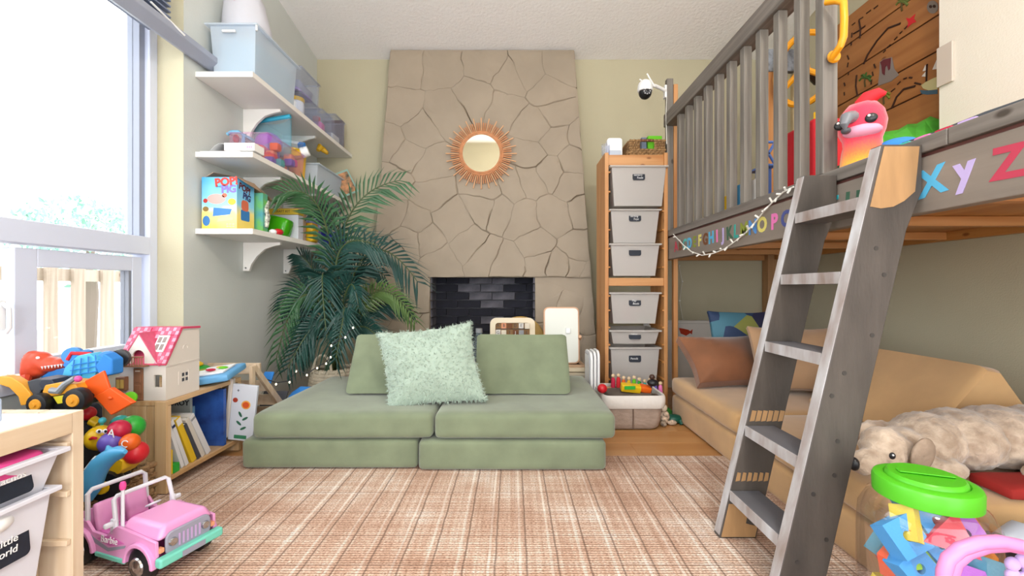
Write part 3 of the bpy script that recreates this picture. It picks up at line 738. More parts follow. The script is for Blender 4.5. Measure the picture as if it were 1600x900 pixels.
wt = wicker_box('wicker_tray', 'small woven wicker tray with brown grips on the amber frame', .83, 1.07, 3.06, 3.28, TH-.011, TH+.105, 'wicker', 'tray', .0085, 7, True)
MB().box(.905, .995, 3.05, 3.068, TH+.088, TH+.106).build('tray_grip', mat('leather', '6e3a22', .5), wt, bevel=.004)
tag(MB().box(.97, 1.07, 3.10, 3.16, TH+.0, TH+.145, TR()).build('green_box', 'mt_lime', bevel=.004), 'lime green box standing in the wicker tray', 'box')
tag(MB().box(.93, .965, 3.12, 3.24, TH+.0, TH+.14).build('grey_book', mat('slate', '7c8aa2', .6), bevel=.002), 'slate grey book leaning in the wicker tray', 'book')
# folded white stools beside the frame
for k, (nm, dx) in enumerate((('nearest the couch', 0), ('in the middle of three', .026), ('against the amber frame', .052))):
    x = .51+dx
    st = thing('folding_seat', f'white folding seat panel {nm}', 'seat', (x, 2.92, 0), group='folded white seats')
    MB().prism(rrect(2.78+.02*k, 3.0, .0, .43+.003*k, .05, 6), x-.008, x+.008, YZ()).build('panel', 'white_plastic', st, bevel=.003)
    MB().tube([(x-.002, 2.80+.02*k, .05), (x-.002, 2.80+.02*k, .36), (x-.002, 2.84+.02*k, .41), (x-.002, 2.97, .41)], .011, 8).build('edge_tube', mat('chair_tube', 'c9cad2', .3), st, smooth=True)
# fabric basket of toys
fb = thing('fabric_basket', 'grey fabric basket with folded white liner in front of the bins', 'basket', (.71, 2.72, 0))
mat('grey_fabric', 'b6a294', .9, var=.15, vs=30, bump=.4, bs=90, stretch=(1,1,3)); mat('liner', 'ece7e2', .9, bump=.3, bs=30)
def fsect(z, e, wob): 
    out = []
    x0, x1, y0, y1 = .575-e, .872+e, 2.59-e, 2.86+e
    for (px_, py_) in rrect(x0, x1, y0, y1, .05, 5):
        q = Vector((px_, py_, z)); nv = noise.noise_vector(Vector((px_*9, py_*9, z*14)))*wob; out.append(q+Vector((nv.x, nv.y, 0)))
    return out
def loft(rings, m_):
    n = len(rings[0]); vs = [q for r_ in rings for q in r_]
    fs = [(i*n+j, i*n+(j+1)%n, (i+1)*n+(j+1)%n, (i+1)*n+j) for i in range(len(rings)-1) for j in range(n)]
    return m_.add(vs, fs)
rings = [fsect(z, e, .008) for z, e in ((.006, .0), (.02, .012), (.05, .018), (.08, .02), (.11, .024), (.14, .027), (.17, .03), (.19, .032), (.19, .024), (.02, .0))]
mb = loft(rings, MB()); mb.add(rings[-1], [tuple(range(len(rings[-1])))]); mb.build('basket_body', 'grey_fabric', fb, smooth=True)
rings = [fsect(z, e, .006) for z, e in ((.135, .035), (.15, .042), (.175, .044), (.2, .042), (.212, .036), (.208, .026), (.16, .022))]
loft(rings, MB()).build('liner_cuff', 'liner', fb, smooth=True)
MB().tube([(.715, 2.565, z) for z in (.012, .05, .09, .13)], .004, 6).build('seam', mat('seam_brown', '7a6558', .9), fb)
# toys in the basket
tag(MB().soft((0,0,0), (.12, .05, .045), .008, 4, M=TR((.725, 2.66, .235), (R(18), R(6), 0))).build('toy_bus', 'pl_yellow', smooth=True), 'yellow toy bus lying on top of the fabric basket', 'toy bus')
bus = bpy.data.objects['toy_bus']; MB().box(.68, .745, 2.626, 2.634, .232, .252, TR()).build('bus_window', 'pl_green', bus)
tag(MB().soft((0,0,0), (.07, .05, .04), .008, 4, M=TR((.815, 2.67, .228), (R(18), R(12), R(5)))).build('toy_truck', 'pl_orange', smooth=True), 'orange toy truck next to the yellow bus in the basket', 'toy truck')
for k, (cc, lb) in enumerate((('crimson','dark red'),('red','red'),('orange','orange'),('yellow','yellow'),('lime','light green'),('green','green'),('teal','teal'),('navy','dark blue'),('violet','violet'),('pink','pink'))):
    px_ = 955+8.2*k; py_ = 594-4.5*sin(k*1.9)*.4+(k*1.1)
    q = P(px_+3, py_-2, 2.80)
    pgt = thing('peg_doll', f'{lb} peg doll standing in the row at the back of the basket', 'peg doll', (q.x, q.y, q.z-.05), group='peg dolls in the fabric basket')
    MB().lathe([(.013,-.06),(.015,-.04),(.012,.0),(.006,.012)], 10, Matrix.Translation(q)).build('body', 'mt_'+cc, pgt, smooth=True)
    MB().ell(q+Vector((0,0,.02)), .0125, n=10, k=6).build('head', mat('birch', 'e8cba6', .6), pgt, smooth=True)
tag(MB().box(.59, .90, 2.79, 2.835, .16, .205).build('peg_board', 'pine_x', bevel=.003), 'small wooden board under the row of peg dolls', 'board')
q = P(941, 607, 2.62); tag(MB().ell(q, (.03, .028, .028)).build('red_ball', 'pl_red', smooth=True), 'small red ball at the left rim of the fabric basket', 'ball')
q = P(1020, 598, 2.65); dl = thing('dark_figure', 'dark toy figure at the right rim of the fabric basket', 'toy figure', q)
MB().ell(q, (.035,.03,.022)).build('body', 'pl_black', dl, smooth=True); MB().ell(q+Vector((-.005,0,.035)), .017).build('head', mat('pl_darkbrown', '4a3026', .4), dl, smooth=True)
# stuffing under the toys so they rest on something
tag(MB().soft((.725, 2.725, .14), (.27, .24, .13), .03, 5, nz=.01, ns=20).build('toy_heap', mat('grey_heap', '6a6058', .9), smooth=True), 'dark grey soft toys filling the fabric basket', 'soft toy')
# small toys on the floor
for nm, lb, px_, py_, d, rr, cc in (('green_dinosaur', 'dark green toy dinosaur lying on the laminate floor', 1053, 661, 2.72, (.055, .04, .028), 'dgreen'), ('green_figure', 'bright green toy lying right of the fabric basket', 1040, 646, 2.86, (.04, .04, .032), 'pgreen')):
    q = P(px_, py_, d); q.z = rr[2]*.98
    t = thing(nm, lb, 'toy', (q.x, q.y, 0)); mm = mat('pl_'+cc, '0f5c4c' if cc == 'dgreen' else '2c7a2e', .4)
    MB().ell(q, rr).build('body', mm, t, smooth=True)
    MB().ell(q+Vector((-rr[0]*1.0, -.01, -.004)), (.024,.02,.017)).build('head', mm, t, smooth=True)
    MB().tube([q+Vector((rr[0]*.7,0,0)), q+Vector((rr[0]*1.2,.01,-.008)), q+Vector((rr[0]*1.7,.02,-.018))], [.016,.011,.004], 8).build('tail', mm, t, smooth=True)
    for sx in (-.5, .5):
        for sy in (-1, 1): MB().tube([q+Vector((sx*rr[0], sy*rr[1]*.7, 0)), q+Vector((sx*rr[0]*1.2, sy*rr[1]*1.0, -rr[2]+.004))], .01, 6).build('leg', mm, t, smooth=True)
q = Vector((.945, 2.70, .045)); t = thing('rag_doll', 'cream and black patterned soft doll slumped beside the fabric basket', 'soft toy', (q.x, q.y, 0))
MB().ell(q+Vector((0,0,.0)), (.032,.03,.044)).build('body', mat('spots', 'd9c4ae', .9, var=.9, vs=45, tint='2a2226'), t, smooth=True)
MB().ell(q+Vector((-.01,-.01,.06)), .024).build('head', 'mt_cream', t, smooth=True)
MB().ell(q+Vector((.04,-.02,-.028)), (.03,.018,.016)).build('leg', 'spots', t, smooth=True)
MB().ell(q+Vector((-.02,-.045,-.028)), (.018,.03,.016)).build('leg', 'spots', t, smooth=True)
# ================================================================ SUNBURST MIRROR
mc = P(752, 240, 3.60); my = ch_y(mc.z)-.035
mz, mx_c = CZ+210*my/F, -48*my/F
sm = thing('sunburst_mirror', 'round rattan sunburst mirror hanging on the stone chimney', 'mirror', (mx_c, my, mz))
mat('rattan', 'c4875c', .5, var=.2, vs=30)
m, t, N, L, b = nt('mirror_glass'); MATS['mirror_glass'] = m
b.inputs['Base Color'].default_value = (.95,.95,.92,1); b.inputs['Metallic'].default_value = 1; b.inputs['Roughness'].default_value = .03
FB = Matrix.Rotation(R(90), 4, 'X')
MB().lathe([(.0, .0), (.158, .0), (.158, .012), (0, .012)], 48, FB).build('glass', 'mirror_glass', sm, local=True, smooth=True)
MB().tube([(.163*cos(a*pi/24), -.012, .163*sin(a*pi/24)) for a in range(48)], .010, 8, closed=True).build('inner_ring', 'rattan', sm, local=True, smooth=True)
MB().tube([(.176*cos(a*pi/24), -.008, .176*sin(a*pi/24)) for a in range(48)], .009, 8, closed=True).build('outer_ring', 'rattan', sm, local=True, smooth=True)
r1 = r2 = None
for k in range(84):
    a = 2*pi*k/84
    long_ = k % 3 == 0
    if long_ and r1 is None: r1 = o = MB().tube([(.17, 0, 0), (.295, 0, 0)], .0052, 6).build('ray', mat('rattan_pale', 'd6a57c', .5), sm, local=True, smooth=True)
    elif not long_ and r2 is None: r2 = o = MB().tube([(.17, 0, 0), (.252, 0, 0)], .0058, 6).build('ray', 'rattan', sm, local=True, smooth=True)
    else: o = piece(r1 if long_ else r2, sm)
    o.rotation_euler = (0, -a, 0); o.location = (0, -.002 if long_ else -.008, 0)

# ================================================================ THINGS ON THE HEARTH
hm = thing('table_mirror', 'white rounded rectangular mirror on a wooden stand beside the frame', 'mirror', (.36, 3.16, .25))
Mh = TR((.355, 3.10, .305), (R(90-5), 0, 0))
MB().prism(rrect(-.128, .128, 0, .405, .035, 6), -.018, 0, Mh).build('mirror_frame', mat('rose_wood', 'dcae8c', .5), hm, bevel=.003)
mat('silver_glass', 'e9ece4', .06, metal=.9)
MB().prism(rrect(-.118, .118, .01, .395, .028, 6), 0, .004, Mh).build('mirror_face', mat('mirror_white', 'f2f4ea', .15), hm)
MB().prism(rrect(-.016,.016,-.02,.02,.006), .004, .02, Mh @ TR((.045,.235,0))).build('suction_clip', 'white_plastic', hm, bevel=.003)
MB().box(.445, .485, 3.1, 3.2, .275, .30).build('stand_foot', 'rose_wood', hm)
MB().box(.24, .53, 3.06, 3.26, .254, .282).build('stand_board', mat('stand_cream', 'e8d9bd', .5), hm, bevel=.004)
MB().box(.27, .515, 3.08, 3.25, .282, .300).build('stand_base', mat('stand_tan', 'c9a888', .5), hm, bevel=.004)
MB().tube([(.225, 3.13, .48), (.228, 3.1, .50)], .012, 8).build('pivot_knob', 'rose_wood', hm, smooth=True)
MB().tube([(.488, 3.13, .48), (.484, 3.1, .50)], .012, 8).build('pivot_knob', 'rose_wood', hm, smooth=True)
# alphabet tile toy
ab = thing('alphabet_frame', 'cream wooden frame of flip letter tiles behind the couch', 'alphabet toy', (0.005, 3.12, .25))
Ma = TR((.004, 3.13, .255), (R(90-8), 0, 0)); fr = MB()
outer = rrect(-.163, .163, 0, .375, .045, 5); innr = rrect(-.125, .125, .035, .338, .02, 5); n = len(outer)
fr.add([(p[0],p[1],z) for z in (-.014,.014) for p in outer]+[(p[0],p[1],z) for z in (-.014,.014) for p in innr],
       [(i,(i+1)%n,n+(i+1)%n,n+i) for i in range(n)]+[(2*n+(i+1)%n,2*n+i,3*n+i,3*n+(i+1)%n) for i in range(n)]+[(n+i,n+(i+1)%n,3*n+(i+1)%n,3*n+i) for i in range(n)]+[((i+1)%n,i,2*n+i,2*n+(i+1)%n) for i in range(n)])
fr.build('frame', mat('cream_wood', 'f3e4c8', .5), ab)
MB().box(-.125, .125, .035, .338, -.012, -.008, Ma).build('backing', 'brown' if False else mat('tile_back', '9a7040', .6), ab)
fr_o = [o for o in ab.children if o.name.startswith('frame')][0]
fr_o.data.transform(ROOTM[ab.name].inverted() @ Ma @ ROOTM[ab.name]) if False else None
for v in fr_o.data.vertices: v.co = ROOTM[ab.name].inverted() @ (Ma @ (ROOTM[ab.name] @ v.co))
for r_ in range(6):
    for k in range(6):
        cc = ['mt_cream', 'mt_brown', 'mt_offwhite', 'mt_peach', 'mt_grey'][(r_*2+k*3) % 5]
        zz = .318-.05*r_; xx = -.105+.042*k
        tl = MB().box(xx-.018, xx+.018, zz-.02, zz+.02, -.006, .006, Ma @ TR((0,0,.0), (R(10*((k+r_)%3-1)), 0, 0))).build('letter_tile', cc, ab, bevel=.002)
        if r_ < 2: text('lettering', 'ABCDEFGHIJKL'[r_*6+k], .03, Ma @ TR((xx, zz, .0075)), 'pl_black' if cc != 'mt_brown' else 'chalk', tl)
MB().tube([Ma @ Vector((-.12, .295, 0)), Ma @ Vector((.12, .295, 0))], .003, 6).build('tile_rod', 'chrome', ab)
st = thing('wooden_stool', 'round wooden disc standing on edge behind the letter tiles', 'wooden disc', (.055, 3.30, .25))
MB().lathe([(0,0),(.183,0),(.19,.01),(.19,.035),(.183,.045),(0,.045)], 40, TR((.062, 3.315, .441), (R(90), 0, 0))).build('disc', mat('bamboo', 'c9a458', .5, var=.25, vs=10), st, smooth=True)
# slim item left of it: clear bottle behind the pillow
cb = thing('clear_jug', 'clear plastic jug between the fluffy pillow and right backrest', 'jug', (-.22, 3.10, .25))
MB().lathe([(.04,0),(.045,.02),(.045,.2),(.03,.25),(.022,.275)], 16, TR((-.235, 3.10, .252))).build('body', 'bag_film', cb, smooth=True)
MB().lathe([(.024,0),(.024,.03),(0,.03)], 14, TR((-.235, 3.10, .527))).build('cap', 'mt_grey', cb, smooth=True)

# ================================================================ LOFT BED
LX = 1.09
lo = thing('loft_bed', 'raised wooden loft bed with grey stained railing and painted letters', 'loft bed', (1.7, 2.0, 0))
lb_ = MB().box(LX, LX+.038, .45, 3.14, 1.045, 1.192).build('letter_board', mat('stain_board', '8c8177', .65, var=.18, vs=8, stretch=(1,.12,1.5), bump=.08, bs=40), lo, bevel=.003)
MB().box(LX+.012, LX+.05, .45, 3.14, 1.192, 1.203).build('ledge_strip', mat('red_brown', '6a3f38', .6), lo)
MB().box(LX-.004, LX+.036, .45, 1.085, 1.203, 1.245).build('bottom_rail', 'grey_stain_y', lo, bevel=.003)
MB().box(LX-.004, LX+.036, 1.087, 3.14, 1.203, 1.245).build('bottom_rail', 'grey_stain_y', lo, bevel=.003)
MB().box(LX-.012, LX+.076, 1.30, 3.10, 1.985, 2.075).build('hand_rail', 'grey_stain_y', lo, bevel=.006)
bal = MB().box(-.019, .019, -.019, .019, 1.246, 1.984).build('baluster', 'grey_stain', lo, local=True, bevel=.003)
for i in range(10):
    y = 2.86-.1325*i
    if i == 0: bal.location = (LX+.02-1.7, y-2.0, 0)
    else: piece(bal, lo, (LX+.02-1.7, y-2.0, 0))
MB().box(LX, LX+.052, 1.525, 1.565, 1.246, 2.4).build('gate_post', 'grey_stain', lo, bevel=.003)
MB().box(LX+.0, LX+.045, 3.06, 3.10, 1.246, 2.32).build('corner_post', 'grey_stain', lo, bevel=.003)
MB().box(LX+.047, LX+.078, 3.06, 3.10, .0, 2.28).build('corner_post', 'amber', lo, bevel=.003)
MB().box(RW-.10, RW-.012, 3.74, 3.83, .0, 1.30).build('corner_post', mat('post_pale', 'c99a6c', .6, var=.15, vs=10, stretch=(6,6,.4)), lo, bevel=.003)
MB().box(RW-.10, RW-.012, .5, .59, .0, 1.09).build('corner_post', 'amber', lo, bevel=.003)
# deck: slats underneath and plywood
MB().box(LX+.04, RW-.05, .45, 3.825, 1.135, 1.155).build('deck', 'amber_y', lo)
MB().box(LX+.040, LX+.08, .45, 3.05, 1.07, 1.134).build('inner_beam', 'amber_y', lo, bevel=.003)
MB().box(RW-.05, RW-.012, .6, 3.73, 1.09, 1.23).build('wall_beam', 'amber_y', lo, bevel=.003)
MB().box(LX+.085, RW-.102, 3.785, 3.83, 1.085, 1.134).build('end_beam', 'amber_x', lo, bevel=.003)
for i, y in enumerate((.75, 1.25, 1.75, 2.25, 2.75, 3.25)):
    MB().box(LX+.082, RW-.052, y, y+.038, 1.095, 1.134).build('joist', 'amber_x', lo, bevel=.002)
# painted alphabet along the board
lett = 'ABCDEFGHIJKLMNOPQRSTUVWXYZ'
lcol = ['pl_crimson','mt_brown','pl_teal','sky_p','mt_olive','mt_yellow_soft','mt_brown','sky_p','mt_pink','lilac_p','mt_dgreen','teal_p','mt_olive','blue_p','mt_yellow_soft','mt_pink','navy_p','mt_dgreen','mt_brown','turq_p','mt_dgreen','teal_p','turq_p','sky_p','lilac_p','crim_p']
for n_, c_ in dict(sky_p='58b8e6', lilac_p='c3b2e6', mt_yellow_soft='e6da78', mt_dgreen='3f6650', teal_p='3aa79c', blue_p='5b97dc', navy_p='4b5596', turq_p='2fb4c2', crim_p='c23e58').items(): mat(n_, c_, .7)
ypos = {7: 2.38, 9: 2.246, 11: 2.118, 14: 1.896, 15: 1.808, 19: 1.48, 23: 1.13, 24: 1.048, 25: .956}
ks = sorted(ypos)
for i, ch in enumerate(lett):
    if i in ypos: y = ypos[i]
    elif i < 7: y = 2.38+(7-i)*.073
    else:
        a = max(k for k in ks if k < i); c_ = min(k for k in ks if k > i); y = ypos[a]+(ypos[c_]-ypos[a])*(i-a)/(c_-a)
    if i in (23, 24, 25): sz = .098
    else: sz = .088
    mname = lcol[i]
    s_ = ch if ch != 'Y' else 'y'
    text('painted_letter', s_, sz, FACE_NX(LX-.0008, y, 1.118 + (.012 if i == 24 else 0), R(random.uniform(-6,6))), mname, lb_, bold=.0035)
# white fairy lights on the board
fl_ = thing('string_lights', 'white fairy lights draped along the painted letter board', 'string lights', (LX-.02, 2.2, 1.15))
ctl = [(1052,366),(1068,383),(1080,393),(1097,399),(1115,396),(1132,389),(1150,376),(1166,363),(1182,345),(1197,326),(1210,313),(1224,300),(1240,292)]
pts = []
for (px_, py_) in ctl:
    d = F*(LX-.012)/(px_-800); pts.append(P(px_, py_, d))
MB().tube(pts, .0032, 6).build('cord', mat('white_cord', 'f1efe8', .5), fl_, smooth=True)
bulb = None
for i in range(24):
    f_ = (i+.5)/24*(len(pts)-1); k = int(f_); q = pts[k].lerp(pts[k+1], f_-k)
    a = (i*2.399) % 6.28; d = Vector((-.012, cos(a)*.012, sin(a)*.02))
    MB().tube([q, q+d], .0042, 6).build('bulb', 'white_cord', fl_, smooth=True)
# faint strand hanging on the back corner, under the loft
fs_ = thing('string_lights', 'thin strand of small lights hanging beside the far loft post', 'string lights', (1.45, 3.8, .6))
sp = [P(1061, 415, 3.80), P(1066, 440, 3.8), P(1062, 470, 3.8), P(1067, 500, 3.8)]
MB().tube(sp, .0025, 5).build('cord', 'white_cord', fs_)
for k in range(4): MB().ell(sp[k]+Vector((0,-.004,0)), .008, n=8, k=5).build('bulb', 'white_cord', fs_, smooth=True)
# white board behind the tan couch with a red fish sticker
wb = thing('white_headboard', 'low white panel behind the tan couch with a red fish sticker', 'headboard', (1.62, 3.72, 0))
MB().box(1.12, RW-.11, 3.69, 3.72, .0, .545).build('board', 'white_paint', wb, bevel=.004)
MB().box(1.12, RW-.11, 3.675, 3.735, .546, .57).build('cap', 'white_paint', wb, bevel=.004)
fq = P(1072, 519, 3.688)
MB().prism([(-.06,.035),(-.025,.03),(.02,.02),(.035,.008),(.055,.025),(.05,-.02),(.035,-.008),(.0,-.03),(-.045,-.012)], 0, .002, FACE_CAM(fq.x, 3.6895, fq.z)).build('fish_sticker', mat('sticker_red', 'd8411f', .5), wb)

# ================================================================ PIRATE MAP PLANKS ON THE RIGHT WALL
pm = thing('pirate_map', 'painted treasure map on five wide wooden planks above the loft', 'wall art', (RW-.02, 2.5, 1.2))
wood('map_wood', 'b67a42', '9c6230', 1, 14, .6)
PX = RW-.022
zt = [1.36, 1.55, 1.735, 1.925, 2.115, 2.305, 2.495, 2.69]
y_far = [3.10, 3.10, 3.10, 3.14, 3.09, 3.06, 3.05]
mat('map_ink', '3a1d10', .8)
plk = []
for i in range(7):
    plk.append(MB().box(PX, RW-.002, 2.195, y_far[i], zt[i]+.004, zt[i+1]-.004).build('plank', 'map_wood', pm, bevel=.003))
MB().box(PX+.008, RW-.001, 2.195, 3.05, 1.36, 2.69).build('backing', 'map_ink', pm)
def wp(px_, py_, off=.0): # point on the map surface for a pixel
    d = F*PX/(px_-800); q = P(px_, py_, d); return Vector((PX-off, q.y, q.z))
def zpx(x, y): return (1290+x*.2445, y*.2445)
def stroke(name, pts, m, w=.006, par=None):
    MB().tube([wp(*zpx(*p)) for p in pts], w, 5).build(name, m, par or pm)
def blob(name, pts, m, off=.002):
    vs = [wp(*zpx(*p), off) for p in pts]; vs2 = [v+Vector((.003,0,0)) for v in vs]; n = len(vs)
    MB().add(vs+vs2, [tuple(range(n)), tuple(range(2*n-1,n-1,-1))]+[(i,n+i,n+(i+1)%n,(i+1)%n) for i in range(n)]).build(name, m, pm)
stroke('ink_line', [(245,410),(270,350),(330,260),(400,180),(480,150)], 'map_ink', .007)
stroke('ink_line', [(425,690),(455,620),(500,570),(575,550)], 'map_ink', .007)
stroke('ink_line', [(200,480),(195,550),(205,615)], 'map_ink', .006)
for (a, c_) in (((370,335),(385,320)),((395,305),(415,285)),((440,255),(460,235)),((475,215),(490,200)),((505,185),(525,165)),((420,585),(445,565)),((460,540),(480,520)),((500,505),(520,497)),((535,495),(555,498)),((570,530),(610,540)),((310,410),(320,435)),((300,460),(305,485)),((295,510),(292,540)),((140,355),(150,380)),((145,400),(140,430)),((150,460),(145,480)),((165,290),(165,270)),((168,240),(170,210)),((120,530),(125,550)),((120,590),(122,610)),((170,160),(190,145)),((215,125),(240,110)),((262,85),(290,65)),((310,55),(335,35)),((520,845),(545,830)),((580,820),(610,805)),((640,795),(665,785)),((685,775),(710,768))):
    stroke('ink_dash', [a, c_], 'map_ink', .005)
stroke('compass_mark', [(215,130),(225,190),(220,245)], 'map_ink', .006); stroke('compass_mark', [(180,215),(215,195),(255,165)], 'map_ink', .006)
blob('red_cross', [(515,115),(540,118),(575,88),(565,118),(580,140),(555,150),(520,180),(530,145)], 'mt_red')
blob('volcano', [(348,395),(372,378),(425,365),(440,440),(470,480),(420,520),(335,550),(345,470)], mat('ash', '8f8580', .8))
blob('lava', [(352,398),(375,380),(420,370),(415,440),(405,450),(395,415),(385,430),(380,480),(365,470),(360,420)], mat('lava', '6d2a33', .8), .004)
for (cx, cy, cc) in ((255,495,'3f6a2c'),(375,605,'7a8a2c'),(490,10,'6a7a3a')):
    stroke('palm_trunk', [(cx,cy+60),(cx-4,cy+30),(cx,cy)], mat('trunk_paint', '5a4a24', .8), .006)
    for (dx, dy) in ((-38,15),(-25,-18),(10,-35),(38,-8),(35,18)):
        stroke('palm_leaf', [(cx,cy),(cx+dx*.6,cy+dy*.6-6),(cx+dx,cy+dy+6)], mat('leaf'+cc, cc, .8), .007)
blob('ship_hull', [(612,545),(640,525),(690,500),(716,490),(716,570),(660,578),(625,565)], mat('hull', 'd8cf9a', .8))
blob('ship_sea', [(605,575),(660,580),(716,572),(716,600),(650,605),(615,600)], mat('sea', '4a6a80', .8))
blob('ship_sail', [(640,415),(643,450),(622,455)], 'mt_offwhite'); blob('ship_sail', [(641,458),(640,490),(615,488)], 'mt_offwhite'); blob('ship_sail', [(712,380),(716,440),(684,445)], 'mt_offwhite')
stroke('ship_mast', [(645,520),(650,410)], 'map_ink', .005)
sk = [(685+36*cos(a*pi/8), 45+42*sin(a*pi/8)) for a in range(16)]
blob('skull', sk, mat('bone', '8a8078', .8)); 
for (cx, cy) in ((675,42),(698,40)): blob('skull_eye', [(cx+9*cos(a*pi/4), cy+10*sin(a*pi/4)) for a in range(8)], 'map_ink', .005)

# ================================================================ THINGS UP ON THE LOFT
DZ = 1.156
# plush parrot
pq = P(1345, 246, 1.44); px0, pz0 = pq.x+.02, DZ
pa = thing('plush_parrot', 'fluffy plush parrot, red and orange with blue wing, on the loft edge', 'plush parrot', (px0, 1.46, DZ))
m, t, N, L, b = nt('parrot_plush'); MATS['parrot_plush'] = m
tc = N.new('ShaderNodeTexCoord'); sp_ = N.new('ShaderNodeSeparateXYZ'); L.new(tc.outputs['Object'], sp_.inputs[0])
r = N.new('ShaderNodeValToRGB'); mp = N.new('ShaderNodeMapRange'); mp.inputs[1].default_value = .0; mp.inputs[2].default_value = .34
nn_ = N.new('ShaderNodeTexNoise'); nn_.inputs['Scale'].default_value = 40; ad = N.new('ShaderNodeMath'); ad.operation = 'MULTIPLY_ADD'; ad.inputs[1].default_value = .04
L.new(nn_.outputs[0], ad.inputs[0]); L.new(sp_.outputs[2], ad.inputs[2]); L.new(ad.outputs[0], mp.inputs[0]); L.new(mp.outputs[0], r.inputs[0])
for i in range(3): r.color_ramp.elements.new(.5)
for e, (p_, c_) in zip(r.color_ramp.elements, ((0,'f2a91c'),(.40,'f5a02a'),(.52,'f06a3a'),(.66,'ee3f55'),(1,'e62848'))): e.position = p_; e.color = lin(c_)
L.new(r.outputs[0], b.inputs['Base Color']); b.inputs['Roughness'].default_value = .9; b.inputs['Sheen Weight'].default_value = .4
bp = N.new('ShaderNodeBump'); bp.inputs['Strength'].default_value = .8; L.new(nn_.outputs[0], bp.inputs['Height']); L.new(bp.outputs[0], b.inputs['Normal'])
c0 = Vector((px0, 1.46, DZ))
prof = [(.0,.0),(.055,.002),(.068,.03),(.072,.08),(.068,.13),(.062,.17),(.060,.19)]
body = MB().lathe(prof+[(.062,.21),(.072,.24),(.076,.275),(.068,.315),(.045,.342),(.0,.352)], 20, Matrix.Translation(c0))
body.v = [v+noise.noise_vector(v*40)*.004 for v in body.v]
body.build('body', 'parrot_plush', pa, smooth=True, ang=180)
MB().tube([c0+Vector((0,0,.34)), c0+Vector((.02,-.01,.362)), c0+Vector((.05,-.01,.372)), c0+Vector((.07,-.01,.366))], [.03,.028,.02,.006], 10).build('crest', 'mt_red', pa, smooth=True)
bk = MB().tube([c0+Vector((-.03,-.065,.285)), c0+Vector((-.045,-.10,.275)), c0+Vector((-.052,-.108,.25)), c0+Vector((-.05,-.10,.232))], [.024,.022,.014,.003], 10).build('beak', mat('beak_grey', '7d7f86', .4), pa, smooth=True)
MB().ell(c0+Vector((-.048,-.085,.232)), (.016,.018,.012)).build('lower_beak', mat('beak_dark', '55565c', .4), pa, smooth=True)
for (dx, dy) in ((.025, -.071), (-.066, -.04)):
    e = MB().ell(c0+Vector((dx, dy, .268)), (.02,.010,.018)).build('eye', 'pl_black', pa, smooth=True)
    MB().ell(c0+Vector((dx-.006, dy-.009, .275)), .005, n=8, k=5).build('glint', 'chalk', e, smooth=True)
MB().ell(c0+Vector((-.0,-.045,.232)), (.06,.04,.026)).build('cheek', mat('cheek_pink', 'f6a9c4', .9), pa, smooth=True)
MB().ell(c0+Vector((.105, -.01, .165)), (.062,.024,.030), TR()).build('wing', 'mt_blue', pa, smooth=True)
pa.rotation_euler.z = R(-38); pa.scale = (.88,)*3
# green leafy canopy
gq = P(1445, 222, 1.9)
gm = MB(); n = 10; prev = None; vs = []
gl_ = thing('leaf_canopy', 'folded bright green leaf canopy lying on the loft deck', 'canopy', (2.05, 2.35, DZ))
for i in range(9):
    for j in range(7):
        u, v = i/8, j/6
        x = 1.80+.46*u; y = 2.21+.30*v + .01*sin(i*2.1); z = DZ+.015+.60*sin(pi*(.08+.84*v))**.4*(.72+.26*u) + .014*((i+j) % 2)
        vs.append((x, y, z))
gm.add(vs, [(i*7+j, (i+1)*7+j, (i+1)*7+j+1, i*7+j+1) for i in range(8) for j in range(6)])
o = gm.build('leaf_cloth', mat('leaf_green', '55b83a', .6, var=.3, vs=8), gl_); s_ = o.modifiers.new('solid', 'SOLIDIFY'); s_.thickness = .006
MB().tube([(1.80, 2.20, DZ+.013), (2.0, 2.195, DZ+.013), (2.25, 2.20, DZ+.013)], .012, 6).build('hem', 'mt_orange', gl_)
# red toy chest, blue crate, books
rb = thing('red_toy_bin', 'red fabric toy bin standing behind the loft balusters', 'toy bin', (1.55, 2.0, DZ))
MB().frus((1.38, 1.66, 1.98, 2.18), (1.36, 1.68, 1.96, 2.19), DZ+.06, DZ+.46).build('body', mat('red_cloth', 'd11f2c', .7, bump=.3, bs=20), rb, bevel=.02, seg=3)
MB().box(1.38, 1.68, 1.98, 2.22, DZ+.002, DZ+.058).build('base', 'white_plastic', rb, bevel=.006)
MB().tube([(1.44, 2.06, DZ+.45), (1.44, 2.06, DZ+.52)], .012, 8).build('yellow_peg', 'pl_yellow', rb)
bc = thing('blue_crate', 'small blue lattice crate behind the loft railing', 'crate', (1.42, 2.4, DZ))
q0 = P(1190, 258, 2.42); q1 = P(1206, 222, 2.42)
x0, x1, z0, z1 = q0.x, q1.x+.02, q0.z, q1.z
for (a, c_) in (((x0,z0),(x0,z1)),((x1,z0),(x1,z1)),((x0,z0),(x1,z0)),((x0,z1),(x1,z1)),((x0,z0),(x1,z1)),((x0,z1),(x1,z0))):
    MB().tube([(a[0],2.42,a[1]),(c_[0],2.42,c_[1])], .008, 6).build('bar', mat('crate_blue', '5f86d8', .4), bc)
MB().box(x0, x1, 2.43, 2.56, z0-.01, z0).build('crate_floor', 'crate_blue', bc); MB().box(x0+.01, x0+.03, 2.44, 2.5, DZ+.001, z0-.01).build('crate_leg', 'crate_blue', bc); MB().box(x1-.03, x1-.01, 2.44, 2.5, DZ+.001, z0-.01).build('crate_leg', 'crate_blue', bc)
ly = [(1132,'yellow book with blue top',2.36,'mt_yellow',.14,.022),(1156,'sky blue book',2.17,'mt_sky',.17,.03),(1182,'pale grey book',2.02,'mt_paper',.16,.02)]
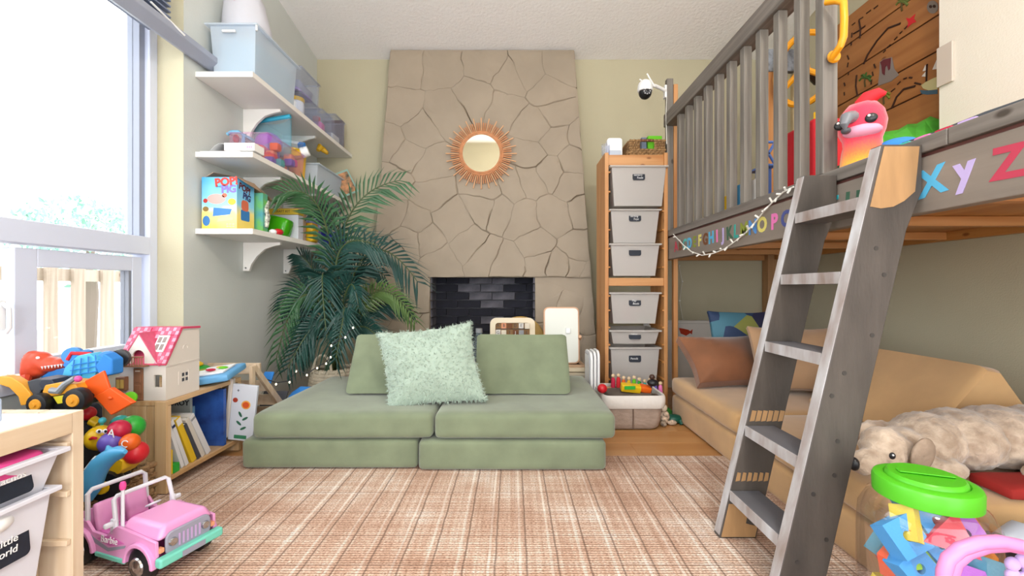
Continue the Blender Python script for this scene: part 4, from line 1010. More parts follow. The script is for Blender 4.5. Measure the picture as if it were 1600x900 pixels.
for (px_, nm, y, cc, h, w_) in ly:
    x = (px_-800)*y/F+.01
    tag(MB().box(x, x+w_, y, y+.12, DZ+.001, 1.245+h*.72).build('book', cc, bevel=.002), f'{nm} standing upright between the loft balusters', 'book')
tag(MB().box(1.36, 1.40, 1.72, 1.85, DZ+.001, DZ+.2).build('green_book', mat('bk_green', '3c6a4a', .6), bevel=.002), 'dark green book with a white top near the fairy lights', 'book')
# wooden panel (play house front) behind
hp = thing('play_panel', 'upright wooden play panel with grey frame on the loft', 'play panel', (1.95, 2.9, DZ))
x0 = (1198-800)*2.95/F; x1 = (1240-800)*2.95/F
MB().box(x0, x0+.05, 2.93, 2.97, DZ+.001, 2.36).build('panel_post', 'amber', hp, bevel=.003)
MB().box(x0-.02, x1+.05, 2.92, 2.96, 2.30, 2.45).build('panel_header', 'grey_blue_y', hp, bevel=.003)
MB().box(x1-.01, x1+.08, 2.94, 2.97, DZ+.001, 2.30).build('panel_board', mat('panel_cream', 'c8b58a', .7, var=.1), hp, bevel=.003)
# yellow steering wheel and grab handle
sw = thing('steering_wheel', 'yellow plastic steering wheel toy behind the balusters', 'steering wheel', (1.9, 2.7, 2.3))
q = P(1256, 108, 2.74); rr = .16
Msw = TR(q, (0, R(0), R(-52)))
MB().tube([Msw @ Vector((rr*cos(a*pi/14), 0, rr*1.38*sin(a*pi/14))) for a in range(28)], .019, 8, closed=True).build('rim', mat('toy_yellow', 'f2a51c', .35), sw, smooth=True)
for a in (R(90), R(210), R(330)):
    MB().tube([Msw @ Vector((0,-.02,0)), Msw @ Vector((rr*cos(a), 0, rr*1.38*sin(a)))], .017, 8).build('spoke', 'toy_yellow', sw, smooth=True)
MB().ell(Msw @ Vector((0,-.02,0)), (.04,.04,.04)).build('hub', 'toy_yellow', sw, smooth=True)
MB().tube([Msw @ Vector((0,0,0)), Msw @ Vector((0,.22,-.02))], .02, 8).build('axle', 'pl_black', sw, smooth=True)
gh = thing('grab_handle', 'yellow grab handle bolted to the grey gate post', 'handle', (LX+.05, 1.52, 2.0))
hd = [P(1291,3,1.50), P(1308,1,1.47), P(1318,4,1.45), P(1319,30,1.45), P(1318,58,1.45), P(1313,72,1.46), P(1300,90,1.50)]
MB().tube(hd, .0115, 10).build('grip', 'toy_yellow', gh, smooth=True)
MB().lathe([(0,0),(.02,0),(.022,.006),(.018,.014),(0,.014)], 16, TR(P(1301,90,1.515)+Vector((0,0,0)), (R(90),0,0))).build('foot', 'toy_yellow', gh, smooth=True)
MB().ell(P(1303,89,1.495), (.008,.004,.008)).build('bolt', 'chrome', gh, smooth=True)
# dark blanket at the near end of the loft
bk_ = thing('folded_quilt', 'dark folded quilt with pink and blue patches at the loft edge', 'quilt', (1.25, 1.1, DZ))
vs = []
MB().soft((1.22, 1.06, DZ+.066), (.16, .52, .11), .03, 6, nz=.006, ns=9).build('quilt', mat('quilt_dark', '3f444c', .9), bk_, smooth=True)
for k, cc in enumerate(('mt_teal','mt_pink','mt_crimson','mt_lilac')):
    MB().soft((1.142, 1.27-.06*k, DZ+.102), (.012, .045, .02), .004, 3).build('patch', cc, bk_, smooth=True)

# ================================================================ SECURITY CAMERA ON THE CORNER POST
sc = thing('security_camera', 'white and black dome security camera with antennas on loft post', 'camera', (LX-.01, 3.05, 2.25))
cq = P(1008, 140, 2.98)
MB().ell(cq+Vector((0,0,.018)), (.05,.05,.05)).build('housing', 'white_plastic', sc, smooth=True)
MB().lathe([(.05,.02),(.051,.0),(.05,-.012),(.046,-.015)], 20, Matrix.Translation(cq)).build('collar', 'white_plastic', sc, smooth=True)
bl_ = MB().ell(cq+Vector((0,-.002,-.022)), (.044,.044,.045)).build('lens_ball', 'black_plastic', sc, smooth=True)
MB().lathe([(0,0),(.026,0),(.026,.004),(0,.004)], 18, TR(cq+Vector((.0,-.04,-.03)), (R(80),0,0))).build('lens_ring', 'dark_grey', bl_, smooth=True)
for k in range(8):
    a = 2*pi*k/8; MB().ell(cq+Vector((.02*cos(a),-.046,-.03+.02*sin(a))), .0035, n=8, k=5).build('led', 'chalk', bl_, smooth=True)
MB().tube([cq+Vector((.04,.0,.03)), cq+Vector((.075,.02,.035)), Vector((LX-.012, 3.06, cq.z+.03))], .012, 8).build('arm', 'white_plastic', sc, smooth=True)
MB().box(LX-.016, LX-.0005, 3.055, 3.095, cq.z-.02, cq.z+.07).build('mount_plate', 'white_plastic', sc, bevel=.004)
MB().tube([cq+Vector((.065,.0,.02)), cq+Vector((.01,-.01,.105))], .005, 6).build('antenna', 'white_plastic', sc, smooth=True)
MB().tube([cq+Vector((.03,.03,.05)), cq+Vector((-.03,.03,.085))], .005, 6).build('antenna', 'white_plastic', sc, smooth=True)
MB().tube([(LX-.006, 3.05, cq.z-.02), (LX-.012, 3.045, cq.z-.15), (LX-.006, 3.05, cq.z-.35)], .003, 5).build('cable', 'white_cord', sc)

# ================================================================ LADDER
la = thing('loft_ladder', 'leaning grey stained wooden ladder up to the loft', 'ladder', (.8, 1.32, 0))
mat('bare_wood', 'b48c60', .6, var=.2, vs=9, stretch=(3,3,.6))
mat('ladder_grey', '524b46', .6, var=.35, vs=7, stretch=(2,2,.5), bump=.1, bs=60)
mat('ladder_edge', 'b3b4b8', .55, var=.35, vs=9, stretch=(2,2,.5), tint='8b7b74')
SW, slope = .125, .236
def string_x(z): return .688+slope*z
for (y0, y1, zt_, nm) in ((1.15, 1.188, 1.225, 'near'), (1.452, 1.49, 1.222, 'far')):
    # wide face board
    st_ = MB()
    top = zt_
    prof = [(string_x(.0105), .0105), (string_x(.0105)+SW, .0105), (string_x(1.0)+SW-.005, 1.0), (LX-.006, 1.10), (LX-.006, top), (string_x(top), top)]
    st_.prism(prof, -y1, -y0, XZ()).build('stringer', 'ladder_grey', la, bevel=.003)
    # worn front edge
    MB().add([(string_x(.02)-.0012, y0+.002, .02), (string_x(top-.004)-.0012, y0+.002, top-.004), (string_x(top-.004)-.0012, y1-.002, top-.004), (string_x(.02)-.0012, y1-.002, .02),
              (string_x(.02)+.002, y0+.002, .02), (string_x(top-.004)+.002, y0+.002, top-.004), (string_x(top-.004)+.002, y1-.002, top-.004), (string_x(.02)+.002, y1-.002, .02)],
             [(0,1,2,3),(7,6,5,4),(0,4,5,1),(1,5,6,2),(2,6,7,3),(3,7,4,0)]).build('worn_edge', 'ladder_edge', la)
# bare wood patches where the stain stops
def patch(y, pts): MB().prism([(string_x(z)+u*SW, z) for (u, z) in pts], -y, -y+.0015, XZ()).build('bare_patch', 'bare_wood', la)
patch(1.1500, [(.06,1.06),(.3,1.055),(.55,1.06),(.75,1.075),(.93,1.1),(.80,1.219),(.06,1.219)])
patch(1.4520, [(.05,.015),(.95,.015),(.95,.05),(.62,.06),(.60,.10),(.95,.115),(.95,.12),(.05,.125)])
for k in range(6):
    patch(1.4520, [(.08+.15*k,.40),(.2+.15*k,.402),(.2+.15*k,.435),(.08+.15*k,.437)]); patch(1.4520, [(.08+.15*k,.20),(.19+.15*k,.203),(.17+.15*k,.228),(.08+.15*k,.23)])
# rungs
for i, py_ in enumerate((343, 437, 540, 670, 770)):
    d = 1.47; z = CZ-(py_-450)*1.47/F
    x = string_x(z)
    MB().box(x+.004, x+.10, 1.189, 1.451, z-.017, z+.017).build('rung', mat('rung_grey', '6c6c72', .6, var=.25, vs=8, stretch=(1,.3,1)), la, bevel=.003)
    MB().box(x+.0015, x+.006, 1.189, 1.451, z-.0165, z+.0165).build('worn_edge', 'ladder_edge', la)
for (z, u) in ((.95,.4),(.88,.7),(.62,.35),(.56,.2),(.30,.3),(.35,.65),(.18,.8),(.12,.3),(.72,.75),(.44,.55)):
    MB().lathe([(0,0),(.006,0),(.006,.001),(0,.001)], 10, TR((string_x(z)+u*SW, 1.1498, z), (R(90),0,0))).build('screw_head', mat('screw', '3c3836', .5), la)
# ================================================================ WALL SHELVES
SHX = -1.406; S1, S2, S3 = 2.02, 1.585, 1.168
mat('shelf_white', 'eceae6', .45)
for (z, lb) in ((S1, 'top white wall shelf holding the large tub'), (S2, 'middle white wall shelf crowded with craft toys'), (S3, 'lowest white wall shelf with the game box')):
    t = thing('wall_shelf', lb, 'shelf', (LW, 3.1, z))
    MB().box(LW+.001, SHX, 2.36, 3.83, z-.03, z).build('shelf_board', 'shelf_white', t, bevel=.002)
    for y in (2.78, 3.27):
        pr = [(LW+.001, z-.031), (LW+.24, z-.031), (LW+.24, z-.048), (LW+.20, z-.055), (LW+.14, z-.075), (LW+.09, z-.12), (LW+.055, z-.17), (LW+.04, z-.215), (LW+.001, z-.215)]
        MB().prism(pr, -y-.02, -y, XZ()).build('shelf_bracket', 'shelf_white', t, bevel=.002)
        MB().lathe([(0,0),(.006,0),(.006,.002),(0,.002)], 10, TR((LW+.02, y-.0005, z-.195), (R(90),0,0))).build('screw', 'chrome', t)
# ---- top shelf
def tub(name, label, x0, x1, y0, y1, z0, h, m, rim=.014, tap=.02, cat='tub', inner=None, lid=None):
    t = thing(name, label, cat, ((x0+x1)/2, (y0+y1)/2, z0))
    z1 = z0+h; a = (x0+tap, x1-tap, y0+tap, y1-tap); o = (x0+rim, x1-rim, y0+rim, y1-rim); w_ = .003
    sh = lambda rc, s: (rc[0]+s, rc[1]-s, rc[2]+s, rc[3]-s)
    ring = lambda rc, z: [(rc[0],rc[2],z),(rc[1],rc[2],z),(rc[1],rc[3],z),(rc[0],rc[3],z)]
    MB().add(ring(a, z0+.001)+ring(o, z1)+ring(sh(o, w_), z1)+ring(sh(a, w_), z0+.004), [(3,2,1,0)]+[(q,(q+1)%4,4+(q+1)%4,4+q) for q in range(4)]+[(4+q,4+(q+1)%4,8+(q+1)%4,8+q) for q in range(4)]+[(8+q,8+(q+1)%4,12+(q+1)%4,12+q) for q in range(4)]+[(12,13,14,15)]).build('tub_body', m, t, bevel=.012, seg=3)
    A = (x0, x1, y0, y1); B = sh(o, w_)
    MB().add(ring(A, z1-.01)+ring(A, z1)+ring(B, z1)+ring(B, z1-.01), [(q,(q+1)%4,4+(q+1)%4,4+q) for q in range(4)]+[(4+q,4+(q+1)%4,8+(q+1)%4,8+q) for q in range(4)]+[(8+q,8+(q+1)%4,12+(q+1)%4,12+q) for q in range(4)]+[(12+q,12+(q+1)%4,(q+1)%4,q) for q in range(4)]).build('tub_rim', m if not lid else lid, t, bevel=.003)
    if lid: MB().box(x0+.004, x1-.004, y0+.004, y1-.004, z1-.002, z1+.006).build('tub_lid', lid, t, bevel=.003)
    for (nm, mb, mm) in (inner or []): mb.build(nm, mm, t, smooth=True)
    return t
mat('cloth_aqua', 'b4e8f4', .9, bump=.5, bs=15)
tb = tub('storage_tub', 'large translucent tub with pale blue contents on the top shelf', -1.70, -1.405, 2.40, 2.90, S1, .29, 'frosted_white', .02, .035, inner=[('contents', MB().soft((-1.553, 2.65, S1+.125), (.222, .42, .235), .04, 7, nz=.01, ns=10), 'cloth_aqua')])
MB().tube([(-1.60, 2.405, S1+.245), (-1.53, 2.405, S1+.245)], .007, 8).build('tub_handle', 'white_plastic', tb, smooth=True)
MB().tube([(-1.415, 2.41, S1+.285), (-1.415, 2.41, S1+.25)], .006, 8).build('tub_clip', 'white_plastic', tb, smooth=True)
wb_ = thing('white_bag', 'white drawstring bag slumped on the large tub', 'bag', (-1.56, 2.55, S1+.291))
vs = []; rings = []
for (z, rx, ry) in ((.0,.125,.12),(.05,.13,.12),(.12,.12,.11),(.2,.105,.1),(.26,.08,.08),(.3,.02,.02)):
    rings.append([Vector((-1.555+z*-.08+rx*cos(a*pi/12), 2.56+ry*sin(a*pi/12), S1+.293+z))+noise.noise_vector(Vector((cos(a*pi/12)*3, sin(a*pi/12)*3, z*14)))*.008 for a in range(24)])
for q in rings[0]: q.z = S1+.293
mb = loft(rings, MB()); mb.add(rings[0], [tuple(range(23,-1,-1))]); mb.build('bag_body', mat('bag_white', 'd9dbe6', .8, bump=.3, bs=12), wb_, smooth=True, ang=180)
for (dx, dz) in ((-.03,.17),(-.018,.172),(.005,.16)): MB().ell((-1.57+dx, 2.452, S1+.293+dz), (.007,.003,.006), n=8, k=5).build('printed_dot', 'mt_crimson', wb_)
lidh = P(450, 75, 3.0)
tag(MB().lathe([(0,0),(.055,0),(.06,.01),(.056,.015),(0,.015)], 20, TR((-1.60, 2.96, S1+.255), (R(75), 0, R(20)))).build('round_tray', 'clear_plastic', smooth=True), 'round clear tray propped behind the large tub', 'tray')
def clearbox(label, x0, x1, y0, y1, z0, h, inner=()):
    return tub('clear_box', label, x0, x1, y0, y1, z0, h, 'clear_plastic', .008, .014, 'box', inner, 'clear_plastic')
clearbox('clear plastic box at the bottom of the stack, yellow-lidded jar inside', -1.68, -1.42, 2.94, 3.24, S1, .155, [('jar', MB().lathe([(.05,0),(.055,.08),(.05,.1)], 14, TR((-1.49, 3.0, S1+.006))), 'white_plastic'), ('jar_lid', MB().lathe([(.055,.1),(.055,.125),(0,.125)], 14, TR((-1.49, 3.0, S1+.006))), 'pl_yellow'), ('blue_jar', MB().lathe([(.05,0),(.05,.11),(0,.11)], 14, TR((-1.62, 3.0, S1+.006))), mat('dusty_blue', '6d86a6', .5))])
clearbox('clear plastic box of grey cloth on top of the stack', -1.68, -1.42, 2.94, 3.24, S1+.163, .165, [('cloth', MB().soft((-1.55, 3.09, S1+.22), (.19, .22, .07), .02, 5, nz=.012, ns=15), mat('cloth_grey', 'b8bccb', .9)), ('cloth', MB().soft((-1.55, 3.07, S1+.185), (.19, .22, .025), .01, 5, nz=.005, ns=15), 'mt_lilac')])
clearbox('clear plastic box of pink toys in the middle of the top shelf', -1.66, -1.42, 3.26, 3.46, S1, .17, [('toy', MB().soft((-1.48, 3.33, S1+.05), (.07, .08, .08), .015, 4), 'pl_pink'), ('toy', MB().soft((-1.57, 3.36, S1+.06), (.07, .1, .1), .015, 4), 'pl_hotpink'), ('toy', MB().soft((-1.5, 3.34, S1+.12), (.05, .05, .04), .01, 4), 'pl_red')])
clearbox('clear plastic box with white paper at the far end of the top shelf', -1.66, -1.41, 3.48, 3.70, S1, .22, [('paper', MB().soft((-1.53, 3.59, S1+.05), (.16, .15, .07), .01, 4), 'mt_paper')])
tag(MB().box(-1.62, -1.45, 3.72, 3.76, S1+.001, S1+.26).build('dark_book', mat('maroon', '5a2028', .6), bevel=.002), 'maroon book at the very end of the top shelf', 'book')
# ---- middle shelf
tag(MB().box(-1.70, -1.48, 2.37, 2.60, S2+.001, S2+.006, TR()).build('paper_stack', 'mt_paper'), 'white sheets of paper on the middle shelf near end', 'paper')
pp = thing('paper_fold', 'curled grey white paper leaning on the wall, middle shelf', 'paper', (-1.66, 2.46, S2+.006))
rows = []
for i in range(8):
    u = i/7; rows.append([Vector((-1.70+.16*u, 2.42+.16*v/3, S2+.007+.085*sin(pi*u)**1.2*(.7+.3*v/3))) for v in range(4)])
o = MB().add([q for r_ in rows for q in r_], [(i*4+j,(i+1)*4+j,(i+1)*4+j+1,i*4+j+1) for i in range(7) for j in range(3)]).build('sheet', mat('paper_grey', 'cfd2d4', .8), pp, smooth=True); o.modifiers.new('s', 'SOLIDIFY').thickness = .002
wbx = thing('white_carton', 'small flat white carton at the front of the middle shelf', 'carton', (-1.44, 2.40, S2+.006))
MB().box(-1.565, -1.40, 2.365, 2.46, S2+.007, S2+.05).build('carton', 'white_paint', wbx, bevel=.002)
for k in range(3): MB().box(-1.44+.01*k, -1.435+.01*k, 2.364, 2.366, S2+.02, S2+.032).build('print_mark', 'mt_pink', wbx)
rg = random.Random(11)
inn = []
for k in range(26):
    cc = rg.choice(['pl_red','pl_orange','pl_blue','pl_violet','pl_hotpink','pl_yellow','pl_teal','pl_peach'])
    inn.append(('craft_piece', MB().soft((rg.uniform(-1.60,-1.45), rg.uniform(2.58,2.92), S2+.03+.11*rg.random()), (.055,.055,.05), .012, 3), cc))
tub('clear_bin', 'clear bin full of bright craft pieces on the middle shelf', -1.65, -1.412, 2.52, 2.98, S2, .165, 'pink_tint', .006, .014, 'bin', inn)
zb = thing('zip_bag', 'clear zip bag with turquoise seal holding a purple ball', 'bag', (-1.60, 2.86, S2+.12))
MB().ell((-1.60, 2.86, S2+.205), (.085,.075,.075)).build('purple_ball', 'mt_purple', zb, smooth=True)
bs_ = MB(); rows = []
for i in range(9):
    u = i/8
    for sgn in (1,):
        rows.append([Vector((-1.69+.24*u, 2.85-.08*sin(pi*u)*(1-j/6), S2+.12+.225*j/6+.04*u*(j/6))) for j in range(7)])
o = MB().add([q for r_ in rows for q in r_], [(i*7+j,(i+1)*7+j,(i+1)*7+j+1,i*7+j+1) for i in range(8) for j in range(6)]).build('bag_front', 'bag_film', zb, smooth=True); o.modifiers.new('s', 'SOLIDIFY').thickness = .001
rows2 = [[q+Vector((0,.07*sin(pi*i/8)+.012,0)) for q in r_] for i, r_ in enumerate(rows)]
MB().add([q for r_ in rows2 for q in r_], [(i*7+j,(i+1)*7+j,(i+1)*7+j+1,i*7+j+1) for i in range(8) for j in range(6)]).build('bag_back', 'teal_film', zb, smooth=True)
MB().tube([r_[-1] for r_ in rows], .014, 8).build('zip_seal', mat('seal', '35b4d8', .35), zb, smooth=True)
hk = thing('blue_hook', 'light blue bent plastic handle poking up from the craft bin', 'handle', (-1.62, 2.55, S2+.15))
MB().tube([P(355,210,2.55), P(362,206,2.55), P(373,206,2.56), P(381,211,2.58), P(380,222,2.6), P(381,232,2.6)], .010, 8).build('bar', mat('hook_blue', '7cc4e8', .4), hk, smooth=True)
MB().tube([P(379,211,2.58), P(388,215,2.62), P(396,220,2.66)], .010, 8).build('bar', 'hook_blue', hk, smooth=True)
tag(MB().ell(P(369, 217, 2.62), (.018,.018,.026)).build('red_bead', 'pl_red', smooth=True), 'small red bead beside the light blue handle', 'bead')
yt = thing('yellow_tub', 'open yellow plastic tub behind the craft bin', 'tub', (-1.56, 3.1, S2))
MB().lathe([(.07,0),(.085,.215),(.088,.215),(.088,.225),(.08,.225),(.066,.006),(0,.006)], 24, TR((-1.54, 3.065, S2))).build('cup', 'pl_yellow', yt, smooth=True)
gb = thing('glue_bottle', 'yellow bottle with white cap lying on the craft bin', 'bottle', (-1.46, 2.98, S2+.17))
a_, b_2 = P(458, 243, 3.0), P(482, 236, 3.02)
MB().tube([a_, a_.lerp(b_2, .55)], .036, 14).build('bottle', 'pl_yellow', gb, smooth=True)
MB().tube([a_.lerp(b_2, .56), b_2], [.037, .034], 14).build('cap', 'white_plastic', gb, smooth=True)
bb = thing('blue_tube', 'white and blue carton lying behind the glue bottle', 'carton', (-1.5, 3.03, S2+.2))
a_, b_2 = P(440, 222, 3.06), P(476, 228, 3.06)
MB().tube([a_, a_.lerp(b_2,.75)], .022, 4).build('carton', 'white_plastic', bb); MB().tube([a_.lerp(b_2,.75), b_2], .023, 4).build('carton_end', 'pl_blue', bb)
yk = thing('yellow_banana', 'yellow curved toy banana beyond the open yellow tub', 'toy banana', (-1.45, 3.4, S2+.16))
MB().tube([P(497,235,3.4), P(500,230,3.42), P(505,234,3.44), P(512,240,3.44)], [.015,.028,.024,.012], 10).build('peel', mat('mustard', 'd8a91e', .5), yk, smooth=True)
cr = thing('crumpled_film', 'crumpled clear cellophane wrapper behind the craft bin', 'wrapper', (-1.47, 2.98, S2+.2))
vs = [Vector((-1.50+.07*(i%5)/4, 2.99+.02*noise.noise(Vector((i*1.3,.4,.2))), S2+.17+.10*(i//5)/4))+noise.noise_vector(Vector((i*.9,i*.3,1)))*.016 for i in range(25)]
MB().add(vs, [(r_*5+c_, r_*5+c_+1, r_*5+c_+6, r_*5+c_+5) for r_ in range(4) for c_ in range(4)]).build('film', 'clear_plastic', cr)
tub('white_bin', 'frosted white bin at the far end of the middle shelf', -1.68, -1.40, 3.16, 3.64, S2, .17, 'frosted_white', .016, .035, 'bin')
bpy.data.objects['yellow_tub'].location.z += .0
pc_ = thing('picture_card', 'glossy picture card leaning off the far end of the middle shelf', 'card', (-1.42, 3.66, S2))
Mc = TR((-1.405, 3.66, S2+.14), (R(90), R(-28), R(35)))
MB().box(-.075, .075, -.10, .10, -.003, .003, Mc).build('card', mat('card_teal', '8fb8ae', .3), pc_)
MB().box(-.062, .062, -.085, .085, .003, .0045, Mc).build('picture', mat('card_art', 'c98a5a', .4, var=.9, vs=22, tint='2f4a40'), pc_)
# ---- bottom shelf
gbx = thing('game_box', 'blue and yellow game box with open cardboard flap, lowest shelf', 'game box', (-1.605, 2.47, S3))
m, t, N, L, b = nt('game_art'); MATS['game_art'] = m
tc = N.new('ShaderNodeTexCoord'); sp_ = N.new('ShaderNodeSeparateXYZ'); L.new(tc.outputs['Object'], sp_.inputs[0])
nn_ = N.new('ShaderNodeTexNoise'); nn_.inputs['Scale'].default_value = 14; nn_.inputs['Detail'].default_value = 1; L.new(tc.outputs['Object'], nn_.inputs['Vector'])
ad = N.new('ShaderNodeMath'); ad.operation = 'MULTIPLY_ADD'; ad.inputs[1].default_value = .09; L.new(nn_.outputs[0], ad.inputs[0]); L.new(sp_.outputs[2], ad.inputs[2])
mp = N.new('ShaderNodeMapRange'); mp.inputs[1].default_value = .02; mp.inputs[2].default_value = .33; L.new(ad.outputs[0], mp.inputs[0])
r = N.new('ShaderNodeValToRGB'); L.new(mp.outputs[0], r.inputs[0])
for i in range(2): r.color_ramp.elements.new(.5)
for e, (p_, c_) in zip(r.color_ramp.elements, ((.0,'f0c832'),(.36,'f2df86'),(.5,'8fd3ee'),(1,'4aa6e2'))): e.position = p_; e.color = lin(c_)
L.new(r.outputs[0], b.inputs['Base Color']); b.inputs['Roughness'].default_value = .3
GX0, GX1, GY0, GY1, GH = -1.70, -1.508, 2.385, 2.545, .285
MB().box(GX0, GX1, GY0, GY1, S3+.001, S3+GH).build('carton', 'game_art', gbx)
fc = GY0-.0006
text('lettering', 'POP!', .060, FACE_CAM(-1.565, fc, S3+.258, R(6)), mat('ltr_red', 'd8412e', .5), gbx, bold=.003)
text('lettering', 'THE', .016, FACE_CAM(-1.608, fc, S3+.232, R(4)), mat('ltr_teal', '3a7a9a', .5), gbx)
text('lettering', 'PiG', .056, FACE_CAM(-1.552, fc, S3+.218, R(3)), mat('ltr_violet', '8a78c8', .5), gbx, bold=.003)
def disc(cx, cz, rx, rz_, mm, nm='printed_shape'): MB().prism([(rx*cos(a*pi/10), rz_*sin(a*pi/10)) for a in range(20)], 0, .0006, FACE_CAM(cx, fc+.0004, cz)).build(nm, mm, gbx)
disc(-1.62, S3+.165, .05, .028, mat('print_pink', 'efb3ac', .5)); disc(-1.535, S3+.15, .022, .018, mat('print_yellow', 'e8c33c', .5)); disc(-1.575, S3+.185, .014, .012, mat('print_coral', 'e8785a', .5))
MB().prism([(-.05,-.03),(.045,-.02),(.055,.01),(-.045,.018)], 0, .0006, FACE_CAM(-1.59, fc+.0003, S3+.10)).build('printed_shape', mat('print_blue', '3f86cc', .5), gbx)
MB().prism([(-.04,-.015),(.045,-.005),(.05,.01),(-.035,.005)], 0, .0006, FACE_CAM(-1.575, fc+.0003, S3+.055)).build('printed_shape', mat('print_sand', 'dcc6a0', .5), gbx)
disc(-1.675, S3+.045, .02, .028, 'print_blue'); disc(-1.68, S3+.155, .012, .012, mat('print_red', 'c8382e', .5)); disc(-1.678, S3+.11, .016, .014, mat('print_brown', '9a7a3a', .5))
for k in range(2):
    for j in range(3): MB().prism(rrect(0,.012,0,.006,.002), 0, .0006, FACE_CAM(-1.565+.016*j, fc+.0003, S3+.012+.012*k)).build('printed_shape', 'print_pink', gbx)
# right side print
text('lettering', 'POP!', .05, FACE_PX(GX1+.0006, 2.455, S3+.235, R(-10)), mat('ltr_maroon', '6a2a3a', .5), gbx, bold=.002); text('lettering', 'PiG', .05, FACE_PX(GX1+.0006, 2.475, S3+.19, R(-10)), mat('ltr_navy', '3a3a78', .5), gbx, bold=.002)
MB().prism(rrect(-.04,.04,-.03,.03,.01), 0, .0006, FACE_PX(GX1+.0002, 2.46, S3+.085)).build('printed_shape', 'print_blue', gbx)
MB().prism(rrect(-.035,.03,-.025,.035,.02), 0, .0006, FACE_PX(GX1+.0004, 2.46, S3+.135)).build('printed_shape', 'print_coral', gbx)
flp = MB().add([(GX1,GY0,S3+GH),(GX1,GY1,S3+GH),(GX1+.03,GY1+.02,S3+GH-.045),(GX1+.025,GY0+.05,S3+GH-.025)], [(0,1,2,3)]).build('box_flap', mat('cardboard', 'b79a80', .85), gbx); flp.modifiers.new('s','SOLIDIFY').thickness = .003
flp = MB().add([(GX1-.08,GY1,S3+GH),(GX1,GY1,S3+GH),(GX1+.05,GY1+.22,S3+GH-.10),(GX1-.0,GY1+.22,S3+GH-.07)], [(0,1,2,3)]).build('box_flap', 'cardboard', gbx); flp.modifiers.new('s','SOLIDIFY').thickness = .003
flp = MB().add([(GX0,GY0+.02,S3+GH),(GX0,GY1,S3+GH),(GX0+.06,GY1,S3+GH+.045),(GX0+.05,GY0+.02,S3+GH+.03)], [(0,1,2,3)]).build('box_flap', 'cardboard', gbx); flp.modifiers.new('s','SOLIDIFY').thickness = .003
dx_ = thing('dinosaur_card', 'green card box with striped dinosaur print behind the game box', 'card box', (-1.56, 2.6, S3))
MB().box(-1.66, -1.475, 2.575, 2.63, S3+.001, S3+.24).build('carton', mat('dino_art', '6fb83a', .5, var=.6, vs=14, tint='4aa0cc'), dx_, bevel=.002)
MB().tube([(-1.468, 2.60, S3+.04), (-1.466, 2.61, S3+.10), (-1.468, 2.60, S3+.15), (-1.467, 2.62, S3+.2)], [.012,.016,.012,.005], 8).build('printed_dinosaur', mat('stripe', 'cfcfc2', .6, var=.9, vs=60, tint='33352f'), dx_)
yb = thing('craft_box', 'white craft box with yellow top band on the lowest shelf', 'craft box', (-1.52, 2.93, S3))
MB().box(-1.64, -1.425, 2.90, 2.97, S3+.001, S3+.165).build('carton', mat('box_white', 'dfe3ee', .5), yb, bevel=.002)
MB().box(-1.642, -1.423, 2.898, 2.972, S3+.166, S3+.205).build('band', mat('band_yellow', 'd8b83a', .5), yb)
text('lettering', 'CRAFT KIT', .022, FACE_CAM(-1.53, 2.8975, S3+.187), 'pl_black', yb)
cbx = thing('cardboard_box', 'plain cardboard box beside the white craft box', 'box', (-1.44, 3.05, S3))
MB().box(-1.60, -1.428, 2.985, 3.02, S3+.001, S3+.225).build('carton', 'cardboard', cbx, bevel=.002)
lg = thing('lime_container', 'translucent lime green container lying on the lowest shelf', 'container', (-1.47, 2.8, S3))
MB().soft((0,0,0), (.135, .12, .12), .025, 6, M=TR((-1.497, 2.80, S3+.072), (0, R(14), R(8)))).build('container', 'lime_film', lg, smooth=True)
rp = thing('red_toy', 'red and white toy at the front edge of the lowest shelf', 'toy', (-1.45, 2.68, S3))
MB().ell((-1.44, 2.68, S3+.022), (.028,.04,.02)).build('shell', 'pl_red', rp, smooth=True); MB().ell((-1.45, 2.64, S3+.018), (.022,.025,.016)).build('tip', 'white_plastic', rp, smooth=True)
for (k, lb) in ((0, 'yellow dough pot resting on the shelf by the palm'), (1, 'yellow dough pot stacked on another by the palm')):
    t = thing('dough_pot', lb, 'pot', (-1.455, 3.15, S3+.068*k))
    q = (-1.445+.0*k, 3.10, S3+.001+.068*k)
    MB().soft((q[0],q[1],q[2]+.026), (.10,.10,.05), .015, 5).build('pot', 'pl_yellow', t, smooth=True)
    MB().soft((q[0],q[1],q[2]+.056), (.09,.09,.022), .008, 5).build('lid', mat('lid_yellow', 'e0ac18', .35), t, smooth=True)
pb = thing('puzzle_box', 'white and purple puzzle box half hidden by palm leaves', 'puzzle box', (-1.5, 3.25, S3))
MB().box(-1.66, -1.43, 3.19, 3.26, S3+.001, S3+.19).build('carton', mat('puzzle_blue', 'c3c8ea', .5, var=.4, vs=18, tint='4a4fb0'), pb, bevel=.002)
bb2 = thing('blue_crate', 'deep blue plastic crate at the far end of the lowest shelf', 'crate', (-1.46, 3.6, S3))
MB().box(-1.60, -1.42, 3.5, 3.72, S3+.001, S3+.13).build('crate', mat('deep_blue', '2c2fa8', .4), bb2, bevel=.006)

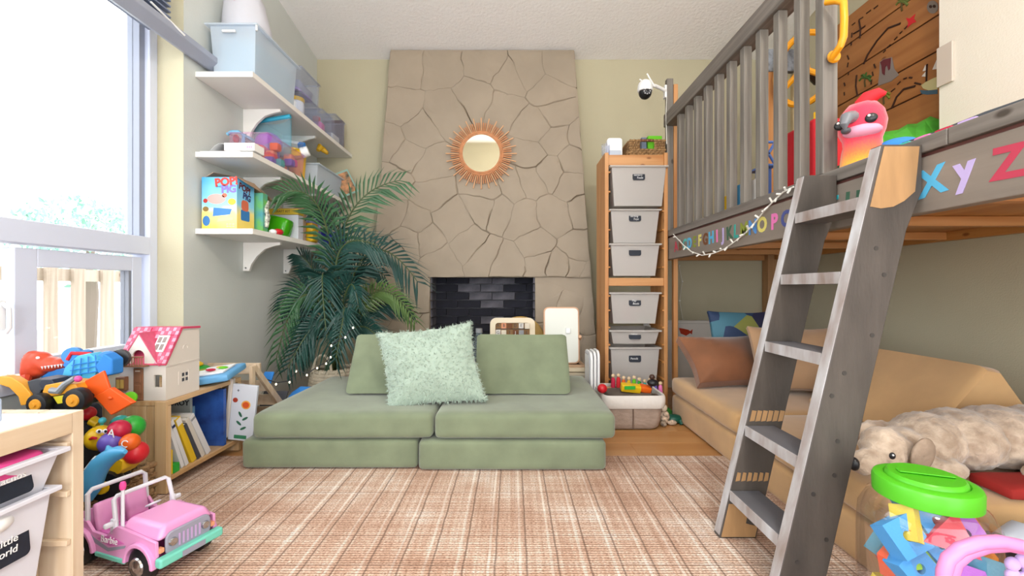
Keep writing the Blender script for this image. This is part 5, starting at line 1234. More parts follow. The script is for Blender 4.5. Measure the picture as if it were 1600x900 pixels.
# ================================================================ PALM
pb_ = Vector((-1.24, 3.02, 0))
pot = thing('palm_plant', 'artificial areca palm with dark green fronds in a woven basket', 'palm', pb_)
mat('rope', 'd8cbb4', .9, var=.2, vs=30)
for k in range(13):
    z = .012+.0225*k; rr = .115+.035*sin(pi*k/14)
    MB().tube([pb_+Vector((rr*cos(a*pi/12), rr*sin(a*pi/12), z)) for a in range(24)], .0125, 6, closed=True).build('basket_coil', 'rope', pot, smooth=True)
for k in range(16):
    a = 2*pi*k/16; MB().tube([pb_+Vector((.145*cos(a), .145*sin(a), .22)), pb_+Vector((.135*cos(a+.2), .135*sin(a+.2), .30))], .008, 6).build('basket_weave', 'rope', pot, smooth=True)
MB().tube([pb_+Vector((-.02+.06*cos(a*pi/8), -.13, .29+.11*sin(a*pi/8))) for a in range(9)], .009, 8).build('basket_handle', 'rope', pot, smooth=True)
MB().lathe([(0,.24),(.12,.24),(.12,.25),(0,.255)], 18, Matrix.Translation(pb_)).build('moss', mat('moss', '3a3a2c', .95), pot)
mat('frond_dark', '1d463f', .42, var=.25, vs=5); mat('frond_green', '3a6640', .42, var=.25, vs=5); mat('frond_light', '55703a', .42, var=.25, vs=5)
mat('stem_green', '4b5a34', .5)
FR = [ # base px, control px, tip px, depth base, depth tip, material, length of leaflets
 ((528,470),(515,300),(624,282),3.0,2.90,'g',.175),((522,470),(520,280),(446,300),3.0,2.66,'g',.165),
 ((530,480),(505,345),(592,385),2.95,2.80,'d',.185),((535,490),(570,320),(652,440),3.0,2.95,'d',.18),((525,500),(490,340),(512,540),2.92,2.72,'d',.17),
 ((520,510),(470,390),(432,560),2.95,2.82,'g',.14),((520,520),(480,400),(440,480),3.05,3.0,'d',.13),((528,530),(510,450),(450,575),2.88,2.74,'d',.14),
 ((530,500),(548,440),(525,560),2.84,2.70,'d',.13),((538,520),(590,400),(648,500),3.0,2.9,'l',.11),((540,530),(580,450),(640,482),3.05,3.0,'d',.12),
 ((535,540),(560,480),(600,540),2.9,2.80,'d',.13),((525,500),(540,380),(600,430),3.1,3.1,'d',.13),((520,500),(470,430),(470,520),3.08,3.0,'d',.12),
 ((530,500),(550,400),(560,480),2.9,2.75,'d',.12),((525,540),(500,480),(470,560),3.0,2.95,'d',.12),((525,520),(500,420),(470,400),3.1,3.1,'d',.12),((530,480),(540,330),(500,330),3.05,3.0,'d',.13)]
stem0 = pb_+Vector((0,0,.25))
rp_ = random.Random(9)
for (bp_, cp_, tp_, d0, d1, mk, ll) in FR:
    A = P(bp_[0], bp_[1], d0); C_ = P(cp_[0], cp_[1], (d0+d1)/2); T = P(tp_[0], tp_[1], d1)
    for q in (A, C_, T): q.x = max(q.x, LW+.06)
    for q in (C_, T): q.y = max(q.y, 2.62)
    path = bez(A, C_, T, 26)
    low = bez(stem0+Vector((rp_.uniform(-.05,.05), rp_.uniform(-.05,.05), 0)), (stem0+A)/2+Vector((0,0,.03)), A, 5)
    full = low[:-1]+path
    fr_ = MB().tube(full, [.009-.006*i/(len(full)-1) for i in range(len(full))], 6)
    o = fr_.build('frond_stem', 'stem_green', pot, smooth=True)
    lf = MB()
    for i in range(4, 27):
        for hlf in (0,):
            f_ = min(i+hlf, 25.99); k = int(f_); p = path[k].lerp(path[k+1], f_-k) if k < 26 else path[26]
            tdir = (path[min(k+1, 26)]-path[max(k-1, 0)]).normalized()
            u = (f_-4)/22
            L_l = ll*(.62+.75*sin(pi*min(1, .15+u*.78))**.7)
            view = Vector((0,-1,0)); side = tdir.cross(view)
            side = side.normalized() if side.length > .1 else Vector((1,0,0))
            for sg in (-1, 1):
                ang = R(58-26*u+rp_.uniform(-5,5))
                d_ = (tdir*cos(ang)+side*sg*sin(ang)).normalized()
                bend = Vector((0, rp_.uniform(-.012,.012), -.25*L_l))
                p1 = p+d_*L_l*.42+Vector((0,-.014,.03*L_l)); p2 = p+d_*L_l+bend
                wv = tdir*(.0128)+Vector((0,.003*sg,0))
                lf.add([p-wv*.4, p+wv*.4, p1-wv, p1+wv, p2, p1+Vector((0,-.004,.002))], [(0,1,5),(0,5,2),(1,3,5),(2,5,4),(5,3,4)])
    m_ = {'d':'frond_dark','g':'frond_green','l':'frond_light'}[mk]
    tag(lf.build('leaflets', m_, o), kind='stuff')
# keep everything inside the room
for o in [c_ for c_ in pot.children]:
    for c2 in [o]+list(o.children):
        for v in c2.data.vertices:
            w_ = v.co+pb_
            if w_.x < LW+.012: v.co.x = LW+.012-pb_.x
            if w_.y > BW-.01: v.co.y = BW-.01-pb_.y
# fairy lights in and below the palm
pl_ = thing('string_lights', 'dark cord of warm fairy lights strung under the palm', 'string lights', (-1.35, 2.9, .5))
ctl = [(408,590,2.42),(432,598,2.5),(453,595,2.6),(463,578,2.68),(480,584,2.68),(496,573,2.68),(510,566,2.66),(517,556,2.66),(518,538,2.66),(540,525,2.66),(552,510,2.66)]
lp = [P(*c_) for c_ in ctl]
MB().tube(lp, .003, 5).build('cord', 'dark_grey', pl_)
mat('warm_bulb', 'fff0c8', .3, em=3.0)
for c_ in ctl[1:]:
    q = P(*c_)-Vector((0,.004,.008)); MB().ell(q, (.0052,.0052,.0065), n=8, k=6).build('bulb', 'warm_bulb', pl_, smooth=True)
# ================================================================ LOW PINE BOOKCASE BY THE WINDOW
BX0, BX1, BY0, BY1, BZ = -1.838, -1.40, 1.77, 2.25, .385
bk = thing('bookcase', 'low pine bookcase under the window with the dollhouse on top', 'bookcase', (-1.62, 2.0, 0))
MB().box(BX0, BX1, BY0, BY1, BZ-.02, BZ).build('top_board', 'pine_y', bk, bevel=.002)
for i in range(5):
    w_ = (BX1-BX0)/5
    MB().box(BX0+w_*i+.0008, BX0+w_*(i+1)-.0008, BY0, BY0+.02, .012, BZ-.0205).build('end_board', 'pine', bk, bevel=.002, seg=1)
    MB().box(BX0+w_*i+.0008, BX0+w_*(i+1)-.0008, BY1-.02, BY1, .012, BZ-.0205).build('end_board', 'pine', bk, bevel=.002, seg=1)
MB().box(BX1-.045, BX1+.004, BY0-.012, BY0-.0005, .012, BZ+.0).build('front_post', 'pine', bk, bevel=.002)
MB().box(BX0, BX1, BY0+.021, BY1-.021, .055, .075).build('lower_shelf', 'pine_y', bk, bevel=.002)
MB().box(BX0+.004, BX0+.014, BY0+.021, BY1-.021, .08, BZ-.021).build('back_panel', 'pine_y', bk)
def book(label, yb, zb, lean, th, h, w, m, pm='mt_paper', x1=BX1-.012, extra=None):
    """spine faces the room; leans with its top towards the camera"""
    t = thing('book', label, 'book', (x1-w/2, yb, zb), rot=(R(lean), 0, 0), group='books in the low bookcase')
    MB().box(-w/2, w/2-.004, -th/2+.002, th/2-.002, .004, h-.004).build('pages', pm, t, local=True)
    for s in (-1, 1): MB().box(-w/2, w/2, s*th/2-.0015, s*th/2+.0015, .0, h).build('cover', m, t, local=True)
    MB().box(w/2-.004, w/2+.0005, -th/2, th/2, 0, h).build('spine', m, t, local=True, bevel=.002)
    if extra: extra(t, w, th, h)
    return t
def band(mm, z0, z1): return lambda t, w, th, h: MB().box(w/2+.0005, w/2+.0012, -th/2, th/2, z0, z1).build('spine_band', mm, t, local=True)
zs = .0765
mat('bk_white', 'e6e6ea', .5); mat('bk_yellow', 'eac22a', .5); mat('bk_dark', '4a4c56', .5); mat('bk_cream', 'ddd6cc', .5)
book('white paperback nearest the bookcase end panel', 1.868, zs, 20, .014, .23, .19, 'bk_white')
book('thin white book leaning left of the yellow one', 1.893, zs, 22, .016, .235, .20, 'bk_white', extra=band('mt_navy', .20, .212))
book('yellow spined book leaning in the bookcase', 1.935, zs, 24, .026, .24, .20, 'bk_yellow', extra=band('mt_offwhite', .205, .235))
book('dark grey book leaning behind the yellow one', 1.967, zs, 26, .018, .20, .19, 'bk_dark')
book('cream board book leaning right of the dark grey one', 1.993, zs, 27, .02, .225, .19, 'bk_cream')
book('thick white book leaning furthest along the row', 2.028, zs, 28, .026, .235, .20, 'bk_white', extra=band('mt_grey', .21, .22))
lo_b = thing('book', 'yellow and green picture book lying low at the bookcase end', 'book', (-1.45, 1.83, zs))
MB().box(-1.58, -1.405, 1.794, 1.802, zs, zs+.10).build('cover', 'bk_yellow', lo_b); MB().box(-1.46, -1.402, 1.803, 1.835, zs, zs+.035).build('pages', 'mt_green', lo_b)
cd_ = thing('book', 'pale hardback with black title standing at the back', 'book', (-1.58, 2.06, zs))
MB().box(-1.74, -1.52, 2.055, 2.07, zs, zs+.26).build('cover', mat('bk_pale', 'c8d0cc', .5), cd_); text('lettering', 'CORDUROY', .034, FACE_CAM(-1.62, 2.0542, zs+.225), mat('ink_grey', '44484c', .6), cd_, bold=.001)
bl_b = thing('book', 'glossy dark blue picture book facing out near the far end', 'book', (-1.5, 2.13, zs))
MB().box(-1.62, -1.405, 2.12, 2.14, zs, zs+.275).build('cover', mat('bk_blue', '2f5aa8', .25, var=.6, vs=12, tint='283a78'), bl_b)
sb = thing('book', 'small light blue book between the pale hardback and dark blue book', 'book', (-1.60, 2.09, zs))
MB().box(-1.66, -1.53, 2.085, 2.10, zs, zs+.20).build('cover', mat('bk_sky', '8ec4e6', .4), sb)
fl_b = thing('book', 'white flower-print board book sticking out of the bookcase end', 'book', (-1.36, 2.2, zs), rz=R(0))
Mf = TR((-1.372, 2.185, zs+.002), (R(3), R(7), R(4)))
MB().box(-.055, .065, 0, .018, 0, .285, Mf).build('cover', mat('bk_flower', 'dfe4f0', .4), fl_b, bevel=.003)
MB().box(-.075, -.055, -.004, .022, .01, .31, Mf).build('spine', mat('bk_flower_spine', 'e6dcd2', .5), fl_b, bevel=.004)
fz = lambda x, z: Mf @ TR((x, -.0008, z), (R(90), 0, 0))
for (x, z, r_, cc) in ((.018,.185,.022,'f0b052'),(.018,.185,.016,'dc5a24'),(-.035,.205,.012,'b0402a')):
    MB().lathe([(0,0),(r_,0),(r_,.0008),(0,.0008)], 16, fz(x,z) @ TR((0,0,.0006 if cc == 'dc5a24' else 0))).build('printed_flower', mat('fl_'+cc, cc, .5), fl_b)
for (x, z, a) in ((-.005,.135,-60),(.02,.115,35),(-.008,.09,-40),(.015,.065,30)):
    MB().prism([(.016*cos(k*pi/6), .006*sin(k*pi/6)) for k in range(12)], 0, .0008, fz(x,z) @ Matrix.Rotation(R(a),4,'Z')).build('printed_leaf', mat('fl_leaf', '2f6a52', .5), fl_b)
MB().prism(rrect(-.03,.03,-.009,.009,.002), 0, .0008, fz(.005,.02)).build('printed_band', mat('fl_green', '3a8a62', .5), fl_b)
MB().box(-.006,.006,-.0012,.0012,0,.0008, fz(-.025,.255)).build('printed_cross', 'bk_dark', fl_b); MB().box(-.0012,.0012,-.006,.006,0,.0008, fz(-.025,.255)).build('printed_cross', 'bk_dark', fl_b)

# ================================================================ DOLLHOUSE
HX0, HX1, HY0, HY1, HZ0 = -1.60, -1.375-.03, 1.755+.02, 1.965, BZ
HX1 = -1.412; sx_ = .0
dh = thing('dollhouse', 'white toy dollhouse with pink tiled roof and brown door', 'dollhouse', (-1.5, 1.86, BZ))
mat('house_white', 'ece4dc', .45); mat('roof_pink', 'd9496e', .4); mat('roof_tile', 'dc5f80', .45, var=.15, vs=30); mat('door_brown', '9a6a4c', .5)
W_ = HX1-HX0; eave, ridge = BZ+.15, BZ+.288
yr = HY0+.085
# end walls (profile in y,z)
prof = [(HY0, BZ+.001), (HY1, BZ+.001), (HY1, ridge-.012), (yr, ridge-.008), (HY0, eave)]
MB().prism(prof, HX1-.008, HX1, YZ()).build('end_wall', 'house_white', dh)
MB().prism(prof, HX0, HX0+.008, YZ()).build('end_wall', 'house_white', dh)
# front wall in pieces round the openings
fx = lambda u: HX0+W_*u
wins = []
fw = MB()
fw.box(fx(0)+.0082, fx(.30), HY0, HY0+.008, BZ+.001, eave); fw.box(fx(.52), fx(.74), HY0, HY0+.008, BZ+.001, eave); fw.box(fx(.92), fx(1)-.0082, HY0, HY0+.008, BZ+.001, eave)
fw.box(fx(.74), fx(.92), HY0, HY0+.008, BZ+.001, BZ+.055); fw.box(fx(.74), fx(.92), HY0, HY0+.008, BZ+.105, eave); fw.box(fx(.30), fx(.52), HY0, HY0+.008, BZ+.135, eave)
fw.build('front_wall', 'house_white', dh)
MB().box(HX0+.008, HX1-.008, HY0+.008, HY1, BZ+.001, BZ+.006).build('house_floor', 'house_white', dh)
MB().box(HX0+.008, HX1-.008, HY0+.008, HY1, eave-.01, eave-.004).build('upper_floor', 'house_white', dh)
dr = MB().box(fx(.31), fx(.51), HY0-.004, HY0+.003, BZ+.002, BZ+.132).build('door', 'door_brown', dh, bevel=.002)
for z in (.03, .075): MB().box(fx(.35), fx(.47), HY0-.006, HY0-.003, BZ+z, BZ+z+.035).build('door_panel', 'door_brown', dr, bevel=.002)
MB().box(fx(.36), fx(.46), HY0-.006, HY0-.003, BZ+.12, BZ+.124).build('door_plate', 'mt_cream', dr)
# roof plane with tiles
sl = math.atan2(ridge-eave, yr-HY0); Lr = math.hypot(ridge-eave, yr-HY0)
Mr = TR((HX0-.006, HY0-.004, eave-.002), (sl, 0, 0))
MB().box(0, W_+.012, -.004, Lr+.004, 0, .005, Mr).build('roof', 'roof_pink', dh)
tile = None
for r_ in range(10):
    for c_ in range(13):
        if .30*13 > c_ and False: continue
        y0 = r_*(Lr/10); x0 = c_*((W_+.012)/13)
        u = (x0+.008)/(W_+.012)
        if .64 < u < .92 and 3 <= r_ <= 7: continue          # skylight
        if abs(u-.44) < .36*(1-(r_/10)) : continue  # dormer
        MB().box(x0+.0008, x0+(W_+.012)/13-.0008, y0+.0012, y0+Lr/10+.002, .0052, .009, Mr).build('roof_tile', mat('tile_reflection', 'eaa0b8', .4) if (c_+r_) % 2 == 0 else 'roof_tile', dh)  # alternate tiles paler: reflections on the roof put into the colour
MB().box(W_*.66, W_*.90, Lr*.32, Lr*.78, .006, .011, Mr).build('skylight_frame', 'white_plastic', dh)
for a in (0, 1):
    for c_ in (0, 1): MB().box(W_*(.69+.105*a), W_*(.765+.105*a), Lr*(.37+.2*c_), Lr*(.53+.2*c_), .0112, .0122, Mr).build('skylight_pane', mat('pane_grey', '9a8f8a', .2), dh)
MB().prism([(yr-.006, ridge-.002), (HY1, ridge-.008), (HY1, ridge), (yr-.002, ridge+.006)], HX0-.006, HX1+.006, YZ()).build('ridge_cap', 'roof_pink', dh)
MB().tube([(HX1+.003, HY0-.004, eave), (HX1+.003, yr, ridge+.002), (HX1+.003, HY1, ridge-.002)], .004, 6).build('roof_trim', 'roof_pink', dh)
# dormer gable with arched opening and balcony
dcx = fx(.44); dw, dz = .078, .122
gm = MB(); arch = [(-.024,0),(-.024,.035)]+[(.024*cos(R(180-k*22.5)), .035+.024*sin(R(180-k*22.5))) for k in range(1,8)]+[(.024,.035),(.024,0)]
outer = [(-dw,0)]+[(-dw+dw*k/5, dz*k/5) for k in range(1,6)]+[(dw*k/5, dz-dz*k/5) for k in range(1,6)]
# left and right halves around the arch
A = [(-dw,0),(0,dz),(0,.059)]+[(p[0],p[1]) for p in reversed(arch) if p[0] < -.0005]
B = [(dw,0)]+[(p[0],p[1]) for p in reversed(arch) if p[0] > .0005]+[(0,.059),(0,dz)]
for pl2 in (A, B): gm.prism(pl2, -.003, .003, FACE_CAM(dcx, HY0-.004, eave-.001))
gm.build('dormer_wall', 'house_white', dh)
for s in (-1, 1):
    p0 = Vector((dcx+s*(dw+.006), HY0-.010, eave-.008)); p1 = Vector((dcx, HY0-.010, eave+dz+.004)); bk1 = Vector((dcx, yr-.012, eave+dz+.004)); bk0 = Vector((dcx+s*(dw+.006), HY0+.006, eave-.008))
    o = MB().add([p0, p1, bk1, bk0], [(0,1,2,3)]).build('dormer_roof', 'roof_tile', dh); o.modifiers.new('s','SOLIDIFY').thickness = .004
bal_ = MB().box(dcx-.045, dcx+.045, HY0-.04, HY0-.008, eave-.006, eave-.001).build('balcony', 'door_brown', dh)
MB().tube([(dcx-.044, HY0-.038, eave+.034), (dcx+.044, HY0-.038, eave+.034)], .003, 6).build('balcony_rail', 'door_brown', bal_)
for k in range(9): MB().tube([(dcx-.04+.01*k, HY0-.038, eave-.001), (dcx-.04+.01*k, HY0-.038, eave+.034)], .002, 5).build('balcony_baluster', 'door_brown', bal_)
# side window and panel relief
for a in (0, 1):
    for c_ in (0, 1): MB().box(HX1, HX1+.0012, 1.862+.02*a, 1.874+.02*a, BZ+.06+.022*c_, BZ+.074+.022*c_).build('window_pane', 'bk_dark', dh)
MB().box(HX1, HX1+.002, 1.842, 1.858, BZ+.05, BZ+.105).build('shutter', 'house_white', dh); MB().box(HX1, HX1+.002, 1.898, 1.914, BZ+.05, BZ+.105).build('shutter', 'house_white', dh)
MB().box(HX1, HX1+.003, HY0+.002, HY1, eave-.012, eave-.006).build('string_course', 'house_white', dh)
MB().tube([(HX1+.001, 1.88+.014*cos(k*pi/8), BZ+.2+.014*sin(k*pi/8)) for k in range(9)], .0015, 5).build('arch_relief', 'house_white', dh)
# little bay with yellow windows
bay = MB().box(fx(0)-.0, fx(.2), HY0-.02, HY0-.0005, BZ+.045, BZ+.10).build('bay_window', 'door_brown', dh, bevel=.002)
for k in range(2): MB().box(fx(.03+.085*k), fx(.095+.085*k), HY0-.022, HY0-.0195, BZ+.055, BZ+.09).build('bay_pane', mat('pane_amber', 'f0c86a', .4), bay)
# toys lying behind the dollhouse on the bookcase
tp = thing('activity_tablet', 'light blue flat activity toy on the far end of the bookcase', 'toy', (-1.5, 2.1, BZ))
MB().soft((0,0,0), (.24,.22,.035), .012, 6, M=TR((-1.465, 2.12, BZ+.035), (R(6), R(-8), R(10)))).build('base', mat('tab_blue', '6fb4ea', .4), tp, smooth=True)
MB().soft((0,0,0), (.17,.14,.012), .005, 4, M=TR((-1.46, 2.11, BZ+.058), (R(6), R(-8), R(10)))).build('face', 'white_plastic', tp, smooth=True)
for (dx, dy, cc) in ((-.05,.02,'mt_olive'),(.03,.03,'pl_yellow'),(.02,-.03,'mt_crimson'),(.06,.0,'pl_lime')): MB().ell((-1.46+dx, 2.11+dy, BZ+.066-dx*-.14), (.022,.02,.006), n=10, k=6).build('button', cc, tp, smooth=True)
hb = thing('bead_maze', 'green and yellow rounded toy behind the dollhouse', 'toy', (-1.60, 2.16, BZ))
MB().ell((-1.60, 2.16, BZ+.052), (.10,.075,.03)).build('shell', 'pl_green', hb, smooth=True); MB().ell((-1.60, 2.15, BZ+.082), (.07,.05,.018)).build('top', 'pl_yellow', hb, smooth=True)

# ================================================================ BOOK RACK AND CLUTTER BEYOND THE BOOKCASE
rk = thing('book_rack', 'pale wooden slanted book rack against the grey wall', 'book rack', (-1.52, 2.5, 0))
for x in (-1.70, -1.39):
    MB().prism([(2.30,0),(2.33,0),(2.33,.43),(2.30,.43)], x, x+.018, YZ()).build('side_post', 'pine_pale', rk, bevel=.002)
    MB().prism([(2.3305,.0),(2.70,.0),(2.70,.05),(2.3305,.05)], x, x+.018, YZ()).build('side_foot', 'pine_pale_y', rk, bevel=.002)
    MB().prism([(2.3305,.40),(2.3305,.44),(2.69,.09),(2.66,.055)], x, x+.018, YZ()).build('side_rail', 'pine_pale', rk, bevel=.002)
for k, (y, z) in enumerate(((2.40,.40),(2.47,.29),(2.55,.19),(2.62,.10))):
    MB().box(-1.68, -1.392, y, y+.016, z-.03, z+.03).build('ledge', 'pine_pale_y', rk, bevel=.002)
for k, (lb, x0, x1, y, z, cc, h) in enumerate((('small blue book on the slanted rack', -1.45, -1.395, 2.492, .262, 'mt_blue', .11), ('cream magazine lying on the slanted rack', -1.66, -1.50, 2.577, .165, 'bk_cream', .14), ('black and white picture book low on the slanted rack', -1.55, -1.40, 2.642, .075, 'bk_dark', .15))):
    o = MB().box(x0, x1, 0, .01, 0, h, TR((0, y, z), (R(-32), 0, 0))).build('book', cc, bevel=.002); tag(o, lb, 'book', 'books on the slanted rack')
pd = thing('blue_paddle', 'blue plastic paddle lying left of the couch', 'paddle', (-1.33, 2.62, .2))
MB().tube([P(440,640,2.62), P(452,630,2.62), P(462,622,2.62), P(475,614,2.62), P(487,609,2.64)], [.012,.03,.042,.045,.02], 10).build('blade', 'mt_blue', pd, smooth=True)
MB().tube([P(440,640,2.62), P(428,650,2.6), P(405,668,2.58)], .009, 8).build('handle', 'white_plastic', pd, smooth=True)
tag(MB().soft((-1.19, 2.93, .155), (.14, .10, .29), .02, 5).build('grey_bin', mat('bin_grey', 'a9acae', .7), smooth=True), 'plain grey fabric bin between the couch and the palm basket', 'bin') if False else None

# ================================================================ LOW WHITE-TOPPED PINE STORAGE UNIT, NEAR LEFT
UX0, UX1, UY0, UY1, UZ = -1.55, -1.11, .25, 1.13, .53
un = thing('storage_unit', 'low pine storage unit with white top in the near left corner', 'storage unit', (-1.33, .7, 0))
MB().box(UX0, UX1-.012, UY0, UY1-.032, UZ-.018, UZ-.001).build('top_board', mat('laminate_white', 'f4f3f1', .4), un, bevel=.002)
MB().box(UX1-.012, UX1, UY0, UY1-.0305, UZ-.052, UZ).build('front_rail', 'pine_pale_y', un, bevel=.002)
MB().box(UX1-.030, UX1-.013, UY0, UY1-.0305, UZ-.052, UZ-.019).build('inner_rail', 'pine_pale_y', un)
for i in range(5):
    w_ = (UX1-UX0)/5
    MB().box(UX0+w_*i+.0006, UX0+w_*(i+1)-.0006, UY1-.03, UY1, .0105, UZ).build('side_stave', 'pine_pale', un, bevel=.002, seg=1)
    MB().box(UX0+w_*i+.0006, UX0+w_*(i+1)-.0006, UY0-.03, UY0, .0105, UZ).build('side_stave', 'pine_pale', un, bevel=.002, seg=1)
for z in (.458, .335, .212, .09):
    MB().box(UX0+.01, UX1-.004, UY1-.042, UY1-.0305, z-.014, z).build('runner', 'pine_pale', un, bevel=.002)
mb1 = MB().soft((-1.24, .93, .437), (.25, .24, .05), .02, 6, nz=.01, ns=18)
bin_('shallow frosted bin of hot pink toys in the low unit', UX0+.02, UX1+.012, .775, 1.085, .452, .10, 'frosted_milk', ['Nachos', 'Props'], .405, 'bins in the low pine unit', 'px', 'chalk', .12, .062, .955, [('pink_toys', mb1, 'mt_hotpink')])
inner2 = [('red_toy', MB().soft((-1.17, .99, .32), (.07,.07,.05), .02, 4, nz=.01, ns=20), 'mt_crimson'), ('orange_toy', MB().ell((-1.2, .90, .325), (.07,.06,.035)), 'mt_peach'), ('white_toy', MB().ell((-1.14, .95, .325), (.03,.04,.022)), 'white_plastic'), ('toy_fill', MB().soft((-1.32, .93, .22), (.3,.2,.2), .03, 4), 'mt_grey')]
bin_('deep frosted bin of mixed toys below the pink toys', UX0+.02, UX1+.004, .765, 1.072, .362, .26, 'frosted_milk', ['Little', 'World'], .265, 'bins in the low pine unit', 'px', 'chalk', .12, .075, .955, inner2)
bt = thing('blue_box', 'pale blue open box on the white top of the low unit', 'box', (-1.3, 1.0, UZ))
q0 = P(22, 615, 1.05)
MB().box(-1.50, -1.205, .86, 1.03, UZ+.0, UZ+.055).build('box_body', mat('box_blue', 'b8c8e0', .5), bt, bevel=.004)
MB().box(-1.49, -1.215, .87, 1.02, UZ+.0552, UZ+.058).build('box_inside', mat('box_in', '8a9ab0', .6), bt)

# ================================================================ TOYS PILED BY THE WINDOW
cr_ = thing('toy_chest', 'dark fabric toy chest behind the low unit, under the digger', 'toy chest', (-1.67, 1.4, 0))
MB().box(-1.842, -1.51, 1.165, 1.405, .0105, .42).build('chest', mat('chest_cloth', '4c4a52', .9), cr_, bevel=.01)
MB().box(-1.843, -1.505, 1.163, 1.41, .405, .424).build('chest_lid', 'chest_cloth', cr_, bevel=.004)
# digger
dg = thing('toy_digger', 'yellow and black toy digger with orange bucket on the toy chest', 'toy digger', (-1.62, 1.5, .425))
D_ = 1.50
def dp(x, y, d=D_): return P(x, y, d)
mat('dig_yellow', 'eaa12a', .4)
def plate(name, pts, d, th, m, par, bev=.003):
    vs = [dp(x, y, d) for (x, y) in pts]; back = [v+Vector((0, th, 0)) for v in vs]; n = len(vs)
    return MB().add(vs+back, [tuple(range(n)), tuple(range(2*n-1, n-1, -1))]+[(i, n+i, n+(i+1)%n, (i+1)%n) for i in range(n)]).build(name, m, par, bevel=bev)
plate('chassis', [(48,640),(45,622),(70,612),(120,608),(135,620),(130,634),(100,640)], D_, .09, 'black_plastic', dg)
plate('hood', [(66,612),(70,602),(90,598),(117,600),(122,608),(120,612),(68,622)], D_-.004, .085, 'dig_yellow', dg)
plate('cab_block', [(42,596),(56,592),(80,594),(84,602),(64,610),(58,622),(50,624)], D_+.005, .075, 'dark_grey', dg)
plate('seat', [(60,600),(64,593),(80,593),(86,601),(66,610)], D_, .06, mat('seat_navy', '232a3a', .5), dg)
plate('loader_arm', [(-4,588),(16,589),(34,600),(48,616),(48,632),(32,634),(28,620),(14,606),(-4,600)], D_-.002, .03, 'dig_yellow', dg)
plate('loader_arm', [(-4,588),(16,589),(34,600),(48,616),(48,632),(32,634),(28,620),(14,606),(-4,600)], D_+.06, .03, 'dig_yellow', dg)
MB().tube([dp(80,610,D_-.008), dp(92,611,D_-.008), dp(102,600,D_-.008), dp(118,590,D_-.008)], [.011,.012,.010,.009], 8).build('lever', mat('lever_grey', '8f949a', .35), dg, smooth=True)
MB().ell(dp(122,592,D_-.006), (.012,.01,.011)).build('lever_knob', 'pl_hotpink', dg, smooth=True)
plate('badge', [(83,620),(104,617),(103,629),(90,631)], D_-.006, .004, mat('badge_yellow', 'e6d62a', .5), dg, 0)
for (x, y, r_, d) in ((122,624,.040,D_-.012),(64,640,.036,D_-.012),(118,622,.04,D_+.07),(60,638,.036,D_+.07)):
    c_ = dp(x, y, d); c_.z = max(c_.z, .414+r_)
    wl = MB().lathe([(0,-.018),(r_*.6,-.018),(r_*.95,-.016),(r_,-.008),(r_,.008),(r_*.95,.016),(r_*.6,.018),(0,.018)], 20, TR(c_, (R(90),0,0))).build('wheel', 'black_plastic', dg, smooth=True)
    MB().lathe([(0,0),(r_*.55,0),(r_*.5,.004),(r_*.2,.004),(r_*.16,.008),(0,.008)], 16, TR(c_+Vector((0,-.018,0)), (R(90),0,0))).build('wheel_hub', 'dig_yellow', wl, smooth=True)
mat('bucket_orange', 'f25f1c', .4)
plate('bucket_back', [(132,595),(161,579),(171,607),(146,622),(133,612)], D_+.03, .010, 'bucket_orange', dg)
plate('bucket_floor', [(147,620),(171,606),(207,630),(173,649)], D_+.02, .02, 'bucket_orange', dg)
MB().ell(dp(172,622,D_+.018), (.008,.005,.006)).build('bucket_rivet', 'bucket_orange', dg, smooth=True)
tag(MB().lathe([(0,-.006),(.022,-.006),(.024,.0),(.022,.006),(0,.006)], 18, TR(P(203,622,1.62), (R(70),0,R(20)))).build('green_counter', 'pl_lime', smooth=True), 'small lime green counter beside the orange bucket', 'counter')
# dinosaur
dn = thing('toy_dinosaur', 'red orange plastic tyrannosaur head and body lying by the window', 'toy dinosaur', (-1.72, 1.60, .43))
mat('dino_red', 'e0502e', .45, var=.15, vs=14)
DD = 1.66
dm = MB()
for (x, y, rx, ry, rz_) in ((-10,590,.10,.05,.055),(18,585,.08,.05,.06),(38,578,.055,.045,.06),(52,570,.05,.04,.055),(62,565,.045,.036,.04),(78,569,.05,.032,.03),(94,568,.035,.026,.022),(60,580,.035,.03,.022),(44,592,.03,.03,.04)):
    dm.ell(P(x, y, DD), (rx, ry, rz_))
for i in range(len(dm.v)): dm.v[i].x = max(dm.v[i].x, WX+.012)
o = dm.build('body', 'dino_red', dn, smooth=True); md = o.modifiers.new('r','REMESH'); md.mode = 'VOXEL'; md.voxel_size = .006; md.use_smooth_shade = True
MB().ell(P(59,559,DD-.035), (.007,.004,.005)).build('eye', 'chalk', dn, smooth=True)
for k in range(7): MB().lathe([(.004,0),(0,-.012)], 6, Matrix.Translation(P(66+5*k, 572.5-.6*k, DD-.03))).build('tooth', 'chalk', dn)
MB().tube([P(40,590,DD-.03), P(38,600,DD-.05), P(44,606,DD-.06)], [.018,.014,.006], 8).build('arm', 'dino_red', dn, smooth=True)
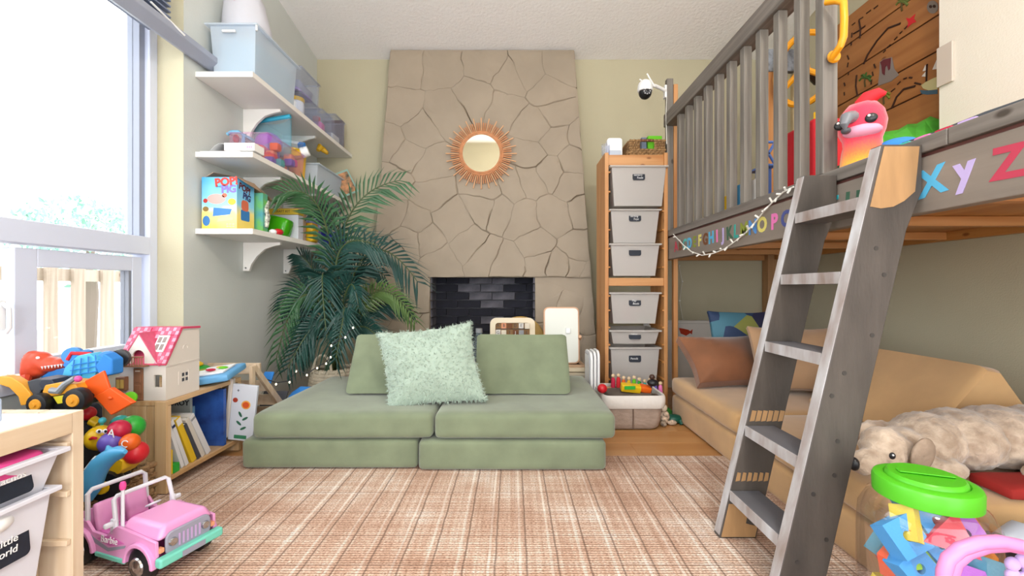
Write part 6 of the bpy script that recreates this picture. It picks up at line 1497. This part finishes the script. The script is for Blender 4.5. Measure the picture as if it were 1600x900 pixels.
# blue truck
bt_ = thing('blue_truck', 'blue and turquoise toy truck heaped behind the digger', 'toy truck', (-1.68, 1.70, .43))
TD = 1.65
plate('truck_bed', [(96,588),(101,574),(120,556),(139,552),(153,562),(148,590),(106,600)], TD-.05, .05, mat('truck_cyan', '4fb8e2', .4), bt_, .004)
plate('truck_side', [(148,572),(161,552),(175,562),(175,586),(155,590)], TD-.06, .05, 'mt_blue', bt_, .006)
plate('truck_hull', [(60,590),(82,576),(100,572),(106,600),(152,588),(152,606),(139,612),(113,612),(63,600)], TD, .05, mat('truck_blue', '2f86d8', .4), bt_, .008)
plate('bed_frame', [(96,572),(105,556),(115,548),(125,552),(120,558),(103,576)], TD-.03, .06, 'truck_blue', bt_, .006)
for k in range(4): MB().tube([P(116+11*k, 562-2.5*k, TD-.056), P(112+13*k, 590-3*k, TD-.056)], .0025, 5).build('grid_bar', 'truck_blue', bt_)
for k in range(3): MB().tube([P(110-2*k+2, 571+8*k, TD-.056), P(160, 563+8*k, TD-.056)], .0025, 5).build('grid_bar', 'truck_blue', bt_)
MB().tube([P(106,562,TD-.03), P(112,552,TD-.03), P(140,553,TD-.02), P(160,560,TD-.02)], .007, 8).build('red_rail', 'mt_red', bt_, smooth=True)
for (x, y) in ((115,556),(168,562)):
    MB().lathe([(0,-.015),(.03,-.015),(.034,0),(.03,.015),(0,.015)], 18, TR(P(x,y,TD-.01), (R(80),0,R(25)))).build('wheel', 'truck_blue', bt_, smooth=True)
MB().lathe([(0,-.015),(.032,-.015),(.036,0),(.032,.015),(0,.015)], 18, TR(P(187,560,TD+.03), (R(80),0,R(25)))).build('wheel', 'black_plastic', bt_, smooth=True)
plate('truck_leg', [(115,600),(127,596),(127,628),(117,632)], 1.62, .03, 'truck_blue', bt_, .006)

# wicker toy basket and its toys
wicker_box('toy_basket', 'brown wicker basket of toys beside the pine bookcase', -1.80, -1.425, 1.43, 1.725, .0105, .155, 'wicker_dark', 'basket', .011, 7)
tag(MB().soft((-1.68, 1.578, .215), (.20, .25, .39), .04, 6, nz=.006, ns=14).build('toy_sack', mat('sack_dark', '2c2f3c', .9), smooth=True), 'dark cloth sack inside the wicker toy basket', 'sack')
cp_ = thing('toy_caterpillar', 'colourful ball-bodied toy caterpillar with yellow face and letters', 'toy caterpillar', (-1.45, 1.6, .2))
CD = 1.60
def ball(name, x, y, r, m, d=CD, par=cp_): return MB().ell(P(x, y, d), r*d/F, n=18, k=12).build(name, m, par, smooth=True)
hd_ = ball('head', 156, 684, 19, 'pl_yellow', CD-.05)
ball('body_ball', 174, 692, 17, 'pl_violet', CD-.08); b1 = ball('body_ball', 186, 672, 15.5, 'pl_crimson', CD-.06); ball('body_ball', 206, 667, 17.5, 'pl_green', CD)
ball('body_ball', 196, 696, 16, 'pl_green', CD+.03); b2 = ball('body_ball', 203, 691, 13.5, 'pl_orange', CD-.08); ball('body_ball', 200, 712, 17, 'pl_green', CD+.03); b3 = ball('body_ball', 212, 707, 17, 'pl_red', CD-.06); ball('body_ball', 188, 662, 13, 'pl_teal', CD+.03)
text('lettering', 'A', .04, FACE_CAM(*(P(189,672,CD-.06)+Vector((0,-.0375,0))), R(-10)), 'chalk', b1); text('lettering', 'C', .036, FACE_CAM(*(P(207,689,CD-.08)+Vector((0,-.032,0))), R(-10)), 'chalk', b2); text('lettering', 'E', .03, FACE_CAM(*(P(211,665,CD)+Vector((0,-.0415,0)))), 'mt_mint', b1)
text('lettering', '2', .03, FACE_CAM(*(P(204,702,CD-.06)+Vector((0,-.041,.0)))), 'chalk', b3)
for dx in (-3, 7): 
    e = MB().ell(P(158+dx, 674, CD-.088), (.011,.006,.008), n=10, k=6).build('eye', 'chalk', hd_, smooth=True); MB().ell(P(158+dx, 674, CD-.094), (.005,.003,.005), n=8, k=5).build('pupil', 'pl_black', hd_, smooth=True)
MB().tube([P(141,686,CD-.09), P(145,684,CD-.096), P(150,685,CD-.1)], .005, 6).build('mouth', 'pl_red', hd_, smooth=True)
MB().tube([P(158,668,CD-.04), P(160,660,CD-.04)], .005, 6).build('antenna', 'pl_teal', hd_); ball('antenna_tip', 160, 657, 5, 'pl_turquoise', CD-.04)
dl_ = thing('toy_dolphin', 'light blue plastic dolphin with white belly propped in the basket', 'toy dolphin', (-1.45, 1.45, .1))
LD = 1.44
MB().tube([P(196,706,LD-.02), P(186,707,LD), P(172,713,LD), P(158,724,LD), P(147,742,LD), P(142,762,LD), P(138,782,LD)], [.006,.022,.026,.030,.032,.03,.012], 14).build('body', 'pl_sky', dl_, smooth=True)
MB().tube([P(176,712,LD), P(170,703,LD), P(168,696,LD)], [.02,.012,.003], 8).build('fin', 'pl_sky', dl_, smooth=True)
MB().tube([P(170,709,LD-.006), P(152,718,LD-.006), P(138,734,LD-.006)], [.006,.014,.012], 8).build('belly', 'white_plastic', dl_, smooth=True)
dt = thing('toy_dumper', 'yellow and black toy dump truck tipped in the wicker basket', 'toy dumper', (-1.45, 1.5, .1))
TD2 = 1.50
plate('dump_body', [(150,738),(178,715),(192,720),(190,735),(176,748),(166,738),(152,748)], TD2, .09, 'pl_yellow', dt, .004)
plate('frame', [(142,752),(170,744),(176,754),(172,772),(150,778)], TD2+.01, .08, 'black_plastic', dt, .006)
for (x, y, r_) in ((168,758,.05),(147,778,.042)):
    c_ = P(x, y, TD2); c_.z = max(c_.z, .06)
    wl = MB().lathe([(0,-.02),(r_*.9,-.02),(r_,-.01),(r_,.01),(r_*.9,.02),(0,.02)], 18, TR(c_, (R(85),0,R(15)))).build('wheel', 'black_plastic', dt, smooth=True)
    MB().lathe([(0,0),(r_*.45,0),(r_*.4,.005),(0,.005)], 12, TR(c_+Vector((0,-.021,0)), (R(85),0,R(15)))).build('wheel_hub', 'pl_yellow', wl, smooth=True)
tag(MB().tube([P(184,768,1.52), P(178,776,1.52), P(172,778,1.5)], [.012,.02,.012], 8).build('red_toy', 'pl_red', smooth=True), 'small red toy at the rim of the wicker basket', 'toy')
tag(MB().ell(P(137,646,1.62), .026).build('red_ball', 'pl_red', smooth=True), 'red ball just behind the low unit near the digger', 'ball')
tag(MB().tube([P(144,657,1.60), P(155,663,1.60)], [.018,.017], 10).build('yellow_block', 'pl_yellow', smooth=True), 'yellow rounded toy piece below the digger wheel', 'toy')
# pink and blue toys low in front of basket
tag(MB().soft((-1.375, 1.40, .10), (.07, .05, .06), .018, 5).build('pink_block', 'mt_pink', smooth=True), 'pink toy wedged between basket and jeep', 'toy') if False else None

# ================================================================ PINK TOY JEEP
jp = thing('toy_jeep', 'pink toy jeep with turquoise bumper on the rug', 'toy jeep', (-1.150, 1.360, .0095), rz=R(-18.4))
mat('jeep_pink', 'f0a3d8', .3, coat=.3); mat('jeep_deep', 'e070c0', .35); mat('jeep_teal', '79d6c2', .4); mat('jeep_grey', '9c9cae', .45); mat('jeep_white', 'e8e8f2', .35)
def jb(mb, name, m, par=jp, **k): return mb.build(name, m, par, local=True, **k)
hw = .074
side = [(-.185,.05),(-.185,.118),(-.15,.122),(-.10,.118),(-.075,.095),(-.02,.092),(.0,.112),(.025,.125),(.17,.108),(.172,.07),(.165,.06)]
# wheel arches cut
arch_f = [(.115+.048*cos(R(a)), .042+.048*sin(R(a))) for a in range(20, 161, 20)]
arch_r = [(-.115+.048*cos(R(a)), .042+.048*sin(R(a))) for a in range(20, 161, 20)]
poly = side + arch_f + [(.06,.04),(-.06,.04)] + arch_r + [(-.17,.05)]
for s in (-1, 1):
    jb(MB().prism(poly, -s*hw-.004, -s*hw+.004, XZ()), 'side_panel', 'jeep_pink', bevel=.002)
hood = MB().frus((.02,.172,-hw,hw), (.03,.165,-hw+.018,hw-.018), .105, .140)
jb(hood, 'hood', 'jeep_pink', bevel=.012, seg=4)
jb(MB().box(-.18,.17,-hw+.004,hw-.004,.045,.055), 'floor_pan', 'jeep_deep')
jb(MB().box(.0,.012,-hw+.004,hw-.004,.05,.118), 'dashboard', 'jeep_deep', bevel=.003)
jb(MB().box(-.186,-.178,-hw,hw,.05,.115), 'tail_gate', 'jeep_pink', bevel=.003)
gr = jb(MB().prism(rrect(-.058,.058,.062,.122,.018), .170, .178, Matrix(((0,0,1,0),(1,0,0,0),(0,1,0,0),(0,0,0,1)))), 'grille', 'jeep_grey', bevel=.003)
for k in range(6): jb(MB().box(.178,.1795,-.028+.0105*k,-.024+.0105*k,.078,.108), 'grille_slot', mat('slot', 'c9a8d8', .4), gr)
for s in (-1, 1): jb(MB().lathe([(0,0),(.011,0),(.009,.005),(0,.006)], 14, TR((.178, s*.042, .095), (0,R(90),0))), 'headlight', 'chrome', gr, smooth=True)
jb(MB().box(.172,.195,-.083,.083,.048,.072), 'bumper', 'jeep_teal', bevel=.006)
jb(MB().box(.195,.1962,-.03,.03,.052,.066), 'number_plate', 'jeep_grey')
for s in (-1, 1):
    jb(MB().box(-.06,.058,s*hw-(.008 if s<0 else 0),s*hw+(.008 if s>0 else 0),.034,.046), 'running_board', 'jeep_teal', bevel=.003)
    fa = [(.115+.056*cos(R(a)), .042+.058*sin(R(a))) for a in range(0, 181, 15)]; fi = [(.115+.046*cos(R(a)), .042+.047*sin(R(a))) for a in range(180, -1, -15)]
    z0, z1 = sorted((-s*hw, -s*(hw+.014)))
    jb(MB().prism(fa+fi, z0, z1, XZ()), 'fender', 'jeep_pink', bevel=.003)
    fa2 = [(p[0]-.23, p[1]) for p in fa]; fi2 = [(p[0]-.23, p[1]) for p in fi]
    jb(MB().prism(fa2+fi2, z0, z1, XZ()), 'fender', 'jeep_pink', bevel=.003)
    jb(MB().box(.16,.176,s*.066-.006,s*.066+.006,.078,.09), 'turn_signal', 'mt_peach', bevel=.002)
    for xw in (.115, -.115):
        r_ = .042
        wl = jb(MB().lathe([(0,-.016),(r_*.8,-.016),(r_,-.01),(r_,.01),(r_*.8,.016),(0,.016)], 20, TR((xw, s*.07, .0425), (R(90),0,0))), 'wheel', 'black_plastic', smooth=True)
        jb(MB().lathe([(.024,0),(.022,.004),(.016,.002),(.008,.006),(0,.007)], 14, TR((xw, s*.07+s*.0165, .0425), (R(-90*s),0,0))), 'hubcap', 'chrome', wl, smooth=True)
# screen, roll bar, seats, mirrors, antenna
jb(MB().tube([(.012,-.072,.115),(-.006,-.068,.185),(-.008,-.060,.192),(-.008,.060,.192),(-.006,.068,.185),(.012,.072,.115)], .0055, 8), 'windscreen_frame', 'jeep_white', smooth=True)
jb(MB().tube([(-.105,-.072,.10),(-.11,-.07,.185),(-.11,-.060,.195),(-.11,.060,.195),(-.11,.07,.185),(-.105,.072,.10)], .006, 8), 'roll_bar', 'jeep_white', smooth=True)
for s in (-1, 1):
    st = jb(MB().soft((-.06, s*.036, .075), (.055,.055,.03), .01, 4), 'seat', 'jeep_deep', smooth=True)
    jb(MB().soft((0,0,0), (.02,.055,.085), .009, 5, M=TR((-.092, s*.036, .115), (0,R(-12),0))), 'seat_back', 'jeep_pink', st, smooth=True)
    jb(MB().soft((.004, s*.084, .128), (.012,.024,.014), .005, 4), 'wing_mirror', 'jeep_white', smooth=True)
    jb(MB().box(-.004,.012,s*.073-.005,s*.073+.005,.10,.14), 'screen_bracket', 'jeep_white', bevel=.003)
jb(MB().tube([(.01,-.0,.16),(-.0,.0,.165)], .003), 'mirror', 'jeep_white') if False else None
jb(MB().tube([(-.02+.016*cos(k*pi/8), .036+.016*sin(k*pi/8), .125+.008*cos(k*pi/8)) for k in range(16)], .003, 6, closed=True), 'steering_wheel', 'jeep_white', smooth=True)
an = jb(MB().tube([(.03,-.068,.12),(.03,-.068,.222)], .0042, 8), 'antenna', 'jeep_white', smooth=True)
jb(MB().lathe([(.006,0),(.0075,.006),(.0075,.014),(.005,.02),(0,.021)], 10, TR((.03,-.068,.218))), 'antenna_tip', 'mt_hotpink', an, smooth=True)
jb(MB().prism([(-.175,.10),(-.12,.104),(-.06,.078),(-.01,.064),(.06,.082),(.055,.074),(-.01,.054),(-.06,.066),(-.12,.092),(-.175,.09)], hw+.0042, hw+.0048, XZ()), 'side_stripe', 'jeep_grey')
jb(MB().prism([(-.055,.082),(.0,.098),(.055,.086),(.0,.070)], hw+.0045, hw+.0052, XZ()), 'side_badge', 'jeep_deep')
text('lettering', 'Barbie', .026, ROOTM[jp.name] @ FACE_CAM(-.005, -hw-.0058, .085, R(2)), 'chalk', jp, shear=.15)

jp.scale = (1.12,)*3
# ================================================================ JAR OF FOAM BLOCKS, NEAR RIGHT
JC = Vector((.935, .985, .0095)); JS = .74
jr = thing('block_jar', 'big clear plastic jar of foam blocks with lime green lid', 'jar', JC)
m, t, N, L, b = nt('jar_clear'); MATS['jar_clear'] = m
tr_ = N.new('ShaderNodeBsdfTransparent'); gs_ = N.new('ShaderNodeBsdfGlossy'); gs_.inputs['Roughness'].default_value = .06; gs_.inputs[0].default_value = (1,.97,.97,1)
lw_ = N.new('ShaderNodeLayerWeight'); lw_.inputs[0].default_value = .25
mx_ = N.new('ShaderNodeMixShader'); mr_ = N.new('ShaderNodeMapRange'); mr_.inputs[3].default_value = .04; mr_.inputs[4].default_value = .5
tr_.inputs[0].default_value = (.96,.95,.95,1)
L.new(lw_.outputs['Facing'], mr_.inputs[0]); L.new(mr_.outputs[0], mx_.inputs[0]); L.new(tr_.outputs[0], mx_.inputs[1]); L.new(gs_.outputs[0], mx_.inputs[2]); L.new(mx_.outputs[0], N['Material Output'].inputs[0])
MB().lathe([(0,.001),(.112,.001),(.121,.012),(.124,.05),(.124,.29),(.120,.325),(.105,.355),(.090,.366),(.088,.39)], 48, Matrix.Translation(JC)).build('jar_body', 'jar_clear', jr, smooth=True)
mat('lid_lime', '58c626', .35)
ld = MB().lathe([(0.0888,.362),(0.0940,.364),(0.0947,.395),(0.0918,.402),(0.0829,.406),(0.0740,.406),(0.0718,.402),(0.0696,.410),(0.0651,.414),(0,.414)], 48, Matrix.Translation(JC)).build('jar_lid', 'lid_lime', jr, smooth=True, ang=35)
MB().box(-.05,.05,-.012,.012,.414,.419, TR(JC, (0,0,R(-20)))).build('lid_rib', 'lid_lime', ld, bevel=.004)
for n_, c_ in dict(f_blue='4f9ee0', f_orange='ef8a2a', f_yellow='e6d24a', f_lime='9fd84a', f_red='e85468', f_purple='c07ae0', f_coral='ee6a4a', f_teal='4a9ab8').items(): mat(n_, c_, .85, bump=.1, bs=200)
def holed(w, h, t, r, M):
    n = 24; out = []; inn_ = []
    for k in range(n):
        a = 2*pi*k/n+pi/4; c_, s_ = cos(a), sin(a); q = 1/max(abs(c_)/(w/2), abs(s_)/(h/2)); out.append((c_*q, s_*q)); inn_.append((c_*r, s_*r))
    return MB().add([(p[0],p[1],z) for z in (-t/2,t/2) for p in out]+[(p[0],p[1],z) for z in (-t/2,t/2) for p in inn_],
      [(i,(i+1)%n,n+(i+1)%n,n+i) for i in range(n)]+[(2*n+(i+1)%n,2*n+i,3*n+i,3*n+(i+1)%n) for i in range(n)]+[(n+i,n+(i+1)%n,3*n+(i+1)%n,3*n+i) for i in range(n)]+[((i+1)%n,i,2*n+i,2*n+(i+1)%n) for i in range(n)], M)
def foam(label, px_, py_, d, kind, m, rot, sz=1.0):
    q = P(px_, py_, d); dv = Vector((q.x-JC.x, q.y-JC.y)); lim = .070
    if dv.length > lim: q.x, q.y = JC.x+dv.x*lim/dv.length, JC.y+dv.y*lim/dv.length
    sz *= 1.22; q.z = min(q.z, .325)
    M = TR(q, [R(a) for a in rot])
    if kind == 'bar':
        mb = holed(.05*sz, .05*sz, .04, .010, M @ TR((-.03*sz,0,0))); mb2 = holed(.05*sz, .05*sz, .04, .010, M @ TR((.0251*sz,0,0))); mb.add(mb2.v, mb2.f)
    elif kind == 'cube': mb = holed(.058*sz, .058*sz, .045, .012, M)
    elif kind == 'tri': mb = MB().prism([(-.04*sz,-.025*sz),(.04*sz,-.025*sz),(0,.035*sz)], -.02, .02, M)
    elif kind == 'half': mb = MB().prism([(.04*sz*cos(R(a)), .04*sz*sin(R(a))-.015) for a in range(0,181,15)], -.02, .02, M)
    else: mb = MB().lathe([(0,-.03),(.026*sz,-.03),(.026*sz,.03),(0,.03)], 16, M)
    tag(mb.build('foam_block', m, smooth=True, ang=30), label, 'foam block', 'foam blocks in the jar')
    return
foam('yellow foam block with a hole at the top left of the jar', 1395, 792, .905, 'cube', 'f_yellow', (70,25,20))
foam('long blue foam bar with two holes across the jar front', 1418, 822, .90, 'bar', 'f_blue', (60,-20,8), 1.15)
foam('long blue foam bar lower down in the jar', 1440, 880, .90, 'bar', 'f_blue', (70,-35,15), 1.1)
foam('lime foam wedge against the left side of the jar', 1372, 840, .95, 'half', 'f_lime', (90,10,40))
foam('orange foam cube low on the left of the jar', 1390, 878, .905, 'bar', 'f_orange', (80,80,10), .9)
foam('red foam triangle in the upper middle of the jar', 1478, 822, .93, 'tri', 'f_red', (75,15,-10), 1.1)
foam('purple foam block right of the red triangle', 1502, 835, .95, 'cube', 'f_purple', (60,-25,-20))
foam('orange foam block with a hole at the jar upper right', 1520, 812, .99, 'cube', 'f_orange', (80,-30,-40))
foam('orange foam block at the lower right of the jar', 1515, 880, .95, 'cube', 'f_orange', (90,5,-30), 1.05)
foam('teal foam block behind the yellow one', 1420, 785, 1.02, 'cube', 'f_teal', (60,20,50))
foam('coral foam block at the top back of the jar', 1455, 775, 1.06, 'bar', 'f_red', (60,30,10))
foam('lime foam half round at the jar bottom front', 1425, 896, .885, 'half', 'f_lime', (80,0,10), .9)
foam('pink red foam block low in the centre of the jar', 1475, 850, .98, 'cube', 'f_red', (40,30,20))
foam('coral foam cylinder at the lower left edge of the jar', 1366, 893, .93, 'cyl', 'f_coral', (30,60,0))
foam('blue foam block deep on the left of the jar', 1378, 862, 1.0, 'cube', 'f_teal', (20,30,40))
foam('purple foam block at the back right of the jar', 1490, 805, 1.06, 'cube', 'f_purple', (50,10,30))
for k, (dx, dy, z, cc, lb) in enumerate(((-.05,-.06,.05,'f_blue','blue'),(.06,-.05,.05,'f_orange','orange'),(0,.05,.05,'f_lime','lime'),(.05,.06,.12,'f_red','red'),(-.06,.05,.12,'f_yellow','yellow'),(.0,-.02,.12,'f_purple','purple'),(.04,-.06,.13,'f_teal','teal'),(-.04,-.02,.19,'f_orange','orange'),(.05,.04,.20,'f_blue','blue'),(-.03,.06,.20,'f_red','red'),(.0,.0,.25,'f_lime','lime'))):
    tag(holed(.06,.06,.05,.013, TR(JC+Vector((dx*.8,dy*.8,z)), (k*.7,k*1.1,k*.5))).build('foam_block', cc, smooth=True, ang=30), f'{lb} foam block deep inside the jar, layer {("bottom","middle","upper")[0 if z<.1 else 1 if z<.16 else 2]}', 'foam block', 'foam blocks in the jar')

kk = 0
for (z, hn) in ((.055,'at the bottom'), (.135,'at half height'), (.215,'near the top')):
    for (a, sn) in ((200,'far left'), (235,'left front'), (270,'front'), (310,'right front'), (345,'far right')):
        cc = ['blue','orange','lime','red','purple','yellow','coral','teal'][(kk*3) % 8]; kk += 1
        r_ = .088; q = JC+Vector((r_*cos(R(a)), r_*sin(R(a)), z+.02*((kk*7) % 3-1)))
        M = TR(q, (kk*1.3, kk*.9, R(a)))
        mb = holed(.066,.066,.05,.013, M) if kk % 3 else MB().prism([(-.034,-.022),(.034,-.022),(0,.034)], -.02, .02, M)
        tag(mb.build('foam_block', 'f_'+cc, smooth=True, ang=30), f'{cc} foam block against the jar wall, {sn} {hn}', 'foam block', 'foam blocks in the jar')
# ================================================================ PLUSH DOG ON THE TAN COUCH
dog = thing('plush_dog', 'cream plush dog lying on the tan couch behind the jar', 'plush dog', (1.5, 1.37, .264))
m, t, N, L, b = nt('dog_plush'); MATS['dog_plush'] = m
tc = N.new('ShaderNodeTexCoord'); n1 = N.new('ShaderNodeTexNoise'); n1.inputs['Scale'].default_value = 22; n1.inputs['Detail'].default_value = 5; L.new(tc.outputs['Object'], n1.inputs['Vector'])
r = N.new('ShaderNodeValToRGB'); L.new(n1.outputs[0], r.inputs[0]); r.color_ramp.elements[0].position = .35; r.color_ramp.elements[0].color = lin('9c8672'); r.color_ramp.elements[1].position = .62; r.color_ramp.elements[1].color = lin('c4b09c')
L.new(r.outputs[0], b.inputs['Base Color']); b.inputs['Roughness'].default_value = .95; b.inputs['Sheen Weight'].default_value = .4
bp = N.new('ShaderNodeBump'); bp.inputs['Strength'].default_value = .9; bp.inputs['Distance'].default_value = .02; L.new(n1.outputs[0], bp.inputs['Height']); L.new(bp.outputs[0], b.inputs['Normal'])
d_ = MB()
for (x, y, z, rx, ry, rz_) in ((1.20,1.335,.345,.07,.066,.064),(1.19,1.335,.372,.05,.05,.042),(1.135,1.31,.318,.058,.042,.036),(1.098,1.302,.311,.03,.034,.026),(1.28,1.37,.335,.08,.08,.066),(1.38,1.395,.352,.10,.10,.088),(1.50,1.41,.352,.12,.115,.096),(1.63,1.415,.356,.13,.12,.10),(1.76,1.41,.356,.13,.12,.10),(1.86,1.40,.345,.09,.11,.088),
                              (1.20,1.465,.345,.10,.034,.030),(1.12,1.47,.345,.04,.036,.032),(1.28,1.46,.345,.08,.05,.05),(1.70,1.285,.315,.10,.045,.046),(1.60,1.26,.298,.06,.04,.032),(1.34,1.29,.30,.06,.04,.034)):
    d_.ell((x, y, z), (rx, ry, rz_))
for v in d_.v: v.z = max(v.z, .266)
o = d_.build('body', 'dog_plush', dog, smooth=True)
md = o.modifiers.new('r','REMESH'); md.mode = 'VOXEL'; md.voxel_size = .008; md.use_smooth_shade = True
sm_ = o.modifiers.new('sm','SMOOTH'); sm_.factor = .5; sm_.iterations = 4
tx = bpy.data.textures.new('fur_lumps', 'CLOUDS'); tx.noise_scale = .022; ds_ = o.modifiers.new('d','DISPLACE'); ds_.texture = tx; ds_.strength = .013; ds_.mid_level = .5
MB().ell((0,0,0), (.046,.015,.058), TR((1.252, 1.268, .352), (R(14),R(-28),R(10)))).build('ear', mat('dog_ear', 'b09a86', .95, var=.2, vs=25, bump=.6, bs=40), dog, smooth=True)
MB().ell((1.072, 1.295, .316), (.014,.017,.02)).build('nose', 'pl_black', dog, smooth=True)
e = MB().ell((1.158, 1.262, .352), (.009,.006,.010)).build('eye', 'pl_black', dog, smooth=True); MB().ell((1.156, 1.257, .356), .003, n=6, k=4).build('glint', 'chalk', e)
rbk = tag(MB().soft((1.62, 1.24, .283), (.52, .12, .036), .014, 6, nz=.006, ns=10).build('red_blanket', mat('red_blanket', 'a82822', .9), smooth=True), 'red blanket edge under the plush dog', 'blanket')
dog.location.x -= .055; dog.location.z += .006
# pink bag with double handle, near right corner
pbag = thing('pink_bag', 'pink toy bag with round double handles in the near right corner', 'bag', (.95, .68, 0))
mat('bag_pink', 'e88fc6', .4)
MB().soft((.96, .67, .14), (.26, .18, .255), .04, 7).build('bag_body', 'mt_hotpink', pbag, smooth=True)
for (dy, dz) in ((0,0),(.03,-.006)):
    pts = [(1474,925),(1475,893),(1482,873),(1500,858),(1530,848),(1562,846),(1592,852),(1630,866)]
    MB().tube([P(x, y, .70+dy)+Vector((.012 if dy else 0, 0, dz)) for (x, y) in pts], .0105, 10).build('handle', 'bag_pink', pbag, smooth=True)
tm = thing('toy_tote', 'dark tote of toys on the floor by the couch end', 'tote', (1.28, 1.03, 0))
MB().soft((1.30, 1.04, .115), (.34, .20, .21), .03, 6, nz=.006, ns=10).build('tote', mat('tote_dark', '3a2c30', .9), tm, smooth=True)
MB().box(1.12, 1.46, .915, .932, .19, .225).build('tote_band', 'mt_peach', tm, bevel=.005)
st_ = thing('silver_toy', 'silver grey plastic toy on the dark tote at the right edge', 'toy', (1.22, 1.05, .23))
MB().tube([(1.16,1.03,.245),(1.20,1.03,.26),(1.25,1.02,.25),(1.30,1.02,.235)], [.022,.032,.028,.02], 12).build('body', mat('silver_pl', 'aab0bc', .3), st_, smooth=True)
MB().ell((1.27,1.0,.27), (.03,.02,.022)).build('fin', 'mt_lilac', st_, smooth=True)
pf = thing('purple_flower', 'pale purple plastic flower toy at the right bottom corner', 'toy', (.93, .72, .27))
for k in range(5): MB().ell(P(1594,890,.74)+Vector((.016*cos(k*1.257),0,.016*sin(k*1.257))), (.012,.008,.012)).build('petal', 'mt_lilac', pf, smooth=True)
